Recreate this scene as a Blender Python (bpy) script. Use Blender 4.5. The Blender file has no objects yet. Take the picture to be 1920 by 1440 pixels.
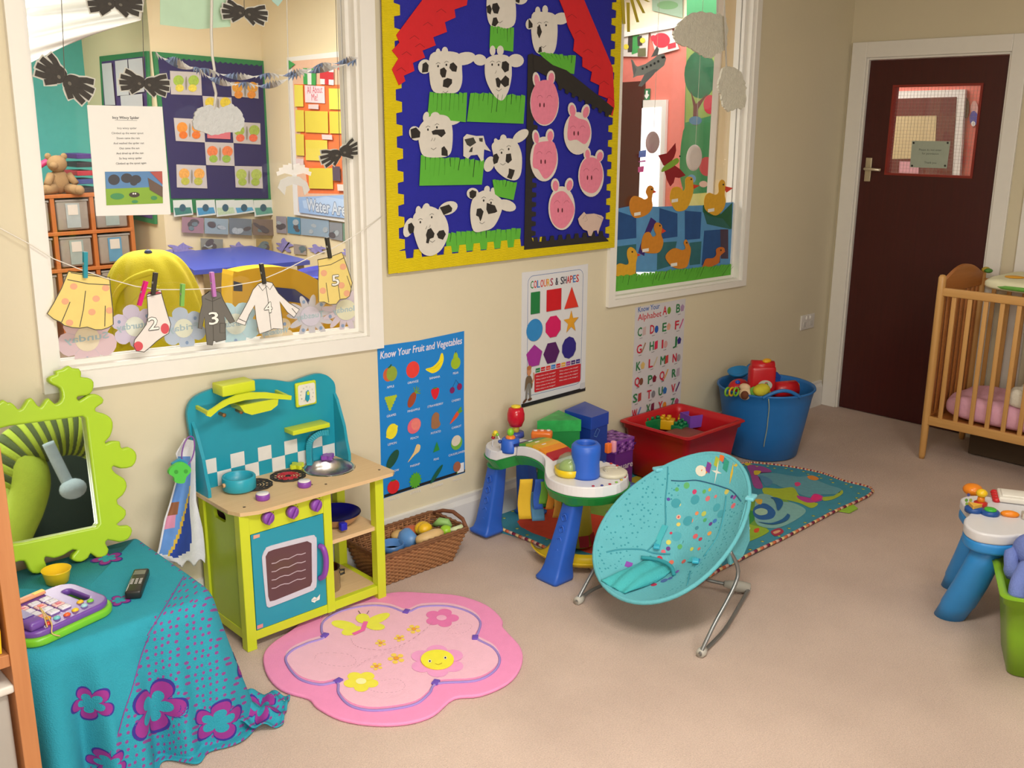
import bpy, bmesh, math, random
from mathutils import Vector as V, Matrix
random.seed(7)
SC = bpy.context.scene
COL = SC.collection
# ---------------------------------------------------------------- camera
FOC = 1863.8
CP = V((-5.3666, -2.9420, 1.6353))
YAW, PIT, ROL = 0.7580, -0.2562, 0.00646
_fw = V((math.sin(YAW)*math.cos(PIT), math.cos(YAW)*math.cos(PIT), math.sin(PIT)))
_r = V((math.cos(YAW), -math.sin(YAW), 0)); _u = _r.cross(_fw)
RT = _r*math.cos(ROL)+_u*math.sin(ROL); UP = -_r*math.sin(ROL)+_u*math.cos(ROL)
cd = bpy.data.cameras.new('camera'); cd.sensor_width = 36; cd.lens = FOC/1920*36; cd.clip_start = .05
co = bpy.data.objects.new('camera', cd); COL.objects.link(co)
co.matrix_world = Matrix(((RT.x, UP.x, -_fw.x, CP.x), (RT.y, UP.y, -_fw.y, CP.y), (RT.z, UP.z, -_fw.z, CP.z), (0, 0, 0, 1)))
SC.camera = co
SC.view_settings.view_transform = 'Standard'; SC.view_settings.look = 'None'
SC.view_settings.exposure = 0.12; SC.view_settings.gamma = 1; SC.view_settings.use_curve_mapping = False
# ---------------------------------------------------------------- light
w = bpy.data.worlds.new('world'); SC.world = w; w.use_nodes = True
w.node_tree.nodes['Background'].inputs[0].default_value = (.8, .88, 1, 1)
w.node_tree.nodes['Background'].inputs[1].default_value = .6
def area(name, loc, direction, sx, sy, power, col=(1, 1, 1)):
    l = bpy.data.lights.new(name, 'AREA'); l.shape = 'RECTANGLE'; l.size = sx; l.size_y = sy; l.energy = power; l.color = col
    o = bpy.data.objects.new(name, l); COL.objects.link(o); o.location = loc
    o.rotation_euler = V(direction).to_track_quat('-Z', 'Y').to_euler(); return o
area('daylight_window', (-5.35, -4.45, 1.65), (.02, 1, -.24), 1.9, 1.3, 80, (1, .985, .96))
area('ceiling_lamp_near', (-4.2, -2.1, 2.46), (0, 0, -1), 1.2, .35, 46, (1, .95, .85))
area('ceiling_lamp_far', (-2.3, -2.4, 2.46), (0, 0, -1), 1.2, .35, 11, (1, .95, .85))
area('back_room_lamp_left', (-2.9, 2.3, 2.7), (0, 0, -1), 1.6, 1.2, 108, (1, .98, .94))
area('back_room_lamp_rear', (-3.6, 4.3, 2.7), (0, 0, -1), 1.0, .8, 38, (1, .96, .86))
area('corridor_lamp', (.85, 1.6, 2.7), (0, 0, -1), .8, 2.6, 50, (1, .98, .94))
# ---------------------------------------------------------------- helpers
def lin(c): return c/12.92 if c <= .04045 else ((c+.055)/1.055)**2.4
def rgb(h): return tuple(lin(int(h[i:i+2], 16)/255) for i in (0, 2, 4))+(1,)
_mc = {}
def mt(h, rough=.55, metal=0., var=.08, scale=30., bump=0., bscale=200., trans=0., coat=0., emis=0., alpha=1., kind=''):
    k = (h, rough, metal, var, scale, bump, bscale, trans, coat, emis, alpha, kind)
    if k in _mc: return _mc[k]
    m = bpy.data.materials.new('mat_'+h); m.use_nodes = True; nt = m.node_tree; N = nt.nodes; L = nt.links
    b = N['Principled BSDF']; c = rgb(h)
    tc = N.new('ShaderNodeTexCoord'); nz = N.new('ShaderNodeTexNoise'); nz.inputs['Scale'].default_value = scale; nz.inputs['Detail'].default_value = 3
    L.new(tc.outputs['Object'], nz.inputs['Vector'])
    mx = N.new('ShaderNodeMix'); mx.data_type = 'RGBA'
    mx.inputs[6].default_value = tuple(x*(1-var) for x in c[:3])+(1,); mx.inputs[7].default_value = tuple(min(1, x*(1+var)) for x in c[:3])+(1,)
    L.new(nz.outputs['Fac'], mx.inputs[0]); L.new(mx.outputs[2], b.inputs['Base Color'])
    b.inputs['Roughness'].default_value = rough; b.inputs['Metallic'].default_value = metal
    b.inputs['Transmission Weight'].default_value = trans; b.inputs['Coat Weight'].default_value = coat
    b.inputs['Alpha'].default_value = alpha
    if emis: b.inputs['Emission Color'].default_value = c; b.inputs['Emission Strength'].default_value = emis
    if bump:
        n2 = N.new('ShaderNodeTexNoise'); n2.inputs['Scale'].default_value = bscale; n2.inputs['Detail'].default_value = 2
        L.new(tc.outputs['Object'], n2.inputs['Vector'])
        bp = N.new('ShaderNodeBump'); bp.inputs['Strength'].default_value = bump; bp.inputs['Distance'].default_value = .004
        L.new(n2.outputs['Fac'], bp.inputs['Height']); L.new(bp.outputs[0], b.inputs['Normal'])
    _mc[k] = m; return m
def wood(h, h2, scale=6., axis=2, rough=.45):
    k = ('wood', h, h2, scale, axis)
    if k in _mc: return _mc[k]
    m = mt(h, rough, var=.0801, scale=scale).copy(); nt = m.node_tree; N = nt.nodes; L = nt.links
    mp = N.new('ShaderNodeMapping'); s = [14, 14, 14]; s[axis] = .7; mp.inputs['Scale'].default_value = s
    nz = [n for n in N if n.type == 'TEX_NOISE'][0]; tc = [n for n in N if n.type == 'TEX_COORD'][0]
    L.new(tc.outputs['Object'], mp.inputs[0]); L.new(mp.outputs[0], nz.inputs['Vector'])
    mx = [n for n in N if n.type == 'MIX'][0]; mx.inputs[6].default_value = rgb(h); mx.inputs[7].default_value = rgb(h2)
    _mc[k] = m; return m
def glassmat(name='window_glass', tint=(1, 1, 1, 1), ior=1.45):
    if name in _mc: return _mc[name]
    m = bpy.data.materials.new(name); m.use_nodes = True; N = m.node_tree.nodes; L = m.node_tree.links; N.clear()
    o = N.new('ShaderNodeOutputMaterial'); t = N.new('ShaderNodeBsdfTransparent'); t.inputs[0].default_value = tint
    g = N.new('ShaderNodeBsdfGlossy'); g.inputs['Roughness'].default_value = .02
    f = N.new('ShaderNodeFresnel'); ge = N.new('ShaderNodeNewGeometry'); ma = N.new('ShaderNodeMath'); ma.operation = 'MULTIPLY_ADD'
    ma.inputs[1].default_value = 1/ior-ior; ma.inputs[2].default_value = ior; L.new(ge.outputs['Backfacing'], ma.inputs[0]); L.new(ma.outputs[0], f.inputs[0]); mx = N.new('ShaderNodeMixShader')
    L.new(f.outputs[0], mx.inputs[0]); L.new(t.outputs[0], mx.inputs[1]); L.new(g.outputs[0], mx.inputs[2]); L.new(mx.outputs[0], o.inputs[0])
    _mc[name] = m; return m
def sheer(h, alpha, rough=.5):
    return mt(h, rough, alpha=alpha, var=.05)
def ray(px, py): return _fw+RT*((px-960)/FOC)+UP*((720-py)/FOC)
def hit(px, py, ax, val):
    d = ray(px, py); return CP+d*((val-CP[ax])/d[ax])
def W(px, py, y=0.): return hit(px, py, 1, y)      # a point on a plane parallel to the long wall
def FL(px, py, z=0.): return hit(px, py, 2, z)     # a point on a level plane
def DW(px, py, x=0.): return hit(px, py, 0, x)     # a point on a plane parallel to the door wall
def proj(P): d = V(P)-CP; z = d.dot(_fw); return (960+FOC*d.dot(RT)/z, 720-FOC*d.dot(UP)/z)
WL = {}
def tag(o, label=None, cat=None, group=None, kind=None):
    if label: o['label'] = label
    if cat: o['category'] = cat
    if group: o['group'] = group
    if kind: o['kind'] = kind
    return o
def thing(name, label, cat, loc, group=None):
    o = bpy.data.objects.new(name, None); COL.objects.link(o); o.empty_display_size = .05
    o.location = loc; WL[o.name] = V(loc); return tag(o, label, cat, group)
def sm(pts, k=5, closed=True):
    n = len(pts); P = [V(p) for p in pts]; out = []
    for i in range(n if closed else n-1):
        a, b, c, d = (P[(i-1) % n], P[i], P[(i+1) % n], P[(i+2) % n]) if closed else (P[max(i-1, 0)], P[i], P[i+1], P[min(i+2, n-1)])
        for j in range(k):
            t = j/k; out.append(.5*((2*b)+(c-a)*t+(2*a-5*b+4*c-d)*t*t+(3*b-a-3*c+d)*t*t*t))
    if not closed: out.append(P[-1])
    return out
class MB:
    def __init__(s): s.v = []; s.f = []; s.fm = []; s.sm = []; s.mats = []; s.X = None
    def mi(s, m):
        if m not in s.mats: s.mats.append(m)
        return s.mats.index(m)
    def add(s, vs, fs, m, smooth=False):
        n = len(s.v); s.v += [(s.X @ V(v)) if s.X else V(v) for v in vs]; i = s.mi(m)
        for f in fs: s.f.append([n+a for a in f]); s.fm.append(i); s.sm.append(smooth)
        return s
    def box(s, c, d, m, rz=0., bev=0., R=None):
        c = V(c); R = R or Matrix.Rotation(rz, 3, 'Z'); x, y, z = d[0]/2, d[1]/2, d[2]/2
        if bev:
            b = min(bev, x*.49*2, y*.49*2, z*.49*2)
            bm = bmesh.new(); bmesh.ops.create_cube(bm, size=1)
            for v in bm.verts: v.co = V((v.co.x*d[0], v.co.y*d[1], v.co.z*d[2]))
            bmesh.ops.bevel(bm, geom=bm.edges[:], offset=b, segments=3, profile=.5, affect='EDGES')
            bm.verts.index_update()
            s.add([c+R @ v.co for v in bm.verts], [[v.index for v in f.verts] for f in bm.faces], m, True); bm.free(); return s
        q = [c+R @ V((a*x, b*y, e*z)) for a in (-1, 1) for b in (-1, 1) for e in (-1, 1)]
        return s.add(q, [(0, 1, 3, 2), (4, 6, 7, 5), (0, 4, 5, 1), (2, 3, 7, 6), (0, 2, 6, 4), (1, 5, 7, 3)], m)
    def bar(s, a, b, w, h, m, up=(0, 0, 1)):
        a = V(a); b = V(b); d = (b-a); L = d.length; d.normalize(); u = V(up)
        if abs(d.dot(u)) > .98: u = V((0, 1, 0))
        x = d.cross(u).normalized(); z = x.cross(d)
        R = Matrix((x, d, z)).transposed(); return s.box((a+b)/2, (w, L, h), m, R=R)
    def tube(s, pts, r, m, n=8, closed=False):
        P = [V(p) for p in pts]; k = len(P); rr = r if isinstance(r, (list, tuple)) else [r]*k; vs = []; fs = []; pu = None
        for i, p in enumerate(P):
            t = ((P[(i+1) % k]-P[i-1]) if closed else (P[min(i+1, k-1)]-P[max(i-1, 0)])).normalized()
            if pu is None: pu = V((0, 0, 1)) if abs(t.z) < .9 else V((1, 0, 0))
            x = t.cross(pu).normalized(); u = x.cross(t).normalized(); pu = u
            vs += [p+(x*math.cos(a)+u*math.sin(a))*rr[i] for a in (2*math.pi*j/n for j in range(n))]
        for i in range(k if closed else k-1):
            for j in range(n): a = i*n; b = ((i+1) % k)*n; fs.append((a+j, a+(j+1) % n, b+(j+1) % n, b+j))
        if not closed: fs += [tuple(range(n))[::-1], tuple((k-1)*n+j for j in range(n))]
        return s.add(vs, fs, m, True)
    def lathe(s, prof, c, m, n=28, R=None, sx=1., sy=1., smooth=True, cap=True):
        c = V(c); vs = []; fs = []; k = len(prof)
        for r, z in prof:
            for j in range(n):
                a = 2*math.pi*j/n; q = V((r*math.cos(a)*sx, r*math.sin(a)*sy, z)); vs.append(c+(R @ q if R else q))
        for i in range(k-1):
            for j in range(n): fs.append((i*n+j, i*n+(j+1) % n, (i+1)*n+(j+1) % n, (i+1)*n+j))
        if cap and prof[0][0] > 0: fs.append(tuple(range(n))[::-1])
        if cap and prof[-1][0] > 0: fs.append(tuple((k-1)*n+j for j in range(n)))
        return s.add(vs, fs, m, smooth)
    def ball(s, c, r, m, n=16, R=None):
        r = (r, r, r) if not isinstance(r, (tuple, list)) else r
        pr = [(max(math.sin(math.pi*i/(n//2)), 1e-4), -math.cos(math.pi*i/(n//2))) for i in range(n//2+1)]
        c = V(c); vs = []; fs = []
        for a, z in pr:
            for j in range(n):
                t = 2*math.pi*j/n; q = V((a*math.cos(t)*r[0], a*math.sin(t)*r[1], z*r[2])); vs.append(c+(R @ q if R else q))
        for i in range(len(pr)-1):
            for j in range(n): fs.append((i*n+j, i*n+(j+1) % n, (i+1)*n+(j+1) % n, (i+1)*n+j))
        return s.add(vs, fs, m, True)
    def prism(s, pts, ext, m, m2=None, smooth=False):
        """3-D outline pushed along ext"""
        P = [V(p) for p in pts]; e = V(ext); n = len(P)
        s.add(P+[p+e for p in P], [tuple(range(n)), tuple(range(2*n-1, n-1, -1))], m)
        return s.add(P+[p+e for p in P], [(i, n+i, n+(i+1) % n, (i+1) % n) for i in range(n)], m2 or m, smooth)
    def poly(s, pts, m): return s.add(pts, [tuple(range(len(pts)))], m)
    def grid(s, fn, nu, nv, m, smooth=True, closeu=False):
        vs = [fn(i/(nu if closeu else nu-1), j/(nv-1)) for j in range(nv) for i in range(nu)]; fs = []
        for j in range(nv-1):
            for i in range(nu if closeu else nu-1): a = (i+1) % nu; fs.append((j*nu+i, j*nu+a, (j+1)*nu+a, (j+1)*nu+i))
        return s.add(vs, fs, m, smooth)
    def build(s, name, parent=None, bev=0., sub=0, solid=0., label=None, nofix=False):
        me = bpy.data.meshes.new(name)
        xs = [v.x for v in s.v]; ys = [v.y for v in s.v]; zs = [v.z for v in s.v]
        b = V(((min(xs)+max(xs))/2, (min(ys)+max(ys))/2, min(zs)))
        me.from_pydata([tuple(v-b) for v in s.v], [], s.f)
        for m in s.mats: me.materials.append(m)
        for p, i, q in zip(me.polygons, s.fm, s.sm): p.material_index = i; p.use_smooth = q
        me.validate()
        if not nofix:
            bm = bmesh.new(); bm.from_mesh(me)
            bmesh.ops.remove_doubles(bm, verts=bm.verts[:], dist=1e-6) if solid or sub else None
            bmesh.ops.recalc_face_normals(bm, faces=bm.faces[:]); bm.to_mesh(me); bm.free()
        o = bpy.data.objects.new(name, me); COL.objects.link(o); WL[o.name] = b
        if parent: o.parent = parent; o.location = b-WL[parent.name]
        else: o.location = b
        if label: o['label'] = label
        if solid: k = o.modifiers.new('solid', 'SOLIDIFY'); k.thickness = solid; k.offset = 0
        if bev: k = o.modifiers.new('bevel', 'BEVEL'); k.width = bev; k.segments = 2; k.limit_method = 'ANGLE'; k.angle_limit = .7
        if sub: k = o.modifiers.new('sub', 'SUBSURF'); k.levels = sub; k.render_levels = sub
        return o
def dup(root, delta, label=None, group=None, rz=None):
    def cp(o, par):
        c = o.copy(); COL.objects.link(c); WL[c.name] = WL.get(o.name, V((0, 0, 0)))+V(delta)
        if par: c.parent = par
        for ch in [x for x in KIDS.get(o.name, [])]: cp(ch, c)
        return c
    for k in list(KIDS): del KIDS[k]
    for o in COL.objects:
        if o.parent: KIDS.setdefault(o.parent.name, []).append(o)
    r = cp(root, None); r.location = root.location+V(delta)
    if rz is not None: r.rotation_euler.z = rz
    if label: r['label'] = label
    if group: r['group'] = group
    return r
KIDS = {}
def rot(ax, deg): return Matrix.Rotation(math.radians(deg), 3, ax)
# ---- flat artwork on a plane; points are traced on the surface the sheet really lies on
_tc = {}
def textmesh(s):
    if s in _tc: return _tc[s]
    cu = bpy.data.curves.new('t', 'FONT'); cu.body = s; cu.size = 1; cu.resolution_u = 2
    ob = bpy.data.objects.new('t', cu); me = bpy.data.meshes.new_from_object(ob)
    vs = [v.co.copy() for v in me.vertices]; fs = [tuple(p.vertices) for p in me.polygons]
    bpy.data.objects.remove(ob); bpy.data.curves.remove(cu); bpy.data.meshes.remove(me)
    x1 = max([v.x for v in vs] or [1]); x0 = min([v.x for v in vs] or [0])
    _tc[s] = (vs, fs, x0, x1); return _tc[s]
class Art:
    """o origin, u right, v up, n towards the viewer"""
    def __init__(s, o, u=(1, 0, 0), v=(0, 0, 1), step=.00012, off=0.):
        s.o = V(o); s.u = V(u).normalized(); s.v = V(v).normalized(); s.n = s.u.cross(s.v); s.k = off; s.step = step; s.mb = MB()
        if s.n.dot(CP-s.o) < 0: s.n = -s.n
    def p(s, px, py):
        d = ray(px, py); t = (s.o-CP).dot(s.n)/d.dot(s.n); q = CP+d*t-s.o; return (q.dot(s.u), q.dot(s.v))
    def P(s, a, b, k=None): return s.o+s.u*a+s.v*b+s.n*(s.k if k is None else k)
    def base(s, pts, m, th=.002, px=True, edge=None):
        if px: pts = [s.p(*q) for q in pts]
        s.mb.prism([s.P(a, b, s.k) for a, b in pts], s.n*th, m, edge); s.k += th+s.step; return s
    def poly(s, pts, m, px=True):
        if px: pts = [s.p(*q) for q in pts]
        s.mb.poly([s.P(a, b) for a, b in pts], m); s.k += s.step; return s
    def sp(s, pts, m, px=True, k=4): return s.poly([tuple(q)[:2] for q in sm([V((a, b, 0)) for a, b in pts], k)], m, px)
    def ell(s, cx, cy, rx, ry, m, rot=0., px=True, n=20):
        c, q = math.cos(math.radians(rot)), math.sin(math.radians(rot))
        return s.poly([(cx+rx*math.cos(t)*c-ry*math.sin(t)*q, cy+rx*math.cos(t)*q+ry*math.sin(t)*c) for t in (2*math.pi*i/n for i in range(n))], m, px)
    def line(s, pts, w, m, px=True):
        if px: pts = [s.p(*q) for q in pts]
        P = [V((a, b)) for a, b in pts]; L = []; R = []
        for i, p in enumerate(P):
            t = (P[min(i+1, len(P)-1)]-P[max(i-1, 0)]); t = t.normalized() if t.length else V((1, 0)); nn = V((-t.y, t.x))*w/2
            L.append(p+nn); R.append(p-nn)
        n = len(P); s.mb.add([s.P(*q) for q in L+R], [(i, i+1, n+i+1, n+i) for i in range(n-1)], m); s.k += s.step; return s
    def text(s, t, a, b, h, m, w=None, al='L', ang=0., px=False, flip=False, bold=0, sl=0.):
        """baseline at a,b ; h = cap height ; w = total width"""
        if px: a, b = s.p(a, b)
        vs, fs, x0, x1 = textmesh(t); sy = h/.7; sx = sy if w is None else w/max(x1-x0, .01)
        wd = (x1-x0)*sx; o = {'L': 0, 'C': -wd/2, 'R': -wd}[al]; c, q = math.cos(ang), math.sin(ang)
        for dd in [(0, 0)]+([(bold*math.cos(i*math.pi/4), bold*math.sin(i*math.pi/4)) for i in range(8)] if bold > .001 else [(bold, 0), (-bold, 0), (0, bold)] if bold else []):
            out = []; s.k += 1e-5
            for v in vs:
                x = (v.x-x0)*sx+o; x = -x if flip else x; y = v.y*sy; x += y*sl; out.append(s.P(a+x*c-y*q+dd[0], b+x*q+y*c+dd[1]))
            s.mb.add(out, fs, m)
        s.k += s.step; return s
    def done(s, name, label=None, cat=None, group=None, parent=None):
        o = s.mb.build(name, parent, nofix=True)
        return tag(o, label, cat, group) if label else o
BLK = mt('1b1b1d', .6); WHT = mt('e8e6e0', .6); PAPER = mt('dedad2', .7); GREY = mt('8b8b8b', .5)
# ---------------------------------------------------------------- room shell
M_wall = mt('d6ccb1', .85, var=.03, scale=4, bump=.15, bscale=60); M_trim = mt('e9e6df', .35, var=.02)
M_carpet = mt('d3bdb1', .95, var=.26, scale=230, bump=1.0, bscale=330)
def st(mb, name, **k): return tag(mb.build(name, **k), kind='structure')
RX0, RY0, H = -6.7, -4.6, 2.5
def carpetmat():
    m = M_carpet.copy(); N = m.node_tree.nodes; L = m.node_tree.links
    mx = [n for n in N if n.type == 'MIX'][0]; tc = [n for n in N if n.type == 'TEX_COORD'][0]
    n2 = N.new('ShaderNodeTexNoise'); n2.inputs['Scale'].default_value = 2.2; n2.inputs['Detail'].default_value = 4
    L.new(tc.outputs['Object'], n2.inputs['Vector'])
    m2 = N.new('ShaderNodeMix'); m2.data_type = 'RGBA'; m2.blend_type = 'MULTIPLY'; m2.inputs[0].default_value = 1
    cr = N.new('ShaderNodeValToRGB'); cr.color_ramp.elements[0].position = .3; cr.color_ramp.elements[0].color = (.86, .84, .83, 1); cr.color_ramp.elements[1].position = .7; cr.color_ramp.elements[1].color = (1.04, 1.03, 1.02, 1)
    L.new(n2.outputs['Fac'], cr.inputs[0]); L.new(mx.outputs[2], m2.inputs[6]); L.new(cr.outputs[0], m2.inputs[7])
    L.new(m2.outputs[2], N['Principled BSDF'].inputs['Base Color']); return m
m = MB(); m.box((RX0/2, RY0/2+.05, -.05), (-RX0+.1, -RY0+.1, .1), carpetmat()); st(m, 'floor')
m = MB(); m.box((RX0/2, RY0/2, H+.05), (-RX0, -RY0, .1), mt('e9e5da', .9)); st(m, 'ceiling')
m = MB(); m.box((RX0-.05, RY0/2, H/2), (.1, -RY0, H), M_wall); st(m, 'wall_left')
m = MB(); m.box((RX0/2, RY0-.05, H/2), (-RX0, .1, H), M_wall); st(m, 'wall_front')
# long wall with two internal windows
def q(pts, mb, mat, y0=0., y1=.1): mb.prism([(x, y0, z) for x, z in pts], (0, y1-y0, 0), mat)
TOPZ = 2.36
A1 = [(-4.403, .925), (-3.311, .884), (-3.311, TOPZ), (-4.385, TOPZ)]
xr2 = W(1386, 528).x; A2 = [(-1.955, .862), (xr2, .85), (xr2-.02, TOPZ), (-1.955, TOPZ)]
m = MB()
q([(RX0, 0), (A1[0][0], 0), (A1[0][0], A1[0][1]), (A1[3][0], TOPZ), (A1[3][0], H), (RX0, H)], m, M_wall)
q([(A1[0][0], 0), (A1[1][0], 0), A1[1], A1[0]], m, M_wall)
q([(A1[3][0], TOPZ), (A1[2][0], TOPZ), (A1[2][0], H), (A1[3][0], H)], m, M_wall)
q([(A1[1][0], 0), (A2[0][0], 0), (A2[0][0], H), (A1[1][0], H)], m, M_wall)
q([(A2[0][0], 0), (A2[1][0], 0), A2[1], A2[0]], m, M_wall)
q([(A2[3][0], TOPZ), (A2[2][0], TOPZ), (A2[2][0], H), (A2[3][0], H)], m, M_wall)
q([(A2[1][0], 0), (.1, 0), (.1, H), (A2[2][0], H), (A2[2][0], TOPZ), A2[1]], m, M_wall)
st(m, 'wall_back')
def ring(mb, inner, wd, y0, y1, mat):
    wl, wb, wr, wt = wd; i = inner
    o = [(i[0][0]-wl, i[0][1]-wb), (i[1][0]+wr, i[1][1]-wb), (i[2][0]+wr, i[2][1]+wt), (i[3][0]-wl, i[3][1]+wt)]
    for a in range(4):
        b = (a+1) % 4; q([i[a], o[a], o[b], i[b]], mb, mat, y0, y1)
def window(name, A, arch):
    m = MB(); ring(m, A, arch, -.018, 0, M_trim)
    B = [(A[0][0]+.012, A[0][1]+.012), (A[1][0]-.012, A[1][1]+.012), (A[2][0]-.012, A[2][1]-.012), (A[3][0]+.012, A[3][1]-.012)]
    ring(m, B, (.0118, .0118, .0118, .0118), .0, .1, M_trim)
    ring(m, B, (-.014, -.014, -.014, -.014), .035, .052, M_trim); ring(m, B, (-.014, -.014, -.014, -.014), .06, .08, M_trim)
    f = st(m, name, bev=.002)
    g = MB(); g.box(((B[0][0]+B[1][0])/2, .056, (B[0][1]+B[2][1])/2), (B[1][0]-B[0][0]-.002, .006, B[2][1]-B[0][1]), glassmat()); g.build('pane', f)
    return f
window('window_1', A1, (.045, .052, .062, .05)); window('window_2', A2, (.045, .03, .04, .05))
# door wall
YL, YR, DZ = -.1165, -.862, 1.985
yt = DW(1904, 500).y
m = MB()
def qx(mb, y0, y1, z0, z1, mat, x0=0., x1=.1): mb.box(((x0+x1)/2, (y0+y1)/2, (z0+z1)/2), (abs(x1-x0), abs(y1-y0), abs(z1-z0)), mat)
qx(m, 0, YL+.012, 0, H, M_wall); qx(m, YL+.012, YR-.012, DZ+.012, H, M_wall); qx(m, YR-.012, RY0, 0, H, M_wall); st(m, 'wall_right')
m = MB()
qx(m, YL+.012, YL+.1, 0, DZ+.095, M_trim, -.018, 0); qx(m, YR-.012, YR-.088, 0, DZ+.095, M_trim, -.018, 0); qx(m, YL+.012, YR-.012, DZ+.012, DZ+.095, M_trim, -.018, 0)
qx(m, YL+.012, YL, 0, DZ+.012, M_trim, -.008, .1); qx(m, YR-.012, YR, 0, DZ+.012, M_trim, -.008, .1); qx(m, YL, YR, DZ, DZ+.012, M_trim, -.008, .1)
st(m, 'trim_1', bev=.003)
m = MB(); qx(m, yt, yt-.09, 0, DZ+.1, M_trim, -.02, 0); st(m, 'trim_2', bev=.003)
M_door = wood('3a0d0c', '4a1512', axis=2, rough=.4)
m = MB(); a, b, c, d = -.262, -.745, 1.373, 1.851
for y0, y1, z0, z1 in ((YL-.002, a, .006, DZ-.003), (b, YR+.002, .006, DZ-.003), (a, b, .006, c), (a, b, d, DZ-.003)): qx(m, y0, y1, z0, z1, M_door, .012, .052)
door = st(m, 'door_1')
m = MB()
for y0, y1, z0, z1 in ((a, a-.012, c, d), (b+.012, b, c, d), (a-.012, b+.012, c, c+.012), (a-.012, b+.012, d-.012, d)): qx(m, y0, y1, z0, z1, mt('8a2a20', .4), .006, .058)
m.build('glazing_bead', door)
m = MB(); qx(m, a, b, c, d, glassmat(), .03, .036); m.build('pane', door)
m = MB(); n = 26
for i in range(1, n):
    y = a+(b-a)*i/n; z = c+(d-c)*i/n
    qx(m, y-.0005, y+.0005, c, d, mt('9a8a80', .5), .0325, .0335); qx(m, a, b, z-.0005, z+.0005, mt('9a8a80', .5), .0325, .0335)
m.build('wire_mesh', door)
m = MB(); h = DW(1627, 318, 0); m.box((.006, h.y, h.z), (.01, .036, .13), mt('c9bda0', .35, .6), bev=.003)
m.tube([(.0, h.y, h.z+.005), (-.035, h.y, h.z+.005), (-.04, h.y-.02, h.z+.005), (-.04, h.y-.095, h.z+.002)], .008, mt('d8cdb4', .3, .6)); m.build('door_handle', door)
g = Art((-.0, 0, 0), (0, -1, 0), (0, 0, 1), off=-.028)
g.base([(1706, 264), (1778, 265), (1771, 316), (1702, 314)], mt('a8b3a4', .4))
for i, t in enumerate(('Please do not enter', 'for permission', 'Thank you')): g.text(t, *g.p(1740, (283, 290, 307)[i]), .011, mt('4b544c'), al='C')
for x, y in ((1709, 268), (1773, 268), (1768, 311), (1706, 311)): g.ell(x, y, 2, 2, BLK)
g.done('door_sign', 'small pale green notice fixed to the glass of the dark door', 'sign')
# skirting
M_sk = mt('dcdad6', .4, var=.02)
m = MB(); P = [(0, 0), (-.019, 0), (-.019, .115), (-.012, .135), (-.012, .15), (0, .153)]
m.prism([(RX0, y, z) for y, z in P], (-RX0-.02, 0, 0), M_sk); st(m, 'baseboard_back')
m = MB(); m.prism([(y, yt-.09, z) for y, z in P], (0, RY0-yt+.09, 0), M_sk); st(m, 'baseboard_right')
# ---------------------------------------------------------------- room behind the windows
Y1, YT, X1, XP, XS = 4.2, 5.44, -1.27, -2.15, 1.5
M_cr = mt('e3d3ae', .85, var=.03, scale=3)
m = MB(); m.box((-2.2, 2.85, -.05), (7.6, 5.5, .1), mt('9b8571', .9, bump=.5)); m.box((.8, -1.0, -.05), (1.4, 2.2, .1), mt('9b8571', .9)); st(m, 'floor_back_room')
m = MB(); m.box((-2.2, 2.9, 2.85), (7.6, 5.4, .1), mt('eeeade', .9)); m.box((.85, -1.0, 2.85), (1.5, 2.4, .1), mt('eeeade', .9)); st(m, 'ceiling_back_room')
m = MB(); m.box((-4.05, YT+.05, 1.4), (3.8, .1, 2.8), mt('52b3ae', .8)); st(m, 'wall_teal')
m = MB(); m.box(((XP+X1)/2, (Y1+YT)/2, 1.4), (X1-XP, YT-Y1, 2.8), M_cr); st(m, 'wall_pillar')
m = MB(); m.box((X1+.06, 3.45, 1.4), (.12, 1.9, 2.8), M_cr); st(m, 'wall_partition')
m = MB(); m.box((XS+.05, 1.6, 1.4), (.1, 7.8, 2.8), mt('dc7a6c', .8)); st(m, 'wall_salmon')
m = MB(); m.box((.2, YT+.05, 1.4), (2.8, .1, 2.8), M_cr); st(m, 'wall_rear')
m = MB(); m.box((-5.95, 2.75, 1.4), (.1, 5.4, 2.8), M_cr); st(m, 'wall_far_left')
# ================================================================ display board
def teeth(a, b, per, dep, base, side):
    """toothed strip outline along one axis from a to b; returns (along, across) pairs"""
    out = [(a, 0)]; x = a
    while x < b-.001:
        e = min(x+per*.5, b); out += [(x+per*.02, base), (min(x+per*.08, b), base+dep), (min(x+per*.5, b), base+dep), (min(x+per*.56, b), base)]; x += per
    return out+[(b, base), (b, 0)]
bx0, bx1, bz0, bz1 = -3.223, -1.978, 1.103, 2.3
board = thing('display_board', 'big blue farm display board with a toothed yellow border between the two windows', 'display board', ((bx0+bx1)/2, -.01, bz0))
m = MB(); m.box(((bx0+bx1)/2, -.0095, (bz0+bz1)/2), (bx1-bx0-.03, .018, bz1-bz0-.03), mt('1c1f96', .8, bump=.3), bev=.002); m.build('backing', board)
YEL = mt('e6cf10', .5)
def corr(h):   # corrugated card
    m = mt(h, .5).copy(); nt = m.node_tree; N = nt.nodes; L = nt.links
    tc = [n for n in N if n.type == 'TEX_COORD'][0]; wv = N.new('ShaderNodeTexWave'); wv.bands_direction = 'Z'; wv.inputs['Scale'].default_value = 60
    L.new(tc.outputs['Object'], wv.inputs['Vector']); bp = N.new('ShaderNodeBump'); bp.inputs['Strength'].default_value = .7; bp.inputs['Distance'].default_value = .003
    L.new(wv.outputs['Fac'], bp.inputs['Height']); L.new(bp.outputs[0], N['Principled BSDF'].inputs['Normal']); return m
YC = corr('e6cf10')
def strip(name, prs, fn, th=.004):
    m = MB(); m.prism([fn(a, c) for a, c in prs], (0, -th, 0), YC); return m.build(name, board)
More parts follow.
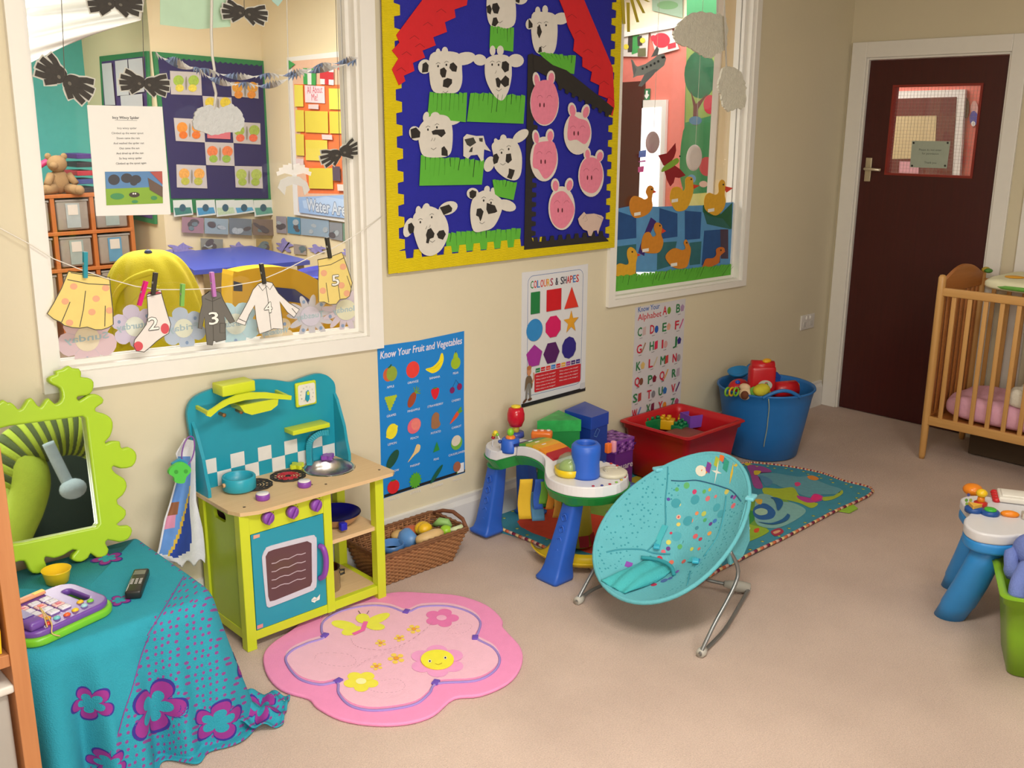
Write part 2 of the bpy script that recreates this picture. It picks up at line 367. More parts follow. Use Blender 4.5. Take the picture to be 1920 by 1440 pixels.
strip('border', teeth(bz0, bz1, .0805, .026, .05, 1), lambda a, c: (bx0+c, -.0187, a))
strip('border', teeth(bz0, bz1, .062, .026, .035, 1), lambda a, c: (bx1-c, -.0187, a))
strip('border', teeth(bx0+.04, bx0+.79, .073, .03, .05, 1), lambda a, c: (a, -.0192, bz0+c))
strip('border', [(bx0+.79, 0), (bx0+.79, .045), (bx1-.02, .045), (bx1-.02, 0)], lambda a, c: (a, -.0192, bz0+c))
_lv = [0]
def BA(extra=0): _lv[0] += 1; return Art((0, -.019, 0), off=.0045+extra+_lv[0]*.0002)
RED = mt('cf1c26', .6, bump=.2, bscale=40); GRN = mt('5aae35', .7); BKP = mt('26221f', .75)
for side, pts in (('left', [(790, 0), (741, 66), (747, 80), (733, 95), (745, 110), (733, 130), (746, 160), (758, 152), (755, 142), (775, 133), (772, 118), (795, 108), (790, 95), (815, 85), (810, 70), (836, 60), (832, 42), (852, 33), (850, 18), (873, 10), (880, -40), (945, -90), (945, -118), (880, -100)]),
                  ('right', [(1093, 0), (1147, 128), (1150, 200), (1146, 218), (1134, 199), (1138, 185), (1120, 178), (1122, 160), (1105, 152), (1108, 135), (1090, 125), (1090, 108), (1073, 95), (1075, 75), (1063, 50), (1055, 20), (1030, -40), (960, -90), (955, -118), (1040, -100)])):
    g = BA(); g.base(pts, RED, .002)
    tiles = [(775, 70), (800, 45), (825, 20), (760, 100), (785, 85), (750, 130)] if side == 'left' else [(1070, 30), (1085, 60), (1100, 95), (1115, 125), (1130, 155), (1140, 185)]
    for x, y in tiles: g.line([(x-9, y+3), (x, y-3), (x+9, y+4)], .002, mt('8e1018', .7))
    g.done('roof_strip', 'red scalloped paper roof strip on the %s slope of the farm display' % side, 'paper decoration', 'red roof strips')
g = BA()
def scal(a, b, n, d, nx, ny):
    out = []
    for i in range(n):
        for t, k in ((0, 0), (.1, 1), (.5, 1), (.6, 0)): f = (i+t)/n; out.append((a[0]+(b[0]-a[0])*f+nx*d*k, a[1]+(b[1]-a[1])*f+ny*d*k))
    return out
g.base([(988, 103), (997, 100), (1002, 122)]+scal((1000, 125), (994, 450), 18, 8, 1, 0)+scal((998, 454), (1136, 441), 9, 9, 0, -1)+[(1140, 452), (981, 468)], BKP, .0012)
g.base([(997, 102), (1016, 108), (1034, 122), (1060, 132), (1148, 202), (1143, 216)]+scal((1140, 215), (1040, 158), 8, 6, -.3, .9)+[(1040, 152), (998, 130)], BKP, .0012)
g.done('barn_outline', 'black paper barn outline around the pig heads', 'paper decoration')
LGR = mt('4c9a2c', .7); DGR = mt('1f3a1a', .8)
def grass(name, TL, TR, BR, BL, n, label, dep=.35, ya=None, grp='green paper grass tufts'):
    g = ya or BA(); T = [(TL[0]+(TR[0]-TL[0])*i/n, TL[1]+(TR[1]-TL[1])*i/n) for i in range(n+1)]; out = []
    B = [(BL[0]+(BR[0]-BL[0])*i/n, BL[1]+(BR[1]-BL[1])*i/n) for i in range(n+1)]
    for i in range(n):
        h0 = random.uniform(-.06, .04); h1 = random.uniform(-.06, .04); a, b, c, d = T[i], T[i+1], B[i], B[i+1]
        def L(p, q_, t): return (p[0]+(q_[0]-p[0])*t, p[1]+(q_[1]-p[1])*t)
        a2 = L(a, c, h0); b2 = L(b, d, h1); cut = random.uniform(.12, dep)
        out += [L(a2, b2, .08), L(a2, b2, .5+random.uniform(-.2, .2)), L(a2, b2, .9), L(L(a, c, cut), L(b, d, cut), .97)]
    g.base(out+[BR, BL], GRN, .0012)
    for i in range(1, n):
        f = random.uniform(.25, .7); g.line([T[i], (T[i][0]+(B[i][0]-T[i][0])*f+random.uniform(-2, 2), T[i][1]+(B[i][1]-T[i][1])*f)], random.uniform(.0008, .003), random.choice([LGR, LGR, DGR]))
    return g.done(name, label, 'paper decoration', grp)
COWM = mt('d5d0c6', .75, bump=.15, bscale=30)
def cow(face, horns, ears, pat, eyes, label, mouth=None, nos=None):
    g = BA()
    for e in ears: g.ell(*e[:4], COWM, e[4], n=18)
    for h in horns: g.ell(*h[:4], COWM, h[4] if len(h) > 4 else 0, n=12)
    g.k += .0008; g.sp(face, COWM)
    for p in pat: g.poly(p, BKP)
    for x, y in eyes: g.ell(x, y, 1.6, 2.4, BKP, n=8); g.line([(x-4, y-4), (x, y-7), (x+4, y-5)], .0015, BKP)
    for x, y in (nos or []): g.line([(x-1, y+3), (x+1, y), (x+1.5, y-3)], .0014, BKP)
    if mouth: x, y = mouth; g.line([(x-5, y-1), (x, y+2), (x+5, y-2)], .0015, BKP)
    g.done('cow_cutout', label, 'paper animal', 'paper cow heads')
def z3(pts, ox=700, oy=0, s=4.): return [(ox+x/s, oy+y/s) for x, y in pts]
def z3e(x, y, rx, ry, a=0, ox=700, oy=0, s=4.): return (ox+x/s, oy+y/s, rx/s, ry/s, a)
grass('grass_tuft', (917, 50), (962, 54), (960, 97), (916, 90), 7, 'green paper grass under the topmost cow head')
cow(z3([(850, -40), (940, -60), (1040, -20), (1062, 90), (1045, 190), (960, 218), (880, 200), (845, 120)]), [], [z3e(1095, -10, 55, 45)],
    [z3([(840, 50), (865, 35), (880, 70), (870, 110), (845, 95)]), z3([(885, 30), (920, 22), (940, 60), (925, 105), (895, 100), (880, 65)]), z3([(890, 135), (915, 130), (930, 170), (905, 200), (878, 190)]), z3([(1055, -15), (1090, 0), (1085, 25), (1060, 15)])], [], 'paper cow head at the very top of the farm display', z3([(940, 165)])[0])
cow(z3([(1180, 110), (1260, 90), (1350, 110), (1372, 200), (1365, 330), (1340, 400), (1290, 410), (1215, 395), (1180, 290)]), [z3e(1225, 85, 20, 35), z3e(1280, 75, 22, 35)], [z3e(1165, 180, 30, 42, 10), z3e(1400, 140, 62, 45, -10)],
    [z3([(1155, 140), (1185, 180), (1185, 205), (1155, 215)]), z3([(1220, 200), (1240, 195), (1255, 240), (1235, 290), (1218, 250)]), z3([(1235, 355), (1250, 350), (1255, 390), (1225, 395)])], z3([(1235, 195), (1285, 190)]), 'paper cow head with one black nose patch under the right roof slope', z3([(1265, 350)])[0])
grass('grass_tuft', (1005, 97), (1078, 106), (1074, 139), (1040, 132), 9, 'slanting green paper grass above the black barn roof')
grass('grass_tuft', (803, 172), (874, 176), (871, 229), (799, 222), 9, 'green paper grass under the cow head at the upper left')
cow(z3([(420, 410), (530, 385), (640, 410), (655, 520), (655, 620), (620, 690), (540, 698), (440, 685), (410, 560)]), [z3e(477, 395, 18, 32), z3e(528, 385, 24, 34)], [z3e(378, 500, 50, 55, 20), z3e(675, 440, 85, 48, -12)],
    [z3([(360, 480), (385, 465), (405, 490), (400, 540), (355, 545)]), z3([(565, 480), (590, 468), (620, 500), (612, 540), (580, 535), (560, 510)]), z3([(490, 520), (520, 505), (540, 530), (530, 580), (505, 582), (490, 555)]), z3([(515, 600), (545, 585), (580, 595), (580, 625), (550, 660), (510, 650)])], z3([(475, 497), (537, 487)]), 'paper cow head with a black nose trail at the upper left of the display', z3([(530, 690)])[0])
grass('grass_tuft', (879, 174), (983, 180), (979, 232), (873, 228), 12, 'wide green paper grass under the cow head with two level ears')
cow(z3([(840, 440), (920, 410), (1010, 430), (1028, 540), (1015, 640), (990, 710), (950, 755), (890, 710), (835, 600), (825, 500)]), [z3e(885, 380, 22, 38), z3e(943, 380, 26, 38)], [z3e(790, 450, 50, 42, 15), z3e(1060, 455, 60, 50, 0)],
    [z3([(955, 465), (985, 458), (1008, 480), (1005, 530), (975, 545), (950, 510)]), z3([(905, 590), (925, 580), (945, 605), (980, 565), (1008, 590), (1005, 640), (975, 655), (945, 625), (935, 660), (915, 650)])], z3([(880, 485), (928, 487)]), 'paper cow head with two level white ears beside the barn top', z3([(930, 675)])[0], z3([(905, 540)]))
grass('grass_tuft', (786, 293), (906, 300), (901, 346), (784, 348), 13, 'widest green paper grass in the left half of the display')
cow(z3([(330, 960), (420, 870), (540, 870), (580, 950), (582, 1080), (560, 1160), (490, 1180), (370, 1170), (335, 1090)]), [z3e(385, 875, 22, 38, 15), z3e(455, 870, 35, 30)], [z3e(305, 1000, 45, 55, -20), z3e(590, 890, 75, 45, -20)],
    [z3([(268, 970), (310, 955), (342, 990), (338, 1030), (275, 1040)]), z3([(425, 985), (455, 972), (520, 970), (532, 1000), (500, 1030), (470, 1010), (435, 1010)]), z3([(500, 1110), (520, 1095), (545, 1130), (548, 1172), (500, 1165)])], z3([(398, 972), (465, 955)]), 'paper cow head with a black band over one eye at the left edge', z3([(440, 1115)])[0], z3([(425, 1045), (445, 1045)]))
cow(z3([(880, 1080), (960, 1040), (1050, 1050), (1100, 1150), (1098, 1290), (1060, 1350), (980, 1335), (900, 1260), (888, 1160)]), [z3e(915, 1070, 18, 35, -20), z3e(965, 1040, 25, 32)], [z3e(860, 1230, 38, 60, 20), z3e(1095, 1020, 70, 38, -38)],
    [z3([(890, 1160), (915, 1150), (932, 1180), (920, 1220), (893, 1232), (885, 1200)]), z3([(985, 1155), (1020, 1150), (1028, 1200), (1000, 1225), (980, 1210)]), z3([(1005, 1262), (1050, 1275), (1040, 1310), (1025, 1345), (990, 1330), (1003, 1300)])], z3([(950, 1145), (1003, 1118)]), 'tilted paper cow head beside the black barn wall', z3([(960, 1230)])[0])
g = BA(); g.base(z3([(665, 1030), (690, 1005), (760, 1020), (815, 1018), (830, 1080), (870, 1135), (820, 1120), (815, 1200), (800, 1210), (770, 1160), (720, 1165), (700, 1190), (665, 1170)]), COWM, .001)
for p in ([(672, 1045), (740, 1030), (760, 1070), (715, 1100), (690, 1085)], [(780, 1035), (810, 1035), (808, 1065), (785, 1060)], [(720, 1110), (735, 1100), (730, 1140), (705, 1140)]): g.poly(z3(p), mt('3c3b36', .8))
g.done('cow_cutout', 'small printed whole cow cut from paper among the cow heads', 'paper animal')
grass('grass_tuft', (920, 336), (967, 342), (960, 375), (926, 367), 7, 'narrow green paper grass hanging below the tilted cow head', .5)
grass('grass_tuft', (836, 437), (977, 428), (973, 462), (836, 474), 15, 'long green paper grass along the bottom border', ya=Art((0, -.019, 0), off=.0002))
cow(z3([(740, 440), (830, 385), (920, 430), (960, 480), (940, 570), (890, 660), (820, 690), (740, 690), (715, 560)], 700, 260), [z3e(842, 380, 22, 28, 10, 700, 260), z3e(895, 400, 24, 36, -20, 700, 260)], [z3e(735, 410, 45, 42, 0, 700, 260), z3e(990, 500, 72, 42, 18, 700, 260)],
    [z3([(708, 400), (730, 383), (762, 395), (758, 430), (735, 450), (712, 440)], 700, 260), z3([(765, 525), (795, 520), (815, 545), (800, 600), (790, 620), (778, 585), (758, 575)], 700, 260), z3([(838, 480), (900, 500), (918, 545), (900, 555), (850, 565), (835, 530)], 700, 260)], z3([(815, 463), (870, 480)], 700, 260), 'paper cow head whose right ear droops over the long grass', z3([(803, 630)], 700, 260)[0])
cow(z3([(300, 560), (400, 505), (500, 550), (548, 640), (545, 740), (490, 840), (410, 878), (340, 840), (295, 720), (285, 630)], 700, 260), [z3e(328, 545, 22, 42, 0, 700, 260), z3e(385, 520, 28, 38, 15, 700, 260)], [z3e(255, 665, 36, 75, 18, 700, 260), z3e(550, 520, 75, 48, -22, 700, 260)],
    [z3([(250, 640), (275, 628), (296, 660), (290, 700), (262, 713), (248, 680)], 700, 260), z3([(485, 515), (555, 492), (580, 520), (575, 545), (515, 572), (500, 540)], 700, 260), z3([(395, 680), (420, 668), (447, 710), (440, 740), (412, 750), (402, 785), (383, 780), (388, 745), (382, 720)], 700, 260), z3([(480, 690), (515, 683), (532, 715), (510, 757), (475, 745), (463, 715)], 700, 260)], z3([(340, 625), (425, 588)], 700, 260), 'paper cow head in the bottom left corner of the display', z3([(430, 768)], 700, 260)[0], z3([(382, 665), (408, 655)], 700, 260))
PW = mt('d8cfc4', .75); PK = mt('df7f97', .75, var=.12, scale=60)
def pig(cx, cy, rx, ry, ears, pts, nose, label):
    g = BA()
    for e in ears: g.ell(*e[:4], PW, e[4], n=14)
    g.k += .0006; g.ell(cx, cy, rx, ry, PW, n=30)
    for e in ears: g.ell(e[0]+.5, e[1]+1.5, e[2]-2.5, e[3]-3, PK, e[4], n=12)
    g.sp(pts, PK)
    for d in (-9, 9): g.line([(cx+d-5, cy-9), (cx+d-3, cy-13), (cx+d+2, cy-14), (cx+d+5, cy-10)], .0014, mt('9c4858', .8)); g.ell(nose[0]+d*.42, nose[1], 1.4, 4.5, mt('5a1c28', .8), n=8)
    g.done('pig_cutout', label, 'paper animal', 'paper pig heads')
pig(1018, 193, 27, 43, [(1003, 150, 7, 15, -8), (1030, 146, 8, 14, 5)], [(1000, 160), (1018, 150), (1036, 158), (1044, 190), (1036, 222), (1018, 234), (998, 222), (992, 190)], (1013, 197), 'solid pink paper pig head at the top left of the barn')
pig(1080, 250, 26, 40, [(1070, 206, 8, 14, -8), (1095, 209, 8, 14, 12)], [(1068, 215), (1082, 222), (1098, 228), (1104, 250), (1094, 270), (1078, 262), (1062, 262), (1062, 235)], (1077, 250), 'pink and white paper pig head with a wide white chin')
pig(1017, 298, 26, 42, [(1002, 257, 7, 14, -8), (1028, 254, 8, 13, 5)], [(1002, 270), (1018, 265), (1036, 268), (1041, 300), (1032, 325), (1018, 335), (1006, 318), (996, 312), (997, 285)], (1015, 303), 'pink paper pig head below the solid pink one')
pig(1105, 330, 24, 39, [(1098, 288, 7, 12, -3), (1121, 292, 8, 12, 12)], [(1092, 300), (1108, 295), (1122, 305), (1127, 330), (1118, 355), (1104, 362), (1086, 350), (1084, 320)], (1102, 333), 'pink paper pig head at the right edge of the barn')
pig(1050, 390, 25, 41, [(1038, 347, 8, 13, -3), (1064, 346, 8, 13, 10)], [(1035, 365), (1052, 358), (1066, 372), (1074, 395), (1062, 420), (1048, 428), (1032, 415), (1028, 385)], (1047, 394), 'lowest pink paper pig head inside the barn outline')
g = BA(.002); g.base(z3([(1520, 600), (1535, 580), (1565, 548), (1580, 565), (1640, 560), (1695, 575), (1712, 590), (1680, 680), (1670, 715), (1660, 685), (1635, 690), (1620, 728), (1600, 727), (1590, 690), (1560, 680), (1530, 640)], 700, 260), mt('cdb3a6', .8), .001)
g.line(z3([(1555, 600), (1575, 570), (1590, 610), (1570, 620)], 700, 260), .001, BKP); g.line(z3([(1660, 575), (1700, 600), (1695, 640), (1670, 700)], 700, 260), .001, BKP)
g.done('pig_cutout', 'small printed whole pig at the bottom right of the barn', 'paper animal')

# ================================================================ posters
def poster(x0, x1, z0, z1, wob=0.): g = Art((x0, -.0005, z0), step=.00004); return g, x1-x0, z1-z0
BL = mt('1f82d2', .35, var=.04); WT = mt('e9e9ee', .5)
g, w_, h_ = poster(-3.268, -2.846, .238, .838)
g.base([(0, 0), (w_*.5, .004), (w_, .006), (w_-.004, h_*.5), (w_, h_), (w_*.45, h_-.006), (0, h_), (.003, h_*.4)], BL, .0012, px=False)
g.poly([(.012, .002), (w_, .008), (w_, .02), (.012, .014)], BLK, False); g.poly([(w_-.042, .012), (w_-.006, .012), (w_-.006, .052), (w_-.042, .052)], WT, False)
g.text('Know Your Fruit and Vegetables', .012, h_-.05, .028, mt('ddd6e6', .5), w_-.026, bold=.0008, sl=.12)
FC = {'APPLE': (0, 0), 'ORANGE': (1, 0), 'BANANA': (2, 0), 'PEAR': (3, 0), 'GRAPES': (0, 1), 'PINEAPPLE': (1, 1), 'STRAWBERRY': (2, 1), 'CHERRY': (3, 1), 'LEMON': (0, 2), 'PEACH': (1, 2), 'POTATO': (2, 2), 'CARROT': (3, 2),
      'MARROW': (0, 3), 'PARSNIP': (1, 3), 'PEAS': (2, 3), 'CAULIFLOWER': (3, 3), 'TOMATO': (0, 4), 'LETTUCE': (1, 4), 'CUCUMBER': (2, 4), 'ONION': (3, 4)}
def C_(h): return mt(h, .5, var=.12, scale=50)
for nme, (i, j) in FC.items():
    cx = .055+i*.107; cy = h_-.115-j*.112; S = .03
    def e(dx, dy, rx, ry, c, r=0): g.ell(cx+dx, cy+dy, rx, ry, C_(c), r, px=False, n=16)
    def pl(pts, c): g.sp([(cx+a, cy+b) for a, b in pts], C_(c), px=False)
    if nme == 'APPLE': e(-.008, 0, .025, .027, 'c4603a'); e(.008, .001, .025, .029, '8ca23a'); e(0, .03, .012, .003, '2c6a2a', 30); g.line([(cx, cy+.025), (cx+.004, cy+.038)], .002, BLK, False)
    elif nme == 'ORANGE': e(0, 0, .032, .033, 'e2403a')
    elif nme == 'BANANA': pl([(-.045, -.008), (-.01, -.004), (.02, .015), (.032, .04), (.042, .04), (.045, .012), (.025, -.02), (-.005, -.03), (-.025, -.024)], 'f0dc20'); g.line([(cx-.04, cy-.01), (cx, cy-.012), (cx+.035, cy+.01)], .001, C_('a89010'), False)
    elif nme == 'PEAR': e(0, -.008, .025, .025, '9cbc2a'); e(0, .014, .012, .022, '9cbc2a'); g.line([(cx, cy+.03), (cx+.002, cy+.042)], .002, BLK, False)
    elif nme == 'GRAPES':
        for a in range(5):
            for b in range(5-a): e(-.022+b*.011+a*.004, .022-a*.011, .0068, .0068, 'a9bf2e')
    elif nme == 'PINEAPPLE': e(-.008, -.006, .017, .032, 'a1482c', -30); [g.line([(cx+.01, cy+.018), (cx+.01+.024*math.cos(t), cy+.018+.026*math.sin(t))], .004, C_('6f9a30'), False) for t in (-.2, .3, .8, 1.3, 1.9)]
    elif nme == 'STRAWBERRY': pl([(-.02, .014), (0, .022), (.02, .014), (.014, -.012), (0, -.026), (-.014, -.012)], 'd81e33'); e(0, .02, .01, .003, '3a8a30')
    elif nme == 'CHERRY': e(-.02, -.004, .013, .013, '7c1c62'); e(.018, .004, .013, .014, '8c1a5a'); g.line([(cx-.018, cy+.008), (cx, cy+.035), (cx+.016, cy+.014)], .0015, BLK, False)
    elif nme == 'LEMON': e(0, 0, .026, .031, 'eadb2e', -25); e(.022, .014, .007, .006, 'eadb2e'); e(-.022, -.016, .006, .006, 'eadb2e')
    elif nme == 'PEACH': e(0, 0, .034, .03, 'e0677a', 30); e(.008, .004, .022, .024, 'e78078', 30)
    elif nme == 'POTATO': pl([(-.018, .02), (0, .034), (.018, .022), (.017, 0), (.024, -.022), (.004, -.034), (-.02, -.028), (-.022, -.004)], '9c6d4a')
    elif nme == 'CARROT': pl([(-.035, -.03), (-.012, 0), (.006, .016), (.014, .006), (.002, -.01)], 'e0502c'); e(.018, .02, .013, .006, '5f9c2e', 50); e(.02, .012, .013, .005, '5f9c2e', 10)
    elif nme == 'MARROW': e(0, 0, .02, .042, '1c4f3c', -40)
    elif nme == 'PARSNIP': pl([(-.036, -.03), (-.002, -.008), (.022, .004), (.028, .026), (.012, .034), (.002, .02), (-.006, .004)], 'e2c48a')
    elif nme == 'PEAS': g.poly([(cx-.016, cy-.018), (cx+.018, cy-.014), (cx+.004, cy+.024)], C_('2f8a3a'), False)
    elif nme == 'CAULIFLOWER': e(0, -.004, .03, .03, '6fae42', 20); e(-.003, .006, .025, .022, 'd9cfc0', 20)
    elif nme == 'TOMATO': e(0, 0, .029, .028, 'd3202c'); e(0, .026, .012, .003, '2f7a30')
    elif nme == 'LETTUCE': g.poly([(cx+(.028+.004*math.cos(14*t))*math.cos(t), cy+(.031+.004*math.cos(14*t))*math.sin(t)) for t in (2*math.pi*k/70 for k in range(70))], C_('55a62c'), False)
    elif nme == 'CUCUMBER': e(0, 0, .01, .046, '1d5a44', -45)
    elif nme == 'ONION': e(0, .006, .02, .022, 'a4644a'); g.line([(cx, cy-.014), (cx, cy-.026)], .004, C_('4f8f2f'), False)
    g.text(nme, cx, cy-.053, .009, WT, al='C')
g.done('fruit_poster', 'blue poster of named fruit and vegetables beside the toy kitchen', 'poster')
# colours and shapes
g, w_, h_ = poster(-2.53, -2.127, .459, 1.041)
PWH = mt('d9dade', .4, var=.02)
g.base([(0, 0), (w_, .004), (w_, h_), (w_*.5, h_-.003), (0, h_)], PWH, .0012, px=False)
def rrect(x0, y0, x1, y1, r=.02, n=5):
    out = []
    for cx, cy, a in ((x1-r, y1-r, 0), (x0+r, y1-r, 90), (x0+r, y0+r, 180), (x1-r, y0+r, 270)):
        for k in range(n+1): t = math.radians(a+90*k/n); out.append((cx+r*math.cos(t), cy+r*math.sin(t)))
    return out
rr = rrect(.035, .045, w_-.03, h_-.02, .03); g.line(rr+rr[:2], .002, mt('2f5fa5', .5), False)
x = .05
for ch, c in zip('COLOURS & SHAPES', ('2d7a3c', 'c8242c', '2f6fb4', 'c8242c', 'd66a2a', 'd9a52c', 'a83050', '0', '2b2b40', '0', '2b2b40', '2b2b40', 'c8242c', 'c03a2a', '2f6fb4', 'c8242c')):
    if ch != ' ': g.text(ch, x, h_-.073, .032, mt(c, .5), .0165 if ch != 'M' else .02, bold=.0008)
    x += .0195 if ch != ' ' else .012
def ngon(cx, cy, rx, ry, n, a0=90): return [(cx+rx*math.cos(math.radians(a0+360*k/n)), cy+ry*math.sin(math.radians(a0+360*k/n))) for k in range(n)]
SHD = mt('8f9096', .6)
cells = [(.075, .445), (.185, .445), (.3, .44), (.075, .33), (.185, .33), (.3, .335), (.075, .215), (.18, .215), (.29, .222)]
for k, (cx, cy) in enumerate(cells):
    if k == 0: P = [(cx-.024, cy-.045), (cx+.03, cy-.045), (cx+.03, cy+.048), (cx-.024, cy+.048)]; c = '1f7a42'
    elif k == 1: P = [(cx-.04, cy-.045), (cx+.05, cy-.045), (cx+.05, cy+.048), (cx-.04, cy+.048)]; c = 'c81826'
    elif k == 2: P = [(cx-.045, cy-.042), (cx+.045, cy-.042), (cx, cy+.052)]; c = 'd8382a'
    elif k == 3: P = ngon(cx, cy, .048, .048, 30); c = '2f86c8'
    elif k == 4: P = ngon(cx+.003, cy, .05, .05, 8, 22.5); c = 'cf1a62'
    elif k == 5: P = [(cx+(.05 if j % 2 == 0 else .02)*math.cos(math.radians(90+36*j)), cy+(.053 if j % 2 == 0 else .021)*math.sin(math.radians(90+36*j))) for j in range(10)]; c = 'e0a02c'
    elif k == 6: P = ngon(cx, cy, .05, .052, 5); c = 'a03098'
    elif k == 7: P = ngon(cx, cy, .05, .052, 6, 0); c = '511c60'
    else: P = ngon(cx, cy, .046, .05, 10, 18); c = '2c2480'
    g.poly([(a+.002, b-.002) for a, b in P], SHD, False); g.poly(P, mt(c, .45), False)
for k, c in enumerate(('1f7a42', 'c81826', 'd8382a', '2f7ac8', 'cf1a3a', 'e0a02c', 'a03098', '40206c', '2c2480')): a = .085+k*.0315; g.poly([(a, .142), (a+.026, .142), (a+.026, .16), (a, .16)], mt(c, .5), False); g.text(('green', 'red', 'orange', 'blue', 'pink', 'yellow', 'purple', 'indigo', 'violet')[k], a+.003, .148, .006, WT, .02)
g.poly(rrect(.078, .055, w_-.035, .138, .006), mt('c4202c', .5), False)
for k in range(9): g.text('What colour is the '+('rectangle?', 'star?', 'pentagon?', 'circle?', 'hexagon?', 'triangle?', 'square?', 'octagon?', 'decagon?')[k], .086 if k < 5 else .23, .122-.0145*(k % 5), .0058, WT, .12)
g.poly([(0, .001), (w_, .005), (w_, .022), (0, .018)], BLK, False); g.poly([(w_-.034, .018), (w_-.004, .018), (w_-.004, .046), (w_-.034, .046)], mt('c9c9cc', .5), False)
SKN = mt('c98a62', .7)
g.poly([(.022, .03), (.034, .03), (.04, .09), (.046, .03), (.058, .03), (.055, .11), (.03, .11)], mt('7d7a74', .7), False); g.sp([(.02, .07), (.024, .12), (.034, .135), (.055, .132), (.066, .1), (.06, .075), (.052, .1), (.035, .1)], mt('6d5a44', .7), False)
g.ell(.044, .155, .013, .02, SKN, 0, False); g.ell(.044, .17, .014, .01, mt('b0703c', .7), 0, False); g.ell(.02, .028, .014, .006, mt('5a3a24', .7), 30, False); g.ell(.05, .03, .013, .006, mt('5a3a24', .7), 5, False); g.line([(.062, .1), (.074, .12), (.072, .145)], .006, SKN, False)
g.done('shapes_poster', 'white poster of coloured shapes below the yellow board border', 'poster')
# alphabet
tl = W(1191, 575); tr = W(1285, 561); g, w_, h_ = poster(tl.x, tr.x, .245, (tl.z+tr.z)/2)
g.base([(0, 0), (w_, 0), (w_, h_), (0, h_)], mt('cfcdd2', .4, var=.02), .0012, px=False)
sx = w_/.37; sz = h_/.6
def pz(x, y): a, b = g.p(960+x/4.8, 480+y/4.8); return a, b
g.text('Know Your', *pz(1133, 508), .026, mt('2b62b0', .5), w_*.42, bold=.0005); g.text('Alphabet', *pz(1130, 583), .03, mt('c42c3a', .5), w_*.46, bold=.0005)
rows = [[('A', 1355, 530, '6f9a2c'), ('B', 1475, 510, 'a88bb0')], [('C', 1128, 725, 'c9b0b0'), ('D', 1240, 700, '1f58b0'), ('E', 1350, 680, 'd9a08a'), ('F', 1463, 660, 'c8508a')],
        [('G', 1118, 880, 'a08060'), ('H', 1235, 850, 'd02850'), ('I', 1343, 830, 'd0a0a0'), ('J', 1445, 805, '3a2f80')], [('K', 1113, 1032, 'd9b870'), ('L', 1225, 1005, 'cfc0a0'), ('M', 1330, 978, 'c04040'), ('N', 1440, 955, '9a9aa0')],
        [('Q', 1098, 1172, '7a4a3a'), ('P', 1218, 1150, '7a1c30'), ('Q', 1322, 1115, 'd9a050'), ('R', 1433, 1092, 'b0a0b0')], [('S', 1082, 1320, 'b04040'), ('T', 1208, 1285, '808088'), ('U', 1312, 1255, '2c6ab0'), ('V', 1425, 1228, '602a70')],
        [('W', 1072, 1460, '6a80c0'), ('X', 1198, 1410, '702040'), ('Y', 1308, 1385, 'd98a2c'), ('Z', 1418, 1355, 'b04a70')]]
for j, rw in enumerate(rows):
    for i, (ch, x, y, c) in enumerate(rw):
        a, b = pz(x, y); col = ('c4243c', '2a7a48')[(i+j) % 2] if j else ('c4243c', '2a7a48')[i]
        g.text(ch, a, b, .042, mt(col, .5), .036 if ch in 'MWGQ' else (.01 if ch == 'I' else .03), bold=.0012)
        dx = .048 if ch != 'I' else .03
        k = (i*3+j*5) % 4
        if k == 0: g.ell(a+dx, b+.016, .014, .018, mt(c, .5), 0, False)
        elif k == 1: g.poly([(a+dx-.012, b-.002), (a+dx+.012, b+.002), (a+dx+.012, b+.042), (a+dx-.01, b+.038)], mt(c, .5), False)
        elif k == 2: g.line([(a+dx-.012, b), (a+dx+.004, b+.024), (a+dx+.016, b+.045)], .008, mt(c, .5), False)
        else: g.poly(ngon(a+dx, b+.018, .017, .02, 5), mt(c, .5), False)
        g.line([(a+.014, b-.012), (a+.036, b-.0105)], .0025, mt('77777c', .5), False)
g.done('alphabet_poster', 'white alphabet poster with red and green letters above the red crate', 'poster')
# socket
s = W(1512, 603); m = MB(); m.box((s.x, -.005, s.z), (.146, .01, .086), mt('dcd8d2', .35), bev=.004)
for d in (-.036, .036):
    m.box((s.x+d, -.0105, s.z-.012), (.028, .003, .03), mt('c9c5c0', .4), bev=.001); m.box((s.x+d*.55, -.012, s.z+.026), (.012, .006, .018), mt('efece6', .3), bev=.001)
tag(m.build('wall_socket'), 'white double electric socket on the wall near the dark door', 'socket')
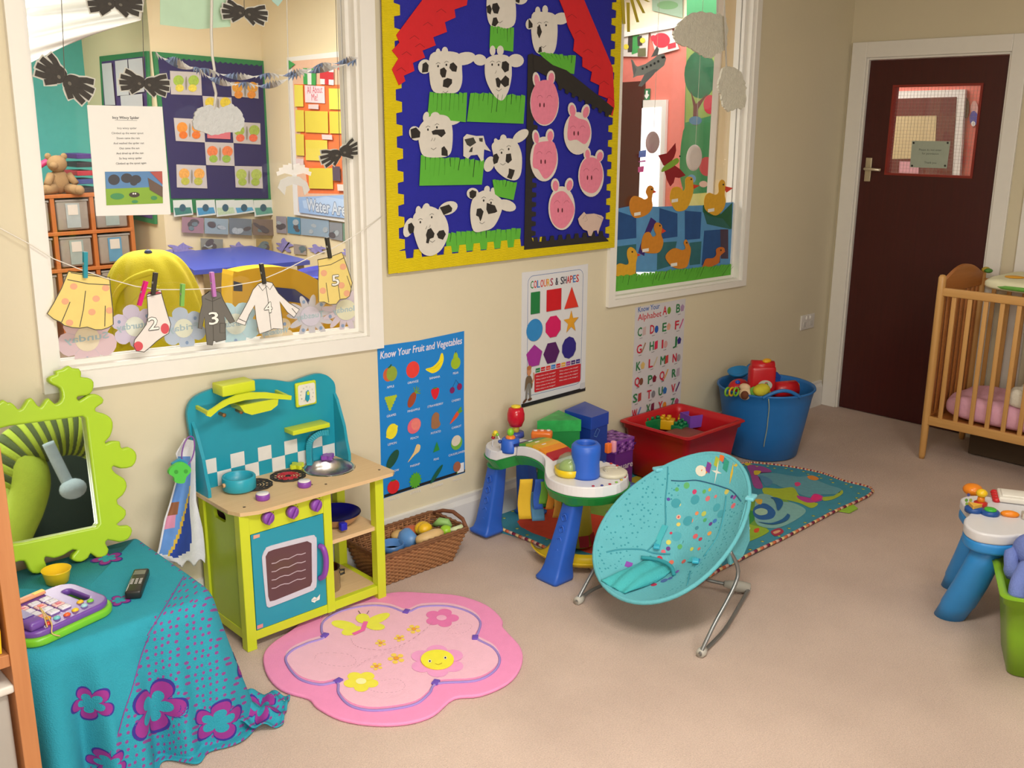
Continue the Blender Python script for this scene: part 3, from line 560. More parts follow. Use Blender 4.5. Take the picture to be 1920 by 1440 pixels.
# ================================================================ things hanging in and behind window_1
STR = mt('d6d2c8', .8); DSTR = mt('6f6a62', .8)
def strings(mb, pts, y, r=.0015, m=None): mb.tube([W(a, b, y) for a, b in pts], r, m or STR, n=5)
HP = mt('3b3733', .8, var=.3, scale=90); LAM = mt('c9c7bd', .25, var=.04)
SPY = -.006
def spider(c, ang, L, top, label, hw=.42, y=SPY):
    y += spider.k; spider.k += .004
    r = thing('handprint_spider', label, 'paper decoration', W(c[0], c[1], y), 'handprint spiders on strings')
    g = Art((0, y, 0)); cx, cy = c; ca, sa = math.cos(math.radians(ang)), math.sin(math.radians(ang))
    def T(a, b): return (cx+a*ca-b*sa, cy+a*sa+b*ca)
    for mm, ex in ((LAM, 1), (HP, 0)):
        for s_ in (-1, 1):
            P = [T(s_*L*a*(1+.05*ex), L*b*(1+.2*ex)) for a, b in ((0, -.13), (.14, -.24), (.38, -.28), (.56, -.17), (.58, .12), (.4, .3), (.16, .26), (0, .13))]
            g.base([tuple(q_)[:2] for q_ in sm([V((a, b, 0)) for a, b in P], 3)], mm, .0006)
            for k, (b0, b1, a0, a1) in enumerate(((-.2, -.4, .4, .84), (-.08, -.15, .44, 1.), (.05, .1, .44, 1.02), (.16, .34, .4, .92), (.2, .44, .2, .5))): g.line([T(s_*L*a0, L*b0), T(s_*L*(a0+a1)/2, L*(b0+b1)/2*(1.1 if k in (0, 3) else 1)), T(s_*L*(a1+.05*ex), L*b1)], (.0105+.006*ex)*L/38, mm)
            if not ex: g.ell(*T(s_*L*.2, .05*L), L*.07, L*.05, mt('6a655c', .8), ang+20)
    g.done('handprint', parent=r)
    m = MB(); strings(m, [top, (c[0], c[1]-L*.1)], y-.004, .0011, DSTR); m.build('string', r)
spider.k = 0
spider((215, 6), 5, 50, (213, -200), 'black handprint spider at the top of the left window')
spider((121, 148), 32, 58, (107, -200), 'black handprint spider tilting down beside the window frame')
spider((270, 156), 8, 46, (262, -200), 'grey handprint spider above the rhyme poster')
spider((458, 24), 10, 42, (455, -200), 'black handprint spider in front of the blank cream wall')
spider((637, 287), -22, 38, (624, -200), 'black handprint spider over the orange noticeboard')
CL = mt('c3c5c5', .85, var=.12, scale=60, bump=.8, bscale=120)
def cloud(pts, top, label, y=SPY, th=.006, mat=None, name='paper_cloud', str2=None, thick=.0045):
    c = pts[0]; xs = [p[0] for p in pts]; ys = [p[1] for p in pts]; cc = (sum(xs)/len(xs), sum(ys)/len(ys))
    r = thing(name, label, 'paper decoration', W(*cc, y)); g = Art((0, y, 0))
    P = [(q_.x+random.uniform(-1.6, 1.6), q_.y+random.uniform(-1.6, 1.6)) for q_ in sm([V((a, b, 0)) for a, b in pts], 5)]; g.base(P, mat or CL, th)
    g.done('cotton_cloud' if mat is None else 'card', parent=r)
    m = MB(); strings(m, top, y-.004, thick if th > .003 else .0012, mt('d8d5cc', .9)); m.build('string', r); return r
cloud([(362, 220), (370, 205), (390, 197), (410, 203), (432, 195), (448, 207), (456, 228), (448, 246), (425, 248), (405, 253), (385, 250), (362, 238)], [(400, -200), (396, 60), (398, 105), (402, 130), (400, 155), (405, 175), (401, 205)], 'pale grey cotton cloud hanging in the left window')
r = thing('tissue_jellyfish', 'white tissue paper jellyfish with splayed strips near the orange board', 'paper decoration', W(550, 340, SPY))
g = Art((0, SPY, 0))
for a in range(-4, 5): t = math.radians(a*19-90); g.line([(551, 325), (551+18*math.cos(t), 325+16*math.sin(t)), (551+33*math.cos(t), 326+24*math.sin(t)+6)], .013, sheer('eeece8', .85))
g.base([(520, 352), (525, 338), (540, 331), (560, 331), (575, 342), (580, 356), (570, 366), (566, 350), (550, 345), (536, 350), (533, 366)], sheer('d9d8d4', .8), .002); g.done('tissue_strips', parent=r)
m = MB(); strings(m, [(533, -200), (541, 150), (549, 318)], SPY-.003, .0015); m.build('string', r)
# twisted streamers
for k, (pts, lab) in enumerate((([(292, 104), (340, 122), (400, 138), (460, 143), (520, 143), (570, 132), (625, 120), (668, 108)], 'upper twisted white and blue paper streamer across the left window'), ([(320, 108), (360, 128), (400, 148), (450, 160), (500, 160), (550, 145), (600, 130), (668, 118)], 'lower twisted white and blue paper streamer across the left window'))):
    P = [W(a, b, (-.045, -.078)[k]) for a, b in pts]; P = sm(P, 8, False); m = MB(); n = len(P); vs = []
    for i, p in enumerate(P): t = i*.42+k*1.6; d = V((0, math.sin(t), math.cos(t)))*.012; vs += [p-d, p+d]
    for i in range(n-1): m.add([vs[2*i], vs[2*i+1], vs[2*i+3], vs[2*i+2]], [(0, 1, 3, 2)], mt('e2ddd6', .6) if math.cos(i*.42+k*1.6+.3)*math.sin(i*.42+k*1.6) >-.3 else mt('8fa2c6', .6), True)
    tag(m.build('paper_streamer', nofix=True), lab, 'streamer', 'twisted streamers')
# painted sheets on the glass top
for pts, c, lab in (([(300, -60), (430, -60), (432, 50), (370, 55), (300, 46)], 'b8d6ba', 'pale green painted paper at the top of the left window'), ([(505, -40), (535, -40), (530, 0), (521, 12), (510, 2)], 'aed2c8', 'pale green paper point at the top of the left window')):
    g = Art((0, .03, 0)); g.base(pts, mt(c, .8, var=.15, scale=12), .001); g.done('painted_paper', lab, 'artwork')
# rhyme poster
g = Art((0, .012, 0)); g.base([(163, 197), (304, 200), (320, 402), (180, 405)], mt('e6e4df', .45, var=.02), .001)
def tx(t, x, y, h, w=None, bold=0): a, b = g.p(x, y); g.text(t, a, b, h, mt('33333a', .6), w, 'C', ang=-.0, bold=bold)
tx('Incy Wincy Spider', 236, 223, .0075, bold=.0003); g.line([(215, 225), (257, 226)], .0008, BLK)
for k, t in enumerate(('Incy wincy spider', 'Climbed up the water spout', 'Down came the rain', 'And washed the spider out', 'Out came the sun', 'And dried up all the rain', 'So Incy wincy spider', 'Climbed up the spout again')): tx(t, 238+k*1.1, 242+k*9.4, .0058)
g.poly([(196, 322), (303, 321), (305, 381), (199, 385)], mt('84aa3c', .6)); g.poly([(196, 322), (303, 321), (304, 350), (198, 354)], mt('5c86b4', .6))
for x, y, a, b in ((213, 337, 11, 10), (237, 334, 11, 9), (254, 336, 10, 8), (250, 342, 7, 6)): g.ell(x, y, a, b, mt('4b4b50', .8))
for x, y, a, b in ((219, 368, 13, 6), (288, 371, 6, 4), (252, 378, 6, 3)): g.ell(x, y, a, b, mt('4f8f5f', .8))
g.ell(251, 365, 10, 5, mt('4c4440', .8)); g.ell(249, 363, 1.6, 1.6, WHT); g.ell(253, 363, 1.6, 1.6, WHT)
g.poly([(276, 333), (304, 350), (304, 370), (280, 356)], mt('6b5a50', .8)); g.poly([(280, 322), (303, 321), (304, 346)], mt('b05a54', .8))
g.done('rhyme_poster', 'white printed spider rhyme sheet with a small picture taped to the left window', 'poster')
# weekday flowers stuck to the pane
def flower(cx, cy, R, n, col, cen, day, pet, label, fw, fy=0):
    g = Art((0, .049, 0), off=flower.k); flower.k += .0016
    pts = []; N = n*8
    for i in range(N):
        t = 2*math.pi*i/N; f = abs(math.cos(n*t/2)); rr = R*((.72+.3*f**.6) if pet == 0 else (.5+.5*f**1.2)); pts.append((cx+rr*math.cos(t+.3), cy+rr*.93*math.sin(t+.3)))
    g.base(pts, mt(col, .5, var=.06, scale=15, alpha=.86), .0005)
    for k in range(n): t = 2*math.pi*(k+.5)/n+.3; g.line([(cx+R*.3*math.cos(t), cy+R*.3*math.sin(t)), (cx+R*.68*math.cos(t), cy+R*.63*math.sin(t))], .0012, mt('b5aebb', .6))
    for k in range(n): t = 2*math.pi*k/n+.3; g.ell(cx+R*.7*math.cos(t), cy+R*.66*math.sin(t), 3, 3.4, mt('7f94b4', .7), n=10) if k % 2 else None
    g.ell(cx, cy, R*.42, R*.42, mt(cen, .6)); a, b = g.p(cx, cy+4+fy); g.text(day, a, b, .02, mt('9fb4bc', .6), fw, 'C', flip=True, bold=.0008)
    g.done('weekday_flower', label, 'paper flower', 'weekday flowers on the glass')
flower.k = 0
flower(163, 635, 56, 5, 'd9bfc8', 'd9cdb4', 'Sunday', 0, 'large pale pink paper flower under the first yellow skirt', .13)
flower(252, 612, 44, 6, 'cfc6dc', 'd8dccf', 'Saturday', 0, 'lilac paper flower behind the numbered sock', .11)
flower(343, 615, 42, 6, 'b9c6d8', 'd6d8c4', 'Friday', 0, 'blue grey paper flower between sock and grey coat', .1)
flower(440, 607, 47, 5, 'b3d0d8', 'cfd4c6', 'Thursday', 0, 'pale blue paper flower behind the white shirt sleeve', .1)
flower(514, 622, 34, 6, 'dcc8a4', 'd8cbb0', 'Wednesday', 0, 'cream paper flower below the white shirt', .1)
flower(579, 592, 44, 11, 'c6c4cc', 'c4bfcf', 'Tuesday', 1, 'grey daisy paper flower right of the white shirt', .11)
flower(645, 580, 46, 13, 'cfc3cf', 'd2d0b6', 'Monday', 1, 'pink grey daisy paper flower under the second yellow skirt', .11)
# washing line
LY = -.03
line = [(-60, 395), (0, 428), (60, 460), (100, 485), (150, 505), (200, 522), (255, 537), (300, 543), (345, 543), (400, 541), (440, 535), (485, 527), (530, 508), (580, 483), (625, 465), (655, 448), (690, 425), (716, 405)]
m = MB(); m.tube([W(a, b, LY if 40 < a < 700 else -.022) for a, b in line], .0016, mt('e3ded4', .7), n=6); tag(m.build('washing_line'), 'thin white string line pegged with numbered paper clothes', 'string')
def peg(a, b, c, label, w=.011):
    P0 = W(*a, LY-.006); P1 = W(*b, LY-.006); m = MB(); d = (P1-P0); r = thing('clothes_peg', label, 'clothes peg', P1, 'pegs on the washing line')
    M_ = mt(c, .4, var=.1)
    for yo, s_ in ((-.004, 1), (.006, -1)): m = MB(); m.bar(P0+V((0, yo-.003, 0)), P1+V((0, yo*.6, 0)), w, .004, M_, up=(0, 1, 0)); m.build('jaw', r)
    m = MB(); c_ = P0+d*.45; m.tube([c_+V((-w*.6, -.002, 0)), c_+V((w*.6, -.002, 0))], .004, mt('b8b8b8', .3, .9)); m.build('spring', r)
peg((159, 472), (160, 521), '2c93a5', 'turquoise clothes peg holding the first yellow skirt')
peg((273, 527), (261, 573), 'd8187a', 'bright pink clothes peg holding the lilac flower')
peg((291, 511), (287, 553), '3a3733', 'black clothes peg holding the numbered sock')
peg((342, 532), (341, 574), '7cb85a', 'light green clothes peg on the line above the blue grey flower')
peg((396, 510), (402, 556), 'c07ac0', 'lilac clothes peg holding the grey coat')
peg((489, 494), (496, 532), '3b3935', 'black clothes peg holding the white shirt')
peg((612, 445), (619, 484), '3a3834', 'black clothes peg at the right end holding the second skirt')
OUT = mt('4a4640', .7)
def garment(name, pts, col, label, lines=(), num=None, npos=None, nh=.03, extras=(), ncol='efeee8', ol=True):
    g = Art((0, LY+.004, 0)); g.base(pts, mt(col, .7, var=.05) if isinstance(col, str) else col, .0008)
    for ex in extras: g.ell(*ex[:4], ex[4])
    for f in lines: g.line(f, .0022, OUT)
    if ol: g.line(pts+pts[:2], .0024, OUT)
    if num:
        a, b = g.p(*npos); g.text(num, a, b, nh, OUT, nh*.8, 'C', bold=.0028); g.text(num, a, b, nh, mt(ncol, .6), nh*.8, 'C', bold=.0009)
    g.done(name, label, 'paper clothing', 'numbered paper clothes')
PEA = mt('e3a884', .8)
SK = mt('e6cf7c', .7, var=.06)
garment('paper_skirt', [(128, 508), (150, 511), (178, 514), (205, 520), (207, 545), (211, 580), (212, 608), (203, 614), (190, 618), (178, 618), (163, 613), (150, 615), (135, 614), (120, 610), (113, 604), (100, 598), (88, 588), (100, 568), (115, 540)], SK, 'yellow paper skirt at the left end of the washing line',
        [[(126, 524), (165, 532), (205, 534)], [(131, 566), (122, 588), (115, 604)], [(160, 545), (156, 580), (149, 613)], [(197, 573), (196, 612)], [(132, 511), (165, 516), (200, 520)]], extras=[(x, y, 7, 6, PEA) for x, y in ((138, 537), (198, 540), (180, 560), (122, 565), (205, 582), (172, 585), (130, 605))])
garment('paper_sock', [(275, 552), (290, 548), (301, 543), (303, 552), (308, 570), (314, 590), (320, 608), (316, 625), (304, 632), (293, 640), (280, 652), (270, 660), (255, 658), (250, 648), (252, 637), (264, 622), (274, 608), (277, 590), (276, 568)], 'e4ddd8', 'white paper sock with red heel and toe and the number 2', [[(275, 556), (303, 550)]], '2', (288, 618), .038,
        extras=[(259, 649, 9, 9, mt('d2525c', .7)), (309, 616, 8, 10, mt('d2525c', .7)), (289, 549, 13, 3, mt('b04a58', .7))])
garment('paper_coat', [(384, 552), (392, 546), (403, 545), (413, 549), (418, 562), (428, 580), (440, 603), (431, 606), (420, 592), (422, 610), (423, 637), (405, 641), (400, 638), (398, 647), (388, 646), (385, 620), (383, 594), (378, 617), (371, 615), (374, 590), (379, 570), (378, 556)], '6c6964', 'grey paper duffel coat with the number 3', [[(398, 560), (400, 640)], [(384, 560), (398, 565), (414, 558)], [(412, 606), (423, 606), (422, 624), (412, 624), (412, 606)]], '3', (401, 608), .04)
garment('paper_shirt', [(484, 532), (496, 527), (510, 530), (522, 550), (542, 568), (561, 580), (551, 595), (538, 585), (524, 565), (528, 590), (531, 617), (512, 616), (505, 620), (486, 626), (480, 600), (477, 572), (467, 590), (459, 610), (442, 604), (452, 588), (466, 562), (474, 543)], 'e6e2de', 'white paper long sleeved shirt with the number 4', [[(497, 530), (502, 560), (508, 617)], [(484, 534), (492, 545), (500, 536), (506, 543), (512, 533)], [(446, 597), (462, 604)], [(547, 578), (556, 589)]], '4', (503, 586), .034)
garment('paper_skirt', [(595, 487), (615, 483), (640, 473), (644, 482), (652, 505), (660, 530), (655, 555), (648, 560), (637, 561), (630, 570), (618, 571), (607, 566), (597, 566), (596, 530), (597, 505)], SK, 'yellow paper skirt with the number 5 at the right end of the line', [[(596, 500), (620, 496), (645, 483)], [(611, 530), (616, 567)], [(632, 522), (637, 560)], [(650, 517), (658, 540)]], '5', (629, 535), .036,
        extras=[(x, y, 6, 6, PEA) for x, y in ((607, 512), (643, 500), (605, 545), (640, 535), (650, 550))])
# ================================================================ window_2 decorations
WY = .046
DY = mt('dba52a', .7, var=.15, scale=50); DO = mt('cf8526', .7, var=.15, scale=50); RB = mt('d33a26', .6)
def duck(pts, beak, eye, m, label, tagp=None, k=0):
    g = Art((0, WY, 0), off=.002+duck.k); duck.k += .0004; g.poly(beak, RB); g.base([tuple(q_)[:2] for q_ in sm([V((a, b, 0)) for a, b in pts], 4)], m, .0012)
    g.ell(*eye, 1.6, 1.8, BLK, n=8)
    if tagp: x, y = tagp; g.poly([(x-6, y-3), (x+6, y-5), (x+6, y+1), (x-6, y+3)], WHT)
    g.done('paper_duck', label, 'paper duck', 'paper ducks on the right window')
duck.k = 0
def y8(pts): return [(1100+x/4, 260+y/4) for x, y in pts]
# painted pond sheet
g = Art((0, WY, 0)); g.base(y8([(190, 1000), (205, 530), (330, 505), (540, 510), (870, 500), (1040, 480), (1130, 475), (1140, 620), (1110, 950), (1080, 1000)]), mt('5795c8', .7, var=.2, scale=14, alpha=.93), .0006)
DB = mt('24508c', .7, var=.25, scale=16, alpha=.93); DT = mt('2f6a72', .7, var=.25, scale=16, alpha=.93)
for P, mm in (([(235, 545), (370, 590), (372, 745), (225, 760)], DB), ([(545, 520), (680, 560), (680, 735), (540, 755)], DB), ([(735, 540), (860, 550), (850, 750), (735, 760)], DB), ([(880, 690), (1010, 680), (1000, 930), (860, 950)], DB),
              ([(215, 810), (370, 790), (370, 900), (350, 1000), (200, 990)], DT), ([(530, 780), (675, 770), (640, 950), (525, 985)], DT), ([(770, 780), (860, 770), (850, 940), (770, 950)], DT), ([(870, 540), (1000, 560), (1060, 600), (1080, 680), (900, 640)], mt('28615a', .7)), ([(1000, 680), (1060, 680), (1060, 900), (1005, 900)], mt('47384a', .8))): g.poly(y8(P), mm)
g.line(y8([(1130, 490), (1128, 700), (1108, 940)]), .012, mt('1c5ca8', .7))
g.done('painted_pond', 'blue painted paper pond with dark panels on the right window', 'artwork')
g = Art((0, WY, 0), off=.0012); g.base(y8([(480, 590), (520, 620), (470, 720), (440, 800), (430, 880), (385, 855), (400, 800), (440, 690)]), mt('3a2470', .7), .0006); g.done('purple_fish', 'dark purple paper shape behind the middle duck', 'paper decoration')
g = Art((0, WY, 0), off=.0012); g.base(y8([(870, 500), (920, 470), (960, 560), (1000, 570), (1090, 480), (1085, 680), (1020, 600), (920, 580), (870, 550)]), mt('1e5a38', .7), .0006); g.done('green_fish', 'dark green paper fish behind the far right duck', 'paper decoration')
duck(y8([(320, 470), (350, 430), (400, 440), (430, 455), (455, 440), (440, 400), (455, 360), (480, 352), (500, 375), (490, 420), (485, 460), (490, 510), (460, 560), (400, 590), (350, 590), (322, 540)]), y8([(492, 380), (522, 400), (490, 412)]), (1221, 355), DO, 'orange paper duck at the upper left of the window', (1194, 402))
duck(y8([(620, 430), (635, 375), (670, 360), (700, 370), (720, 390), (735, 370), (735, 310), (755, 285), (790, 295), (795, 350), (795, 400), (770, 480), (740, 530), (690, 545), (655, 530), (625, 470)]), y8([(785, 340), (845, 352), (800, 378)]), (1295, 336), DY, 'yellow paper duck at the top centre under the red butterfly', (1264, 377))
duck(y8([(875, 480), (885, 430), (915, 405), (960, 420), (985, 400), (985, 340), (1005, 308), (1030, 320), (1035, 360), (1030, 420), (1038, 470), (1020, 530), (970, 575), (920, 560), (885, 530)]), y8([(1030, 355), (1095, 370), (1045, 405), (1033, 385)]), (1355, 346), DY, 'yellow paper duck at the far right of the upper row', (1332, 395))
duck(y8([(405, 830), (410, 760), (430, 710), (465, 700), (490, 735), (515, 720), (500, 680), (505, 640), (530, 628), (560, 655), (555, 720), (570, 770), (555, 830), (520, 858), (440, 855)]), y8([(555, 665), (592, 693), (560, 710)]), (1236, 423), DO, 'orange paper duck in the middle over the purple shape', (1209, 470))
duck(y8([(190, 1015), (200, 970), (240, 935), (290, 945), (310, 930), (298, 880), (300, 835), (325, 812), (360, 835), (375, 880), (365, 930), (362, 990), (345, 1025), (250, 1035)]), y8([(362, 855), (402, 870), (368, 888)]), (1184, 472), DY, 'yellow paper duck in the bottom left corner', None)
duck(y8([(585, 890), (615, 840), (660, 820), (710, 835), (735, 820), (722, 780), (740, 755), (760, 790), (775, 830), (765, 900), (745, 960), (690, 975), (630, 955)]), y8([(758, 800), (775, 815), (762, 835)]), (1286, 455), DO, 'orange paper duck with a pointed tail in the grass', (1262, 497))
duck(y8([(845, 1010), (870, 940), (890, 900), (940, 895), (965, 870), (965, 830), (995, 812), (1025, 820), (1025, 850), (995, 880), (985, 930), (930, 960), (900, 990), (860, 1005)]), y8([(1015, 830), (1035, 845), (1015, 860)]), (1350, 469), mt('c46a24', .7), 'thin dark orange paper duck by the right side of the pond', None)
grass('grass_tuft', *y8([(182, 1035), (1165, 930), (1070, 1050), (178, 1195)]), 46, 'long green paper grass strip along the bottom of the right window', .3, Art((0, WY, 0), off=.007), 'green paper grass on glass')
# butterfly, plane, clouds
def y4(pts): return [(1100+x/4, y/4) for x, y in pts]
g = Art((0, -.01, 0)); RW = mt('8c1a22', .7, var=.1)
g.base(y4([(665, 1072), (670, 1130), (655, 1180), (630, 1215), (600, 1250), (575, 1240), (550, 1190), (535, 1165), (600, 1150), (635, 1110)]), RW, .001); g.base(y4([(580, 1280), (650, 1235), (700, 1270), (740, 1315), (690, 1335), (660, 1330), (650, 1370), (625, 1398), (600, 1350)]), RW, .001)
g.sp(y4([(560, 1290), (570, 1255), (620, 1215), (670, 1185), (690, 1200), (680, 1225), (620, 1265)]), mt('7fa83a', .7)); g.ell(1274, 293, 1.5, 1.5, BLK)
g.done('paper_butterfly', 'dark red paper butterfly with a green body in the right window', 'paper decoration')
g = Art((0, -.01, 0)); GP = mt('7d868a', .6)
g.base(y4([(330, 445), (345, 450), (365, 490), (380, 500), (440, 480), (500, 440), (540, 410), (580, 405), (595, 440), (580, 490), (520, 540), (440, 560), (375, 570), (345, 585), (360, 545)]), mt('98a09e', .6), .001)
g.base(y4([(480, 430), (525, 345), (540, 370), (530, 415)]), GP, .0006); g.base(y4([(385, 645), (430, 560), (500, 520), (530, 520), (490, 570), (430, 630), (410, 650)]), GP, .0006); g.base(y4([(330, 445), (370, 520), (350, 580), (338, 500)]), GP, .0004)
for x, y in ((416, 515), (447, 503), (477, 490), (505, 476), (533, 460)): g.ell(1100+x/4, y/4, 2, 2.4, mt('3c4448', .6), n=8)
g.poly(y4([(555, 425), (580, 420), (585, 435), (560, 440)]), BLK)
g.done('paper_aeroplane', 'grey paper aeroplane hanging at the top left of the right window', 'paper decoration')
CL2 = mt('e0decf', .9, var=.15, scale=50, bump=1., bscale=110)
cloud(y4([(645, 270), (655, 210), (700, 160), (770, 110), (850, 90), (930, 100), (1000, 110), (1040, 160), (1045, 280), (1030, 370), (960, 410), (900, 440), (830, 400), (760, 360), (680, 330)]), [(1347, -200), (1345, 24)], 'large grey cotton cloud at the top of the right window', -.01, .01, CL2, 'cotton_cloud')
cloud(y4([(975, 630), (1030, 500), (1130, 530), (1165, 600), (1185, 680), (1170, 800), (1100, 820), (1050, 835), (1010, 780), (990, 690)]), [(1352, -200), (1362, 126)], 'smaller grey cotton cloud near the right window frame', -.04, .01, CL2, 'cotton_cloud')
for c, r_, mm, lab, tp in (((1225, 267), 14, mt('b99fa4', .6), 'pinkish paper plate hanging in front of the white door', (1225, -200)), ((1303, 296), 16, mt('d6c9c2', .5), 'white paper plate hanging in front of the green mural', (1306, -200))):
    t = thing('paper_plate', lab, 'paper plate', W(*c, .1)); P0 = W(*c, .12); R_ = (W(c[0]+r_, c[1], .12)-P0).length*.9; m = MB()
    m.lathe([(0.0001, .004), (R_*.7, .004), (R_*.8, 0), (R_, -.006), (R_, -.004), (R_*.8, .0055), (R_*.7, .0055), (.0001, .0055)], P0, mm, 24, rot('X', 90)); m.build('plate', t); m = MB(); m.tube([P0+V((0, 0, R_)), P0+V((0, 0, 1.2))], .001, STR, 5); m.build('string', t)
g = Art((0, -.019, 0), off=.006)
for a, b in (((1165, 0), (1168, 45)), ((1175, 5), (1176, 60)), ((1180, -5), (1193, 42)), ((1188, -8), (1204, 25)), ((1195, -5), (1213, 4))): g.base([(a[0]-3, a[1]), (a[0]+3, a[1]), (b[0]+2.5, b[1]), (b[0]-2.5, b[1])], mt('b7a630', .7), .001)
g.done('sun_rays', 'yellow paper sun rays beside the top right corner of the board', 'paper decoration')
# ================================================================ toy kitchen
def curved(outs, ext, bev, fr, mat, mb=None, res=3):
    """outlines (outer + holes) as a filled, puffed plate; fr maps local x,y,z to the world"""
    cu = bpy.data.curves.new('c', 'CURVE'); cu.dimensions = '2D'; cu.fill_mode = 'BOTH'; cu.extrude = max(ext-bev, .0001); cu.bevel_depth = bev; cu.bevel_resolution = res
    for o in outs:
        sp = cu.splines.new('POLY'); sp.points.add(len(o)-1); sp.use_cyclic_u = True
        for p, q_ in zip(sp.points, o): p.co = (q_[0], q_[1], 0, 1)
    ob = bpy.data.objects.new('c', cu); me = bpy.data.meshes.new_from_object(ob)
    mb = mb or MB(); mb.add([fr(v.co) for v in me.vertices], [tuple(p.vertices) for p in me.polygons], mat, True)
    bpy.data.objects.remove(ob); bpy.data.curves.remove(cu); bpy.data.meshes.remove(me); return mb
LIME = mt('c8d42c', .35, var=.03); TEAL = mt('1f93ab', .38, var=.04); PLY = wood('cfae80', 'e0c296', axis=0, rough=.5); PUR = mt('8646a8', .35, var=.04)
STEEL = mt('b8b8b4', .22, 1.0, var=.05)
kit = thing('toy_kitchen', 'lime green and teal wooden toy kitchen with purple knobs against the wall', 'toy kitchen', (-3.745, -.17, 0))
kx0, kx1, ky0, ky1, kz = -4.018, -3.474, -.303, -.03, .463
def kb(name, x0, x1, y0, y1, z0, z1, m_, bev=.002, lab=None, par=None):
    m = MB(); m.box(((x0+x1)/2, (y0+y1)/2, (z0+z1)/2), (x1-x0, y1-y0, z1-z0), m_); return m.build(name, par or kit, bev=bev, label=lab)
for x0 in (kx0, -3.716, kx1-.034): kb('leg', x0, x0+(.034 if x0 != -3.716 else .03), ky0, ky0+.034, 0 if x0 != -3.716 else .03, kz, LIME)
for x0 in (kx0, kx1-.034): kb('leg', x0, x0+.034, ky1-.034, ky1, 0, kz, LIME)
kb('rail', kx0+.034, kx1-.034, ky0+.004, ky0+.026, .03, .062, LIME); kb('rail', kx0+.034, kx1-.034, ky1-.03, ky1-.008, .03, .062, LIME)
kb('rail', kx1-.028, kx1-.008, ky0+.034, ky1-.034, .03, .062, LIME); kb('rail', kx0+.006, kx0+.026, ky0+.034, ky1-.034, .03, .062, LIME)
# left side with a hand hole
def fs(c): return V((kx0+.014+c.z, ky0+.034+c.x, .062+c.y))
hl = [(a, b) for a, b in rrect(.07, .345, .15, .378, .014)]
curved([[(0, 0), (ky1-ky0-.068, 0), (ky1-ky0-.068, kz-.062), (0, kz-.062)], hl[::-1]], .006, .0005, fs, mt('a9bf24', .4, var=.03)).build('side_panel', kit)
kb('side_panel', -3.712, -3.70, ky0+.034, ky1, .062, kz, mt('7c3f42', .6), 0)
kb('oven_back', kx0+.03, -3.716, ky1-.012, ky1-.004, .062, kz, mt('6f4a44', .7), 0)
kb('base_board', kx0+.02, kx1-.03, ky0+.026, ky1-.02, .05, .062, PLY, 0)
kb('shelf', -3.70, kx1-.012, ky0+.012, ky1-.01, .268, .282, PLY, 0)
kb('control_panel', kx0+.034, -3.716, ky0+.003, ky0+.015, .393, kz, LIME, 0)
for x, y in ((500, 970), (546, 959), (590, 946)):
    c = W(x, y, ky0); m = MB(); m.lathe([(.0001, 0), (.02, 0), (.02, .016), (.017, .02), (.0001, .02)], (c.x, ky0+.002, c.z), PUR, 24, rot('X', 90)); kn = m.build('knob', kit); m = MB(); m.box((c.x, ky0-.024, c.z), (.008, .008, .036), PUR, R=rot('Y', 30), bev=.002); m.build('pointer', kn)
    m = MB()
    for k in range(5): t = math.radians(20+k*22); m.ball((c.x+.027*math.cos(t), ky0+.002, c.z+.027*math.sin(t)), .0017, BLK, 6)
    m.build('dial_mark', kit)
# oven door
dr = kb('oven_door', -3.981, -3.718, ky0+.002, ky0+.016, .064, .391, TEAL, .0015)
g = Art((0, ky0+.0015, 0), off=.0002)
fo = sm([V((a, b, 0)) for a, b in ((492, 1040), (497, 1030), (507, 1023), (580, 1004), (590, 1006), (593, 1016), (593, 1090), (589, 1103), (580, 1109), (511, 1136), (502, 1137), (498, 1128), (491, 1055))], 3)
g.base([tuple(p)[:2] for p in fo], mt('c9c9d6', .4), .003); g.base([(497, 1043), (502, 1034), (512, 1030), (575, 1014), (583, 1018), (584, 1090), (581, 1098), (514, 1125), (505, 1127), (502, 1118)], mt('5c3f42', .15, var=.1, scale=12), .0004)
for k in range(4): g.line([(508+t*8, 1056+k*15.5-t*2.6+1.5*math.sin(t*1.9)) for t in range(9)], .003, mt('b9aab4', .5))
g.k = .0003; g.poly([(475, 1004), (487, 1001), (487, 1007), (475, 1011)], mt('d9a088', .6)); g.poly([(482, 1173), (493, 1169), (493, 1176), (482, 1180)], mt('d98a88', .6))
g.poly([(584, 1124), (589, 1119), (594, 1121), (600, 1114), (599, 1124), (592, 1127), (590, 1130), (584, 1128)], WHT); a, b = g.p(585, 1127); g.text('toy', a, b, .006, mt('2f7f96', .5), .02)
g.done('oven_window', parent=dr)
m = MB(); hp = [V(W(a, b, ky0-dy)) for a, b, dy in ((600, 1024, .004), (606, 1028, .02), (611, 1045, .026), (611, 1066, .026), (607, 1080, .02), (600, 1084, .004))]; m.tube(sm(hp, 4, False), .0095, PUR, 10); m.build('door_handle', dr)
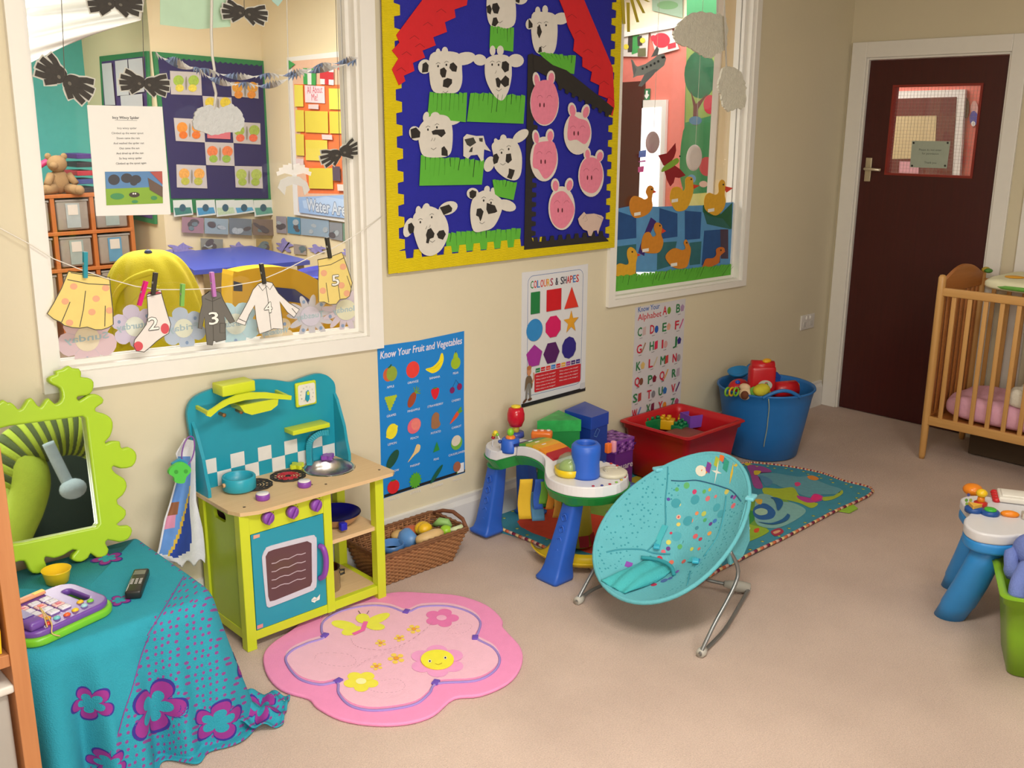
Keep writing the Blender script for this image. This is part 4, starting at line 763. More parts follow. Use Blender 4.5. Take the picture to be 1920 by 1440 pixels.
# worktop with a round hole for the sink
sc = V((-3.583, -.135, 0)); zr = .475; cz0 = kz
ol = [(-4.032, -.26), (-4.015, -.305), (-3.96, -.326), (-3.45, -.326), (-3.432, -.31), (-3.432, -.03), (-4.032, -.03)]
def rayedge(a):
    d = V((math.cos(a), math.sin(a))); best = None
    for i in range(len(ol)):
        p = V(ol[i]); e = V(ol[(i+1) % len(ol)])-p; w2 = p-V((sc.x, sc.y)); den = d.x*e.y-d.y*e.x
        if abs(den) < 1e-9: continue
        t = (w2.x*e.y-w2.y*e.x)/den; u_ = (w2.x*d.y-w2.y*d.x)/den
        if t > 0 and -1e-6 <= u_ <= 1+1e-6 and (best is None or t < best): best = t
    return V((sc.x+d.x*best, sc.y+d.y*best))
angs = sorted([2*math.pi*i/40 for i in range(40)]+[math.atan2(y-sc.y, x-sc.x) % (2*math.pi) for x, y in ol])
m = MB(); vs = []; n = len(angs)
for z in (zr, cz0):
    for a in angs: vs.append((sc.x+.083*math.cos(a), sc.y+.083*math.sin(a), z))
    for a in angs: e = rayedge(a); vs.append((e.x, e.y, z))
for i in range(n):
    j = (i+1) % n; m_f = [(i, j, n+j, n+i), (2*n+i, 3*n+i, 3*n+j, 2*n+j), (n+i, n+j, 3*n+j, 3*n+i), (i, 2*n+i, 2*n+j, j)]
    m.f += [list(f) for f in m_f]; m.fm += [0]*4; m.sm += [False]*4
m.mats = [PLY]; m.v = [V(v) for v in vs]
wt = m.build('worktop', kit)
for x, y in ((458, 951), (584, 909), (611, 908), (711, 881), (529, 874), (627, 849)): m = MB(); c = FL(x, y, zr); m.lathe([(.0001, 0), (.0045, 0), (.0045, .001), (.0001, .001)], c, mt('6a5a48', .4, .5), 10); m.build('screw_cap', wt)
m = MB(); m.lathe([(.09, .002), (.092, 0), (.088, .004), (.082, .002), (.078, -.02), (.055, -.045), (.02, -.05), (.0001, -.05)], (sc.x, sc.y, zr), mt('cfcfcb', .28, 1.0, var=.12, scale=60), 40, cap=False); m.build('sink', kit)
for k, (x, y, red) in enumerate(((477, 910, 0), (540, 893, 1))):
    c = FL(x, y, zr); m = MB()
    for r_ in (.048, .056): m.tube([(c.x+(r_+.0025*(i % 2))*math.cos(2*math.pi*i/24), c.y+(r_+.0025*(i % 2))*math.sin(2*math.pi*i/24), zr+.0015) for i in range(24)], .003, mt('2a2422', .6), 6, True)
    for i in range(12): a = 2*math.pi*i/12; m.bar((c.x+.036*math.cos(a), c.y+.036*math.sin(a), zr+.0015), (c.x+.058*math.cos(a), c.y+.058*math.sin(a), zr+.0015), .005, .003, mt('2a2422', .6))
    for r_ in (.036, .026, .016, .007): m.tube([(c.x+r_*math.cos(2*math.pi*i/24), c.y+r_*math.sin(2*math.pi*i/24), zr+.001) for i in range(24)], .0028, mt('2a2422' if not red else 'b01830' if r_ > .01 else '2a1418', .5), 6, True)
    m.build('hob_ring', kit)
for x, y in ((493, 936), (571, 912)):
    c = FL(x, y, zr); m = MB(); m.lathe([(.021, 0), (.0225, .004), (.0225, .015), (.021, .019)], c, PUR, 24); m.lathe([(.0205, .019), (.019, .0215), (.0001, .0215)], c, mt('e6e2e6', .4), 24); m.build('timer_dial', kit)
# back panel, wings, chequer
pl = [(386, 917), (372, 880), (360, 835), (352, 795), (350, 772), (357, 752), (375, 738), (410, 725), (450, 715), (490, 711), (520, 713), (545, 716), (565, 709), (590, 701), (608, 702), (621, 711), (627, 722), (628, 745), (629, 790), (629, 820), (629, 850)]
ap = Art((0, -.038, 0)); PP = [ap.p(*p) for p in pl]; PP = [(-4.022, .475)]+[p for p in PP[1:-1]]+[(-3.488, .475)]
m = MB(); m.prism([(a, -.03, b) for a, b in [tuple(q_)[:2] for q_ in sm([V((a, b, 0)) for a, b in PP], 4)]], (0, -.013, 0), TEAL); m.build('back_panel', kit, bev=.001)
for x in (-4.022, -3.489): m = MB(); m.prism([(x-.005, y, z) for y, z in ((-.043, .475), (-.125, .475), (-.125, .50), (-.11, .55), (-.10, .60), (-.078, .65), (-.06, .69), (-.043, .71))], (.011, 0, 0), TEAL); m.build('side_wing', kit, bev=.001)
g = Art((0, -.0431, 0), off=.0003); WQ = mt('dad9d6', .5)
for i in range(11):
    x = -4.002+i*.0505; x1_ = min(x+.0505, -3.496)
    if x > -3.5: break
    if i % 2: g.poly([(x, .476), (x1_, .476), (x1_, .525), (x, .525)], WQ, False)
    else: g.poly([(x, .525), (x1_, .525), (x1_, .574), (x, .574)], WQ, False)
g.k = .0003
for x in (-3.998,): g.poly([(x, .476), (x+.006, .476), (x+.006, .525), (x, .525)], WQ, False)
g.done('chequer_tiles', parent=kit)
# extractor hood shelf
m = MB(); AR = [(389, 772), (400, 766), (420, 752), (445, 741), (470, 736), (500, 736), (547, 742), (546, 750), (520, 748), (490, 747), (460, 750), (430, 758), (410, 769), (395, 782), (388, 780)]
m.prism([W(a, b, -.135) for a, b in AR], (0, .009, 0), LIME); x0, x1_ = -4.005, -3.73
for x, z in ((W(391, 777, -.13).x+.004, .752), (W(545, 746, -.13).x-.004, .752)): m.bar((x, -.13, z), (x, -.043, z+.004), .009, .012, LIME)
m.build('hood_bar', kit, bev=.0008)
m = MB(); m.prism([(x, -.045, z) for x, z in ((-3.90, .758), (-3.76, .758), (-3.765, .735), (-3.79, .722), (-3.86, .72), (-3.885, .733))], (0, -.085, 0), LIME); m.build('hood', kit, bev=.003)
b0 = W(418, 745, -.12); b1 = W(480, 738, -.12); m = MB(); m.box(((b0.x+b1.x)/2, -.085, (b0.z+b1.z)/2+.022), (b1.x-b0.x, .07, .036), LIME, bev=.004); m.build('hood_block', kit)
m = MB(); m.box((-3.868, -.085, .757), (.26, .08, .003), glassmat()); m.build('clear_shelf', kit)
for x, y in ((419, 778), (451, 772), (481, 766)): c = W(x, y, -.07); m = MB(); m.tube([(c.x, -.043, c.z), (c.x, -.075, c.z), (c.x, -.076, c.z)], [.0055, .0055, .007], mt('c98a5a', .5)); m.build('hook_peg', kit)
# clock
c = W(573, 738, -.05); m = MB(); m.box((c.x, -.05, c.z), (.082, .014, .086), LIME, bev=.006); ck = m.build('clock', kit)
g = Art((c.x, -.0571, c.z), off=.0003); g.base(rrect(-.034, -.036, .034, .036, .008), mt('dedcd2', .5), .0006, px=False)
for k in range(12): t = 2*math.pi*k/12; g.text(str(12 if k == 0 else k), .025*math.sin(t), .026*math.cos(t)-.0025, .005, mt('505058', .5), al='C')
g.base([(-.009, -.018), (0, -.026), (.007, -.018), (.008, .004), (.004, .014), (-.004, .01)], TEAL, .004, px=False); g.ell(.002, .004, .005, .007, LIME, 0, False)
g.done('clock_face', parent=ck)
b0 = W(546, 810, -.085); b1 = W(613, 796, -.085); m = MB(); m.box(((b0.x+b1.x)/2, -.072, (b0.z+b1.z)/2), (b1.x-b0.x+.005, .058, .016), LIME, bev=.002); m.build('utensil_ledge', kit)
# tap
tb = V((-3.612, -.062, zr)); P = [V((tb.x, tb.y, zr)), V((tb.x, tb.y, zr+.06)), V((tb.x+.006, tb.y-.006, zr+.092)), V((tb.x+.03, tb.y-.026, zr+.116)), V((tb.x+.055, tb.y-.045, zr+.118))]
m = MB(); P = sm(P, 5, False)
for a, b in zip(P, P[1:]): m.bar(a, b+(b-a)*.15, .02, .026, TEAL, up=(1, 1, 0))
m.build('tap', kit, bev=.002)
for (x, y), mm, in (((-3.672, -.075), LIME), ((-3.54, -.062), PUR)):
    c = V((x, y, zr)); m = MB(); m.prism([(c.x+(.021+.006*math.cos(4*t))*math.cos(t), c.y+(.021+.006*math.cos(4*t))*math.sin(t), zr+.006) for t in (2*math.pi*i/32 for i in range(32))], (0, 0, .014), mm); m.lathe([(.007, 0), (.007, .006)], c, mm, 12); m.build('tap_knob', kit, bev=.001)
# pots and pans
c = FL(449, 916, .4795); pt = thing('toy_pot', 'teal wooden toy pot on the left hob ring', 'toy pot', c); m = MB(); m.lathe([(.0001, 0), (.05, 0), (.054, .004), (.054, .042), (.052, .045), (.046, .045), (.045, .042), (.044, .014), (.0001, .012)], c, mt('2aa0b8', .35, var=.05), 36); m.build('pot_body', pt)
h = (FL(425, 912, .5)-c); h.z = 0; h.normalize(); m = MB(); m.tube([c+h*.054+V((0, 0, .026)), c+h*.06+V((0, 0, .026))], .007, mt('d6a87a', .5), 12); m.build('handle_stub', pt)
c = V((-3.588, -.17, .2825)); pt = thing('toy_pan', 'steel toy frying pan with dark blue inside on the kitchen shelf', 'toy pan', c); m = MB(); m.lathe([(.0001, 0), (.05, 0), (.07, .012), (.088, .036), (.09, .04)], c, mt('c9a890', .25, .9), 36, cap=False); m.build('pan_outside', pt); m = MB(); m.lathe([(.088, .0405), (.078, .03), (.05, .012), (.0001, .01)], c, mt('14147a', .25), 36, cap=False); m.build('pan_inside', pt)
m = MB(); m.box((c.x-.028, c.y-.09, .305), (.024, .02, .026), mt('1c20b0', .4), bev=.003); m.build('handle_stub', pt)
c = V((-3.615, -.07, .2825)); m = MB(); m.lathe([(.0001, 0), (.04, 0), (.043, .05), (.045, .055), (.03, .07), (.0001, .075)], c, mt('1c1c1e', .3), 28); tag(m.build('toy_saucepan'), 'black lidded toy saucepan at the back of the kitchen shelf', 'toy pan')
c = V((-3.65, -.2, .0625)); pt = thing('toy_stockpot', 'shiny steel toy stockpot on the bottom shelf of the toy kitchen', 'toy pot', c); m = MB(); m.lathe([(.0001, 0), (.042, 0), (.046, .006), (.046, .08), (.048, .082), (.044, .082), (.043, .01), (.0001, .008)], c, mt('b8b0a0', .12, 1.0), 32); m.build('pot_body', pt); m = MB(); m.tube([c+V((.044, -.01, .06)), c+V((.062, -.014, .058)), c+V((.062, -.014, .045)), c+V((.044, -.01, .042))], .004, mt('2a2a2a', .4)); m.build('handle', pt)
# towel on the left of the kitchen
ctl = [((347, 822), (362, 826)), ((330, 850), (366, 850)), ((335, 880), (366, 880)), ((326, 915), (367, 915)), ((318, 945), (368, 940)), ((308, 975), (374, 965)), ((302, 1005), (380, 990)), ((297, 1030), (383, 1015)), ((292, 1044), (385, 1040)), ((318, 1067), (384, 1062))]
def towel(u, v):
    f = v*(len(ctl)-1); i = min(int(f), len(ctl)-2); t = f-i; L = [ctl[i][0][k]*(1-t)+ctl[i+1][0][k]*t for k in (0, 1)]; R = [ctl[i][1][k]*(1-t)+ctl[i+1][1][k]*t for k in (0, 1)]
    x = L[0]*(1-u)+R[0]*u; y = L[1]*(1-u)+R[1]*u
    if v > .93: y -= 14*(v-.93)/.07*abs(math.sin(u*9))
    return W(x, y, -.125+.045*u+.016*math.sin(u*8+v*2)*min(1, v*2))
tw = thing('tea_towel', 'blue and white towel hanging from the left side of the toy kitchen', 'towel', towel(.5, 1)); NB = mt('2746a4', .85, var=.2, scale=40); LB = mt('5f8ed0', .85, var=.15, scale=30); TWH = mt('d9dbe2', .9, bump=.4); TY = mt('d0b040', .8); TP = mt('cf8aa8', .8); TBR = mt('8a5a3c', .8)
for nm, test in (('towel_cloth', lambda a, b: True),):
    m = MB(); nu, nv = 26, 54
    for j in range(nv-1):
        for i in range(nu-1):
            u, v = i/(nu-1), j/(nv-1); e = .06+.06*math.sin(v*9); mm = TWH
            if .0 <= u-.02 and u < .72-.25*max(0, v-.6) and .12 < v < .9-abs(u-.35)*.22: mm = LB if (u+v*.9) < 1.0 else NB
            if mm is LB and .42 < v < .52 and u < .35: mm = TBR
            if mm is LB and .5 < v < .62 and u < .3: mm = TP
            if mm in (LB, NB) and abs(u+v*.9-1.0) < .035: mm = TY
            m.add([towel(a, b) for a, b in ((u, v), (u+1/(nu-1), v), (u+1/(nu-1), v+1/(nv-1)), (u, v+1/(nv-1)))], [(0, 1, 2, 3)], mm, True)
    m.build('towel_cloth', tw, solid=.003)
c = W(352, 845, -.15); rg = thing('teether_ring', 'purple teething ring with green and blue charms hanging over the towel', 'toy', c); m = MB(); m.tube([V((c.x+.02*math.cos(t)+.01*math.sin(t), c.y-.003, c.z+.045*math.sin(t))) for t in (2*math.pi*i/24 for i in range(24))], .0022, mt('7a4a9c', .3), 8, True); m.build('ring', rg)
g = Art((0, -.165, 0)); g.base([(320, 868), (335, 858), (348, 864), (352, 875), (340, 884), (322, 882)], mt('2f8fb8', .35), .01); g.done('blue_charm', parent=rg)
g = Art((0, -.178, 0)); g.base([tuple(q_)[:2] for q_ in sm([V((a, b, 0)) for a, b in ((316, 878), (328, 868), (340, 865), (352, 873), (355, 882), (346, 893), (342, 904), (326, 903), (323, 893), (314, 887))], 3)], mt('4fbf4a', .35), .012)
for x, y in ((327, 883), (345, 882)): g.ell(x, y, 4, 4, mt('3a9a38', .4))
g.done('green_charm', parent=rg)
# ================================================================ cloth covered table and what stands on it
TZ = .4; tx0, tx1, ty0, ty1 = -4.74, -4.285, -.60, -.115
m = MB(); t = thing('low_table', 'low table hidden under the turquoise flowered cloth', 'table', (-4.51, -.36, 0))
m.box(((tx0+tx1)/2, (ty0+ty1)/2, TZ-.02), (tx1-tx0-.03, ty1-ty0-.03, .028), PLY); m.build('table_top', t)
for x in (tx0+.06, tx1-.06):
    for y in (ty0+.06, ty1-.06): m = MB(); m.box((x, y, .18), (.04, .04, .36), PLY); m.build('leg', t)
PR = .07; per = []
def perim():
    out = []; x0, x1_, y0, y1 = tx0, tx1, ty0, ty1
    for i in range(24): out.append((V((x1_, y1+(y0+PR-y1)*i/24, 0)), V((1, 0, 0))))
    for i in range(18): a = -math.pi/2*i/18; out.append((V((x1_-PR+PR*math.cos(a), y0+PR+PR*math.sin(a), 0)), V((math.cos(a), math.sin(a), 0))))
    for i in range(30): out.append((V((x1_-PR+(x0+PR-x1_+PR)*i/30, y0, 0)), V((0, -1, 0))))
    for i in range(18): a = -math.pi/2-math.pi/2*i/18; out.append((V((x0+PR+PR*math.cos(a), y0+PR+PR*math.sin(a), 0)), V((math.cos(a), math.sin(a), 0))))
    for i in range(19): out.append((V((x0, y0+PR+(y1-y0-PR)*i/18, 0)), V((-1, 0, 0))))
    return out
PRM = perim(); NP = len(PRM)
def drape(u, v):
    """u along the edge (0..1 from the back right corner round the front to the back left), v from rim to floor"""
    f = u*(NP-1); i = min(int(f), NP-2); t = f-i; p = PRM[i][0].lerp(PRM[i+1][0], t); n = PRM[i][1].lerp(PRM[i+1][1], t).normalized()
    R = .045; d = v*.45
    if d < R*1.5: a = d/(R*1.5)*math.pi/2; out = R*math.sin(a)*.6; z = TZ+.004-R*(1-math.cos(a))
    else: out = R*.6; z = TZ+.004-R-(d-R*1.5)
    w = max(0, (TZ-z)/TZ); cr = math.exp(-((u-.31)/.07)**2)
    out += .012+w*(.028+.06*cr)+w*(.02*math.sin(u*46+1.2*w)+.016*math.sin(u*71+2)+.03*math.exp(-((u-.6)/.02)**2)-.03*math.exp(-((u-.64)/.018)**2))*min(1, max(0, (u-.05)*6))
    if .5 < u < .62: out += .03*w*math.sin((u-.5)/.12*math.pi)
    zz = z if u > .22 else z+0*w
    if z < .006: out += (.006-z)*1.0; zz = .006+.003*math.sin(u*60)
    return V((p.x+n.x*out, p.y+n.y*out, max(zz, .006)))
CY = mt('2494aa', .9, var=.06, scale=40, bump=.5, bscale=300)
def dots():
    m = CY.copy(); N = m.node_tree.nodes; L = m.node_tree.links; tc = [n for n in N if n.type == 'TEX_COORD'][0]; mx = [n for n in N if n.type == 'MIX'][0]
    vo = N.new('ShaderNodeTexVoronoi'); vo.voronoi_dimensions = '2D'; vo.inputs['Scale'].default_value = 46; vo.inputs['Randomness'].default_value = .35
    cmb = N.new('ShaderNodeCombineXYZ'); d1 = N.new('ShaderNodeVectorMath'); d1.operation = 'DOT_PRODUCT'; d1.inputs[1].default_value = (1, -1, 0); d2 = N.new('ShaderNodeVectorMath'); d2.operation = 'DOT_PRODUCT'; d2.inputs[1].default_value = (.1, .6, 1)
    L.new(tc.outputs['Object'], d1.inputs[0]); L.new(tc.outputs['Object'], d2.inputs[0]); L.new(d1.outputs['Value'], cmb.inputs[0]); L.new(d2.outputs['Value'], cmb.inputs[1]); L.new(cmb.outputs[0], vo.inputs['Vector'])
    lt = N.new('ShaderNodeMath'); lt.operation = 'LESS_THAN'; lt.inputs[1].default_value = .22; L.new(vo.outputs['Distance'], lt.inputs[0])
    m2 = N.new('ShaderNodeMix'); m2.data_type = 'RGBA'; L.new(lt.outputs[0], m2.inputs[0]); L.new(mx.outputs[2], m2.inputs[6]); m2.inputs[7].default_value = rgb('84408a'); L.new(m2.outputs[2], N['Principled BSDF'].inputs['Base Color']); return m
CYD = dots()
cl = thing('table_cloth', 'turquoise cloth with purple flowers draped over the low table', 'tablecloth', (-4.5, -.36, 0))
def dotted(u, v): return v > (u-.47)*4.4+.09 and .02 < u < .655
m = MB(); nu, nv = 190, 60
for j in range(nv-1):
    for i in range(nu-1):
        u, v = i/(nu-1), j/(nv-1); q4 = [(u, v), (u+1/(nu-1), v), (u+1/(nu-1), v+1/(nv-1)), (u, v+1/(nv-1))]
        m.add([drape(*a) for a in q4], [(0, 1, 2, 3)], CYD if dotted(u+.003, v+.008) else CY, True)
def topg(u, v):
    f = u*(NP-1); i = min(int(f), NP-2); p = PRM[i][0].lerp(PRM[i+1][0], f-i); q0 = drape(u, 0); c_ = V((-4.51, -.36, TZ+.004)); return q0.lerp(c_, v)
TA, TB = FL(345, 1085, TZ), FL(277, 1196, TZ)
for j in range(12):
    for i in range(nu-1):
        u0, u1, v0, v1 = i/(nu-1), (i+1)/(nu-1), j/12, (j+1)/12; q4 = [topg(u0, v0), topg(u1, v0), topg(u1, v1), topg(u0, v1)]; c_ = (q4[0]+q4[2])/2
        m.add(q4, [(0, 1, 2, 3)], CYD if (TB.x-TA.x)*(c_.y-TA.y)-(TB.y-TA.y)*(c_.x-TA.x) > 0 and c_.x > -4.5 else CY, True)
m.add([drape(0, 0), drape(1, 0), V((-4.51, -.36, TZ+.004))], [(0, 1, 2)], CY, True); m.build('cloth', cl, solid=.003)
m = MB(); pl_ = [TA.lerp(TB, i/8)+V((0, 0, .007)) for i in range(9)]+[drape(.47+(v_-.09)/4.4, v_)+V((0, -.003, 0)) for v_ in (.1, .15, .2, .26, .32, .4, .5, .6, .7, .78)]; m.tube(sm(pl_, 3, False), .0013, mt('8c3f94', .8), 5); m.build('printed_line', cl)
# printed flowers wrapped on the cloth
FM = mt('8c2c86', .9, var=.1); FB = mt('35298a', .9)
def decal(fn, cu, cv, R, pet, a0, name='flower_print', hollow=True, au=1., n=60):
    m = MB()
    for mm, k, off in ((FB, 1.12, .0022), (FM, 1., .0027), (CY, .62, .0032)):
        def S(t, s_):
            rr = R*k*s_*(.5+.5*abs(math.cos(pet*t/2))**.7); uu = cu+rr*math.cos(t+a0)*au; vv = cv+rr*math.sin(t+a0); p = fn(uu, vv)
            e = .004; nn = (fn(uu+e, vv)-p).cross(fn(uu, vv+e)-p); nn.normalize()
            if nn.dot(CP-p) < 0: nn = -nn
            return p+nn*off
        m.grid(lambda a, b: S(a*2*math.pi, .02+b*.98), n, 8, mm, closeu=True)
    m.build(name, cl, nofix=True)
def uvat(fn, px, py, us=(0, 1), vs=(0, 1), n=90):
    return min((((proj(fn(a, b))[0]-px)**2+(proj(fn(a, b))[1]-py)**2, a, b) for a in (us[0]+(us[1]-us[0])*i/n for i in range(n+1)) for b in (vs[0]+(vs[1]-vs[0])*j/n for j in range(n+1))))[1:]
for px, py, R, a0 in ((288, 1322, .165, .45), (168, 1318, .1, .1), (408, 1352, .12, .6), (374, 1150, .1, .9), (425, 1238, .11, .3), (205, 1432, .08, .1)): decal(drape, *uvat(drape, px, py, (.02, .7)), R, 5, a0, au=.39)
decal(lambda a, b: V((a, b, TZ+.0045)), *FL(202, 1051, TZ)[:2], .042, 5, .3); decal(lambda a, b: V((a, b, TZ+.0045)), *FL(224, 1130, TZ)[:2], .03, 5, .3)
# bunched tail on the floor
def tail(u, v):
    a = V((-4.20, -.60, 0)); b = V((-4.12, -.665, 0)); d = (b-a).normalized(); s_ = V((-d.y, d.x, 0)); w = .045+.05*math.sin(v*2.6); p = a+(b-a)*(-.55+v*1.75)+s_*(u-.5)*2*w
    return V((p.x, p.y, .012+.05*(1-v)**1.2*math.exp(-((u-.5)*2.2)**2)+.012*math.sin(u*16+v*3)*(1-.4*v)+.008*math.sin(v*19)))
m = MB(); m.grid(tail, 40, 40, CYD); m.build('cloth_tail', cl, solid=.004)
decal(tail, .45, .62, .3, 5, .4); decal(tail, .5, .2, .22, 4, .1)
# mirror
BY, BZ, TYY, TZZ = -.152, .415, -.045, .95
mv = V((0, TYY-BY, TZZ-BZ)).normalized(); ma_ = Art((-4.45, BY, BZ), (1, 0, 0), mv)
mo = [(-45, 768), (-30, 757), (-15, 762), (0, 752), (8, 757), (14, 756), (21, 761), (28, 769), (36, 767), (47, 750), (56, 751), (64, 762), (71, 765), (81, 751), (88, 751), (97, 759), (107, 755), (112, 744), (108, 727), (94, 720), (87, 714), (90, 707), (101, 703), (101, 697), (112, 694), (122, 688), (129, 692), (141, 693), (145, 701), (144, 708), (159, 710), (168, 717), (166, 732), (156, 740), (139, 742), (137, 748), (142, 753), (159, 742), (172, 740), (184, 746), (185, 755), (172, 764), (172, 772), (187, 776), (201, 785), (204, 800), (199, 817), (189, 828), (191, 833), (202, 828), (216, 828), (218, 836), (223, 842), (234, 839), (246, 847), (248, 860), (240, 873), (221, 876), (206, 871), (202, 877), (210, 888), (225, 897), (230, 911), (223, 926), (212, 935), (213, 942), (214, 945), (228, 956), (225, 970), (211, 981), (217, 986), (233, 985), (240, 994), (233, 1008), (217, 1013), (195, 1009), (190, 1017), (196, 1029), (190, 1040), (176, 1042), (163, 1033), (158, 1043), (146, 1050), (133, 1048), (131, 1040), (141, 1029), (130, 1027), (114, 1037), (95, 1043), (79, 1040), (76, 1048), (80, 1059), (73, 1070), (57, 1071), (49, 1062), (41, 1048), (20, 1052), (0, 1068), (-30, 1072), (-60, 1058), (-75, 1030), (-60, 1000), (-78, 960), (-95, 930), (-78, 890), (-95, 850), (-70, 820), (-65, 790)]
mi_ = [(14, 797), (150, 779), (155, 782), (180, 981), (176, 987), (38, 1016), (-38, 1030), (-48, 810)]
fr = lambda c: ma_.o+ma_.u*c.x+ma_.v*c.y+ma_.n*(c.z+.016)
oo = [tuple(q_)[:2] for q_ in sm([V((*ma_.p(*p), 0)) for p in mo], 3)]; ii = [ma_.p(*p) for p in mi_]
mr = thing('wavy_mirror', 'lime green wavy framed mirror leaning on the wall behind the toy phone', 'mirror', ma_.o)
def inset(P, d):
    A = sum(P[i][0]*P[(i+1) % len(P)][1]-P[(i+1) % len(P)][0]*P[i][1] for i in range(len(P))); s_ = 1 if A > 0 else -1; out = []
    for i in range(len(P)):
        a, b = V(P[i-1]), V(P[(i+1) % len(P)]); t = b-a
        if t.length < 1e-6: out.append(P[i]); continue
        t.normalize(); out.append((P[i][0]-t.y*d*s_, P[i][1]+t.x*d*s_))
    return out
oi = inset([ma_.p(*p) for p in mo], .0042); oi = [tuple(q_)[:2] for q_ in sm([V((*p, 0)) for p in oi], 2)]
curved([oi, inset(ii, -.005)[::-1]], .014, .0065, fr, mt('a5c92c', .32, var=.03), res=4).build('frame', mr)
ic = [(sum(p[0] for p in ii)/8, sum(p[1] for p in ii)/8)]*1; m = MB(); m.prism([ma_.P(a+(a-ic[0][0])*.06, b+(b-ic[0][1])*.04, .004) for a, b in ii], ma_.n*.004, mt('e6e8e8', .015, 1.0, var=.0)); m.build('mirror_glass', mr)
# toy phone board
po = FL(60, 1203, TZ+.03); pu = (FL(218, 1130, TZ+.03)-po); pw = pu.length; pu.normalize(); pv = V((-pu.y, pu.x, 0)); pz0 = TZ+.006
def ph(a, b, z=0): return V((po.x, po.y, pz0))+pu*a+pv*b+V((0, 0, z))
ph_t = thing('toy_phone', 'purple and green toy activity phone with picture buttons on the clothed table', 'toy phone', ph(pw/2, .1))
m = curved([[(a, b) for a, b in rrect(-.004, 0, pw, .2, .045, 8)], [(a, b) for a, b in rrect(pw-.062, .05, pw-.022, .16, .018, 6)][::-1]], .011, .007, lambda c: ph(c.x, c.y, c.z+.011), mt('74bf2e', .3)); m.build('phone_base', ph_t)
VIO = mt('6f4aa0', .28, var=.05)
m = curved([[(a, b) for a, b in rrect(.004, .008, pw-.008, .192, .04, 8)], [(a, b) for a, b in rrect(pw-.058, .054, pw-.026, .156, .015, 6)][::-1]], .009, .006, lambda c: ph(c.x, c.y, c.z+.028), VIO); m.build('phone_body', ph_t)
m = MB(); m.box(ph(.03, .075, .048), (.042, .12, .024), VIO, R=Matrix((pu, pv, V((0, 0, 1)))).transposed(), bev=.009); m.box(ph(.03, .075, .061), (.026, .05, .002), mt('4f3a8a', .4), R=Matrix((pu, pv, V((0, 0, 1)))).transposed()); m.build('receiver', ph_t)
PRT = Matrix((pu, pv, V((0, 0, 1)))).transposed()
bc = ['e0503a', 'd9dbe6', 'e6e4ea', 'c94a6a', 'd9dbe6', 'dfe4ee']
for i in range(3):
    for j in range(4): m = MB(); m.box(ph(.07+i*.032, .065+j*.026, .039), (.027, .021, .006), mt('ddd9e6' if (i+j) % 3 else 'e6b8b8', .3), R=PRT, bev=.003); m.box(ph(.07+i*.032, .065+j*.026, .0425), (.012, .012, .001), mt(bc[(i*4+j) % 6], .4), R=PRT); m.build('key', ph_t)
for k, (a, b, c_) in enumerate(((.06, .022, 'd83a24'), (.088, .03, '6fc0c4'), (.112, .024, 'e0602a'), (.138, .028, 'e6c22a'), (.165, .03, '9ac8d0'), (.075, .048, 'e0a020'), (.172, .056, 'e6b82a'), (.19, .04, '7ac23a'))): m = MB(); m.ball(ph(a, b, .038), (.009, .007, .006), mt(c_, .3), 12); m.build('button', ph_t)
m = MB(); m.box(ph(.1, .182, .042), (.11, .022, .008), mt('e6a07a', .4), R=PRT, bev=.003); m.box(ph(.14, .182, .0465), (.03, .014, .001), mt('e8d860', .4), R=PRT); m.build('picture_strip', ph_t)
m = MB(); m.lathe([(.026, 0), (.027, .006), (.022, .01)], ph(.035, .172, .036), mt('d9a82c', .3), 20); m.ball(ph(.035, .172, .056), (.016, .016, .014), mt('c8372c', .3), 14); m.ball(ph(.033, .176, .074), (.013, .012, .011), mt('e09a3a', .3), 14); m.build('bouncing_knob', ph_t)
m = MB(); m.tube(sm([ph(.045, .004, .04), ph(.06, .04, .06), ph(.066, .06, .068), ph(.06, .01, .045), ph(.05, -.004, .024), ph(.065, -.012, .012)], 4, False), .0018, mt('c8b070', .5), 6); m.build('cord', ph_t)
c = FL(108, 1092, TZ+.006); m = MB(); m.lathe([(.0001, 0), (.026, 0), (.029, .003), (.037, .036), (.039, .04), (.037, .04), (.027, .005), (.0001, .004)], c, mt('e6c014', .3, var=.04), 32); tag(m.build('toy_cup'), 'small yellow plastic bowl cup behind the toy phone', 'cup')
a = FL(250, 1124, TZ+.007); b = FL(267, 1080, TZ+.007); d = (b-a); L = d.length; d.normalize(); s_ = V((d.y, -d.x, 0)); RR = Matrix((s_, d, V((0, 0, 1)))).transposed(); c = (a+b)/2
hs = thing('remote_handset', 'black telephone handset lying on the clothed table', 'phone', c); m = MB(); m.box(c+V((0, 0, .012)), (.042, L, .024), mt('232322', .35), R=RR, bev=.006); m.build('case', hs); m = MB(); m.box(c+d*L*.3+V((0, 0, .0245)), (.03, .025, .001), mt('6f7468', .2), R=RR); m.build('screen', hs)
for i in range(3):
    for j in range(4): m = MB(); m.box(c+s_*(i-1)*.011-d*(.003+j*.009-.005)+V((0, 0, .0245)), (.007, .004, .0015), mt('b5b2b0', .5), R=RR); m.build('key', hs)
